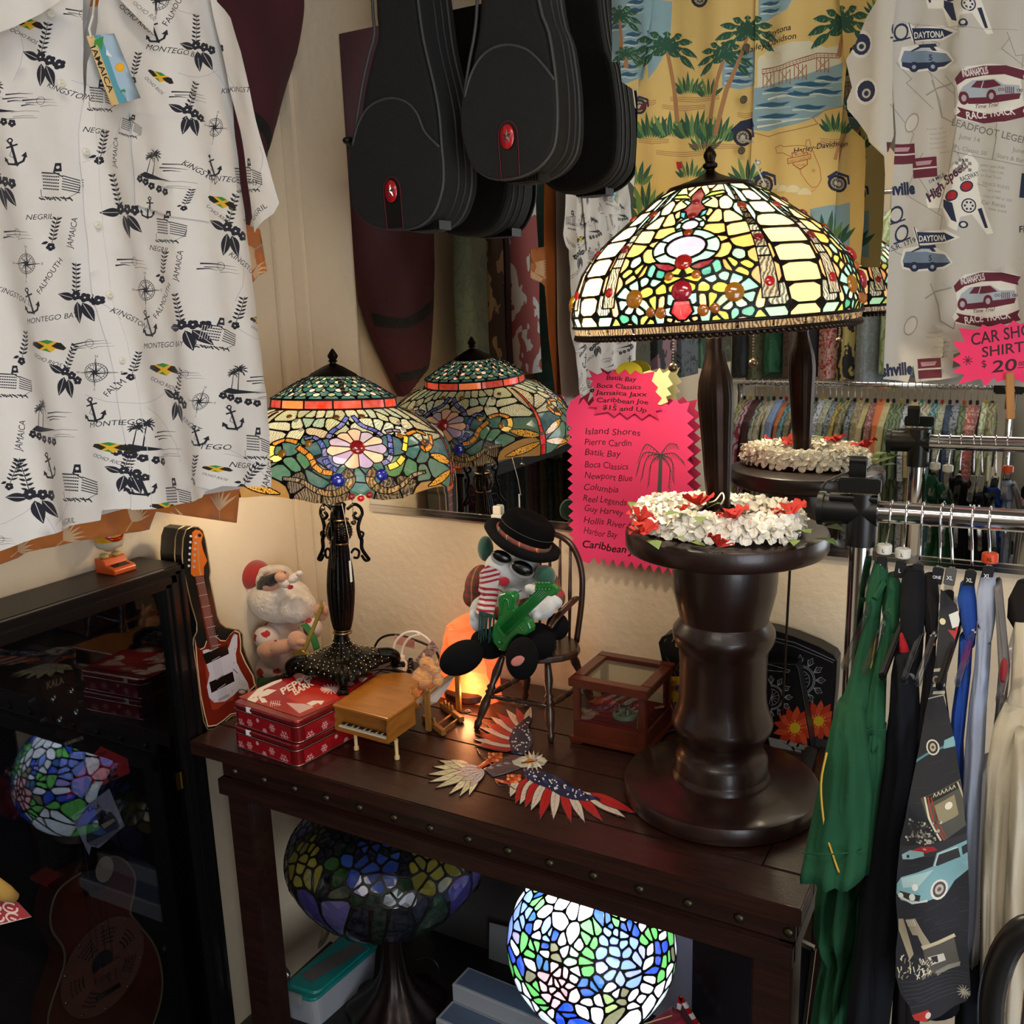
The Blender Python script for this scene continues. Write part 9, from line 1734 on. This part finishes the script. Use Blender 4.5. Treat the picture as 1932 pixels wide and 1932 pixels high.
# ================================================================ the rest of the shop, seen in the mirror
def mpat(n,a,b,sc=14,kind='v'):
    k = 'print_'+n
    if k in _M: return _M[k]
    m = bpy.data.materials.new(k); m.use_nodes = True; N = m.node_tree.nodes; L = m.node_tree.links; tc = N.new('ShaderNodeTexCoord'); bb = N['Principled BSDF']; bb.inputs['Roughness'].default_value = .9
    if kind == 'v':
        t = N.new('ShaderNodeTexVoronoi'); t.inputs['Scale'].default_value = sc; nz = N.new('ShaderNodeTexNoise'); nz.inputs['Scale'].default_value = sc*1.6; nz.inputs['Distortion'].default_value = 2; L.new(tc.outputs['Object'],nz.inputs['Vector']); L.new(nz.outputs['Color'],t.inputs['Vector']); t.inputs['Scale'].default_value = 5; out = t.outputs['Distance']
    else:
        t = N.new('ShaderNodeTexWave'); t.inputs['Scale'].default_value = sc; t.inputs['Distortion'].default_value = 12; t.inputs['Detail'].default_value = 3; L.new(tc.outputs['Object'],t.inputs['Vector']); out = t.outputs['Fac']
    cr = N.new('ShaderNodeValToRGB'); cr.color_ramp.interpolation = 'CONSTANT'; e = cr.color_ramp.elements; e[0].color = (*lin(a),1); e[1].color = (*lin(b),1); e[1].position = .42; L.new(out,cr.inputs[0]); L.new(cr.outputs[0],bb.inputs['Base Color']); m.diffuse_color = (*lin(a),1); _M[k] = m; return m
PAL = [('sage','#8c947c','#5c6850'),('navy floral','#20283c','#7c848c'),('mustard','#a8984c','#7c6c34'),('grey green','#6c7464','#9ca08c'),('white leaf','#a8a898','#4c5c5c'),('tan','#a09478','#786c50'),('cream','#b8b09c','#8c8470'),('pink check','#a88c84','#7c4c4c'),('orange','#b8683c','#b8683c'),('pale yellow','#b8ac84','#a89c70'),('forest','#40503c','#6c7c5c'),('blue white','#4c5c84','#b0b4b8'),('khaki leaf','#8c8464','#5c5c44'),('slate','#4c5860','#6c7c80'),('olive','#6c6c4c','#94906c'),('light blue','#6c84ac','#7c90b4'),('aqua','#6c9494','#3c5c6c'),('peach','#b09474','#907858'),('red white floral','#8c2c3c','#a8a0b0'),('maroon','#4c2428','#3c1c20'),('ivory','#b8b4a4','#a8a494'),('denim','#384c6c','#2c3c58'),('coral','#b4503c','#a84838'),('white coral','#b0a49c','#984840'),('green white','#7c8c64','#b4b8a4')]
def shirt_mesh(yc,x,zt,sc=1,th=.018,W=.23):
    P = [(-.035,0),(.035,0),(.05,-.012),(.12*W/.23,-.04),(.20*W/.23,-.085),(W+.03,-.20),(W+.035,-.30),(W-.04,-.315),(W-.06,-.22),(W-.065,-.75),(-W+.065,-.75),(-W+.06,-.22),(-W+.04,-.315),(-W-.035,-.30),(-W-.03,-.20),(-.20*W/.23,-.085),(-.12*W/.23,-.04),(-.05,-.012)]
    m = len(P); V = []; F = []
    for k,q in enumerate((-1,-.6,.6,1)):
        s = .93 if abs(q) == 1 else 1
        for u,v in P: V.append((x+q*th+.004*math.sin(v*26+u*9),yc+u*sc*s,zt+v*sc*(1 if abs(q) < 1 else .985)))
    for k in range(3):
        for i in range(m): j = (i+1) % m; F.append((k*m+i,k*m+j,(k+1)*m+j,(k+1)*m+i))
    F.append(tuple(range(m-1,-1,-1))); F.append(tuple(range(3*m,4*m))); return V,F
zr = 1.205; fr_ = root('clothes_rack','long chrome clothes rack across the shop, seen in the mirror','clothes rack',(.78,-2.6,0))
mk('rail',tube([(.27,-2.6,zr),(1.42,-2.6,zr-.004)],.0135,16),chrome,fr_,True)
for x in (.30,1.395): mk('post',tube([(x,-2.6,.05),(x,-2.6,zr)],.014,16),chrome,fr_,True); mk('foot',box(x-.02,x+.02,-2.85,-2.35,.0,.04,.005),bp,fr_)
mk('joint',[box(1.33,1.44,-2.62,-2.58,zr-.03,zr+.03,.006),tube([(1.395,-2.6,zr-.09),(1.395,-2.6,zr)],.021,16)],bp,fr_)
ords = ['first','second','third','fourth','fifth','sixth','seventh','eighth','ninth','tenth','eleventh','twelfth','thirteenth','fourteenth','fifteenth','sixteenth','seventeenth','eighteenth','nineteenth','twentieth']
def ordn(i):
    if i < 20: return ords[i]
    return {20: 'twenty ',30: 'thirty ',40: 'forty '}[(i//10)*10]+ords[i % 10-1+0] if (i % 10) and False else (['twentieth','thirtieth','fortieth'][(i+1)//10-2] if (i+1) % 10 == 0 else ['twenty ','thirty ','forty '][(i+1)//10-2]+ords[(i+1) % 10-1])
seq = [14,18,19,4,6,20,15,8,16,5,4,13,0,11,3,1,2,12,1,5,9,7,8,9,10,10,11,9,4,6,16,3,21,1,10,23,7,24,12]
g0 = shirt_mesh(-2.6,0,zr-.078,.93,.0145); base_me = None; hk0 = None; hroot = None; rs = random.Random(21)
n_ = len(seq)
for i,c in enumerate(seq):
    x = .325+(1.33-.325)*i/(n_-1)+rs.uniform(-.003,.003); nm,a,b = PAL[c]; mt = mpat(nm.replace(' ','_'),a,b,14,'v' if c % 2 else 'w')
    if base_me is None:
        o = mk('hanging_shirt',g0,mt); base_me = o; me0 = o.data
    else: o = base_me.copy(); COL.objects.link(o)
    o.material_slots[0].link = 'OBJECT'; o.material_slots[0].material = mt; o.location = base_me.location; o.location.x = x; o.location.z = base_me.location.z+rs.uniform(-.012,.01); o.rotation_euler.z = rs.uniform(-.05,.05)
    tag(o,'%s shirt, %s from the left end of the far mirrored rack' % (nm,ordn(i)),'shirt','shirts on the far mirrored rack')
    if hroot is None:
        hroot = root('shirt_hanger','wire hook hanger with coloured size marker on the far mirrored rack','hanger',(x,-2.6,zr-.12),'hangers on the far mirrored rack')
        mk('hook',tube(smooth_path([(x,-2.615,zr+.002),(x,-2.607,zr+.0165),(x,-2.592,zr+.0155),(x,-2.584,zr),(x,-2.594,zr-.03),(x,-2.6,zr-.062)],3),.0016,6),chrome,hroot); mk('size_marker',box(x-.006,x+.006,-2.606,-2.594,zr-.075,zr-.058,.001),M('label_black'),hroot); mk('neck',box(x-.004,x+.004,-2.608,-2.592,zr-.12,zr-.074,.001),clearm('clear_styrene'),hroot); hr = hroot
    else:
        hr = copy_tree(hroot); hr.location.x = x
    hr['label'] = 'hook hanger of the %s shirt on the far mirrored rack' % ordn(i)
    if i % 3 == 1:
        ms = [ch for ch in hr.children if ch.name.startswith('size_marker')][0]; ms.material_slots[0].link = 'OBJECT'; ms.material_slots[0].material = M('marker_%d' % (i % 4),['#2c7c6c','#b89c1c','#b84c14','#a01c20'][i % 4],.5)
# higher row along the far wall, tall shirts
UP = [('black','#14161a','#24282c'),('dark olive','#3c3c30','#54543c'),('emerald','#1c4c38','#2c6048'),('brown','#3c302c','#54443c'),('charcoal red edge','#2c3038','#2c3038'),('red floral','#8c2420','#b08c84'),('yellow black','#a8985c','#1c1c20'),('grey line floral','#8c9498','#7c8488'),('lime leaf','#7c9450','#b0b4a0'),('pale blue','#7c94a8','#a4b0b4'),('stone','#8c8878','#807c6c'),('coral','#a84c38','#a84c38'),('caramel','#84684c','#745a40'),('blue grey','#7c8ca0','#6c7c90'),('butter','#a89c74','#a89c74'),('stone leaf','#8c8878','#746c5c')]
ur = root('wall_rail','high chrome rail with shirts along the far wall, seen in the mirror','rail',(.8,-3.62,2.06)); mk('rail',tube([(.02,-3.62,2.08),(1.75,-3.62,2.08)],.012,14),chrome,ur,True)
for x in (.1,.85,1.6): mk('bracket',box(x-.01,x+.01,-3.998,-3.61,2.07,2.09),chrome,ur)
bm2 = None
for i,(nm,a,b) in enumerate(UP):
    x = .10+i*.095; mt = mpat('up_'+nm.replace(' ','_'),a,b,9,'v' if i % 2 else 'w'); g = shirt_mesh(-3.62,0,2.00,1.15,.036,.23)
    if bm2 is None: bm2 = mk('hanging_shirt',g,mt); o = bm2
    else: o = bm2.copy(); COL.objects.link(o)
    o.material_slots[0].link = 'OBJECT'; o.material_slots[0].material = mt; o.location = (x,bm2.location.y,bm2.location.z+rs.uniform(-.03,.03)); o.rotation_euler.z = rs.uniform(.5,.9); o.scale = (1,.8,1)
    tag(o,'%s shirt on the high far rail, %s from the left in the mirror' % (nm,ordn(i)),'shirt','shirts on the high far rail')
    mkk = tube(smooth_path([(x,-3.635,2.08),(x,-3.625,2.096),(x,-3.608,2.088),(x,-3.612,2.05),(x,-3.62,1.99)],3),.0018,6); tag(mk('wire_hanger',mkk,chrome),'wire hanger of the %s on the high far rail' % (nm+' shirt'),'hanger','wire hangers on the high far rail')
# shirts along the left wall beyond the island shirt, seen in the mirror
LW = [('sage leaf','#74847a','#84907e',-.60,.09,.76,1.93),('tan sketch print','#a4906c','#4c4034',-.70,.075,.75,1.93),('dark brown','#3c2018','#301a14',-.758,.03,.74,1.92),('white brushstroke','#b8b4ac','#8c4440',-.875,.17,.76,1.95),('teal','#3c6468','#345c60',-1.16,.20,1.1,2.02),('tan bamboo','#8c7c5c','#6c5c40',-1.29,.20,1.0,1.98),('dark olive leaf','#2c2c24','#40402f',-1.45,.22,.95,2.0),('black orchid print','#1c2024','#7c5c64',-1.72,.24,.95,2.0),('charcoal palm print','#24282c','#4c5458',-1.98,.24,.95,2.0),('dark green hibiscus','#1c3428','#3c5c44',-2.22,.24,.9,1.98),('olive camouflage','#4c4c38','#303024',-2.46,.22,.9,1.98)]
lr = root('wall_rail','chrome rail along the left wall above the shirts, seen in the mirror','rail',(.16,-1.6,2.05)); mk('rail',tube([(.12,-.52,2.07),(.16,-2.65,2.07)],.011,14),chrome,lr,True)
for y in (-.55,-1.5,-2.6): mk('bracket',box(.001,.17,y-.008,y+.008,2.06,2.08),chrome,lr)
for i,(nm,a,b,y,wd,sc,zt) in enumerate(LW):
    W = wd/2; P = [(-.028,0),(.028,0),(W*.7,-.03),(W,-.09),(W+.005,-.75),(-W-.005,-.75),(-W,-.09),(-W*.7,-.03)]
    V = []; F = []; m = len(P); dp = .11 if i > 3 else .03; XC = .16 if i > 3 else .11
    P = [(P[k-1][0]*(1-t)+P[k][0]*t,P[k-1][1]*(1-t)+P[k][1]*t) for k in range(m) for t in (0,.25,.5,.75)]; m = len(P)
    for q in (-1,-.7,.7,1):
        for u,v in P: V.append((XC+q*dp*(1-.35*max(0,1+v/.1) if v > -.1 else 1),y+u*(.82 if abs(q) == 1 else 1)+.006*math.sin(v*22+q*3),zt+v*sc))
    for k in range(3):
        for j in range(m): F.append((k*m+j,k*m+(j+1) % m,(k+1)*m+(j+1) % m,(k+1)*m+j))
    F.append(tuple(range(m-1,-1,-1))); F.append(tuple(range(3*m,4*m)))
    o = mk('hanging_shirt',(V,F),mpat('lw_'+nm.replace(' ','_'),a,b,7,'w' if i % 2 else 'v'),None,True,50); tag(o,'%s shirt hung along the left wall, %s from the corner in the mirror' % (nm,ordn(i)),'shirt')
    tag(mk('wire_hanger',tube(smooth_path([(.148,y,2.07),(.155,y,2.085),(.172,y,2.078),(.168,y,2.04),(.16,y,zt-.01)],3),.0018,6),chrome),'wire hanger of the %s shirt on the left wall rail' % nm,'hanger','wire hangers on the left wall rail')
# lime price star clipped to the far rack post
q = hm(1863,798,1,-2.57); st_ = [(q.x+(.036 if k % 2 else .027)*math.cos(2*PI*k/26),q.z+(.036 if k % 2 else .027)*math.sin(2*PI*k/26)) for k in range(26)]
p = Pic(lambda a,b: (a,b),.05)
V,F,w_ = glyphs('15',.02,.1)
for f in F: p.raw([(q.x+.016-V[i][0]*.030,q.z-.012+V[i][1]*.036) for i in f],'#141a10',sub=False)
V,F,w_ = glyphs('00',.02,.1)
for f in F: p.raw([(q.x-.008-V[i][0]*.012,q.z+.006+V[i][1]*.014) for i in f],'#141a10',sub=False)
o = p.build('price_star',st_,'#8cb414',lambda u,v: Vector((u,-2.575,v)),neon,None,thick=.0008,smooth=False); tag(o,'lime green star price tag on the far rack post, seen in the mirror','price tag')
o = mk('binder_clip',ell((q.x,-2.570,q.z+.020),(.009,.003,.009),None,14,8),nick,None,True); tag(o,'round silver clip pinning the lime star tag','clip')
for i,(x,y,c,nm) in enumerate(((1.50,-2.75,'#a8a49c','grey striped'),(1.56,-2.85,'#6c1c24','dark red'),(1.63,-2.8,'#7c7468','taupe'),(1.72,-2.9,'#8c8c90','silver grey'),(1.83,-2.85,'#a8a090','oatmeal'),(1.94,-2.9,'#2c2c34','black'))):
    W = .05; g = rows([(900,0,1,0)]*0 or [(1,0,1,-1)],.01) if 0 else tube([(x,y,1.42),(x,y,1.38),(x,y,1.30),(x+.01,y,1.0),(x,y,.55)],[.02,.045,.06,.062,.065],16,flat=1.8)
    o = mk('hanging_jacket',g,M('jacket_'+nm.replace(' ','_'),c,.85,bump=.2,bs=200),None,True); tag(o,'%s jacket hanging at the right of the far rack, in the mirror' % nm,'jacket'); tag(mk('wire_hanger',tube([(x,y,1.41),(x,y,1.455)],.002,6),chrome),'hanger of the %s jacket on the short far bar' % nm,'hanger','hangers on the short far bar')
sb_ = root('clothes_rack','short black bar rack with jackets beside the far chrome rack','clothes rack',(1.72,-2.83,0)); mk('rail',tube([(1.44,-2.80,1.455),(2.02,-2.88,1.455)],.008,12),bp,sb_,True)
for x,y in ((1.44,-2.80),(2.02,-2.88)): mk('post',tube([(x,y,0),(x,y,1.455)],.011,12),bp,sb_,True)
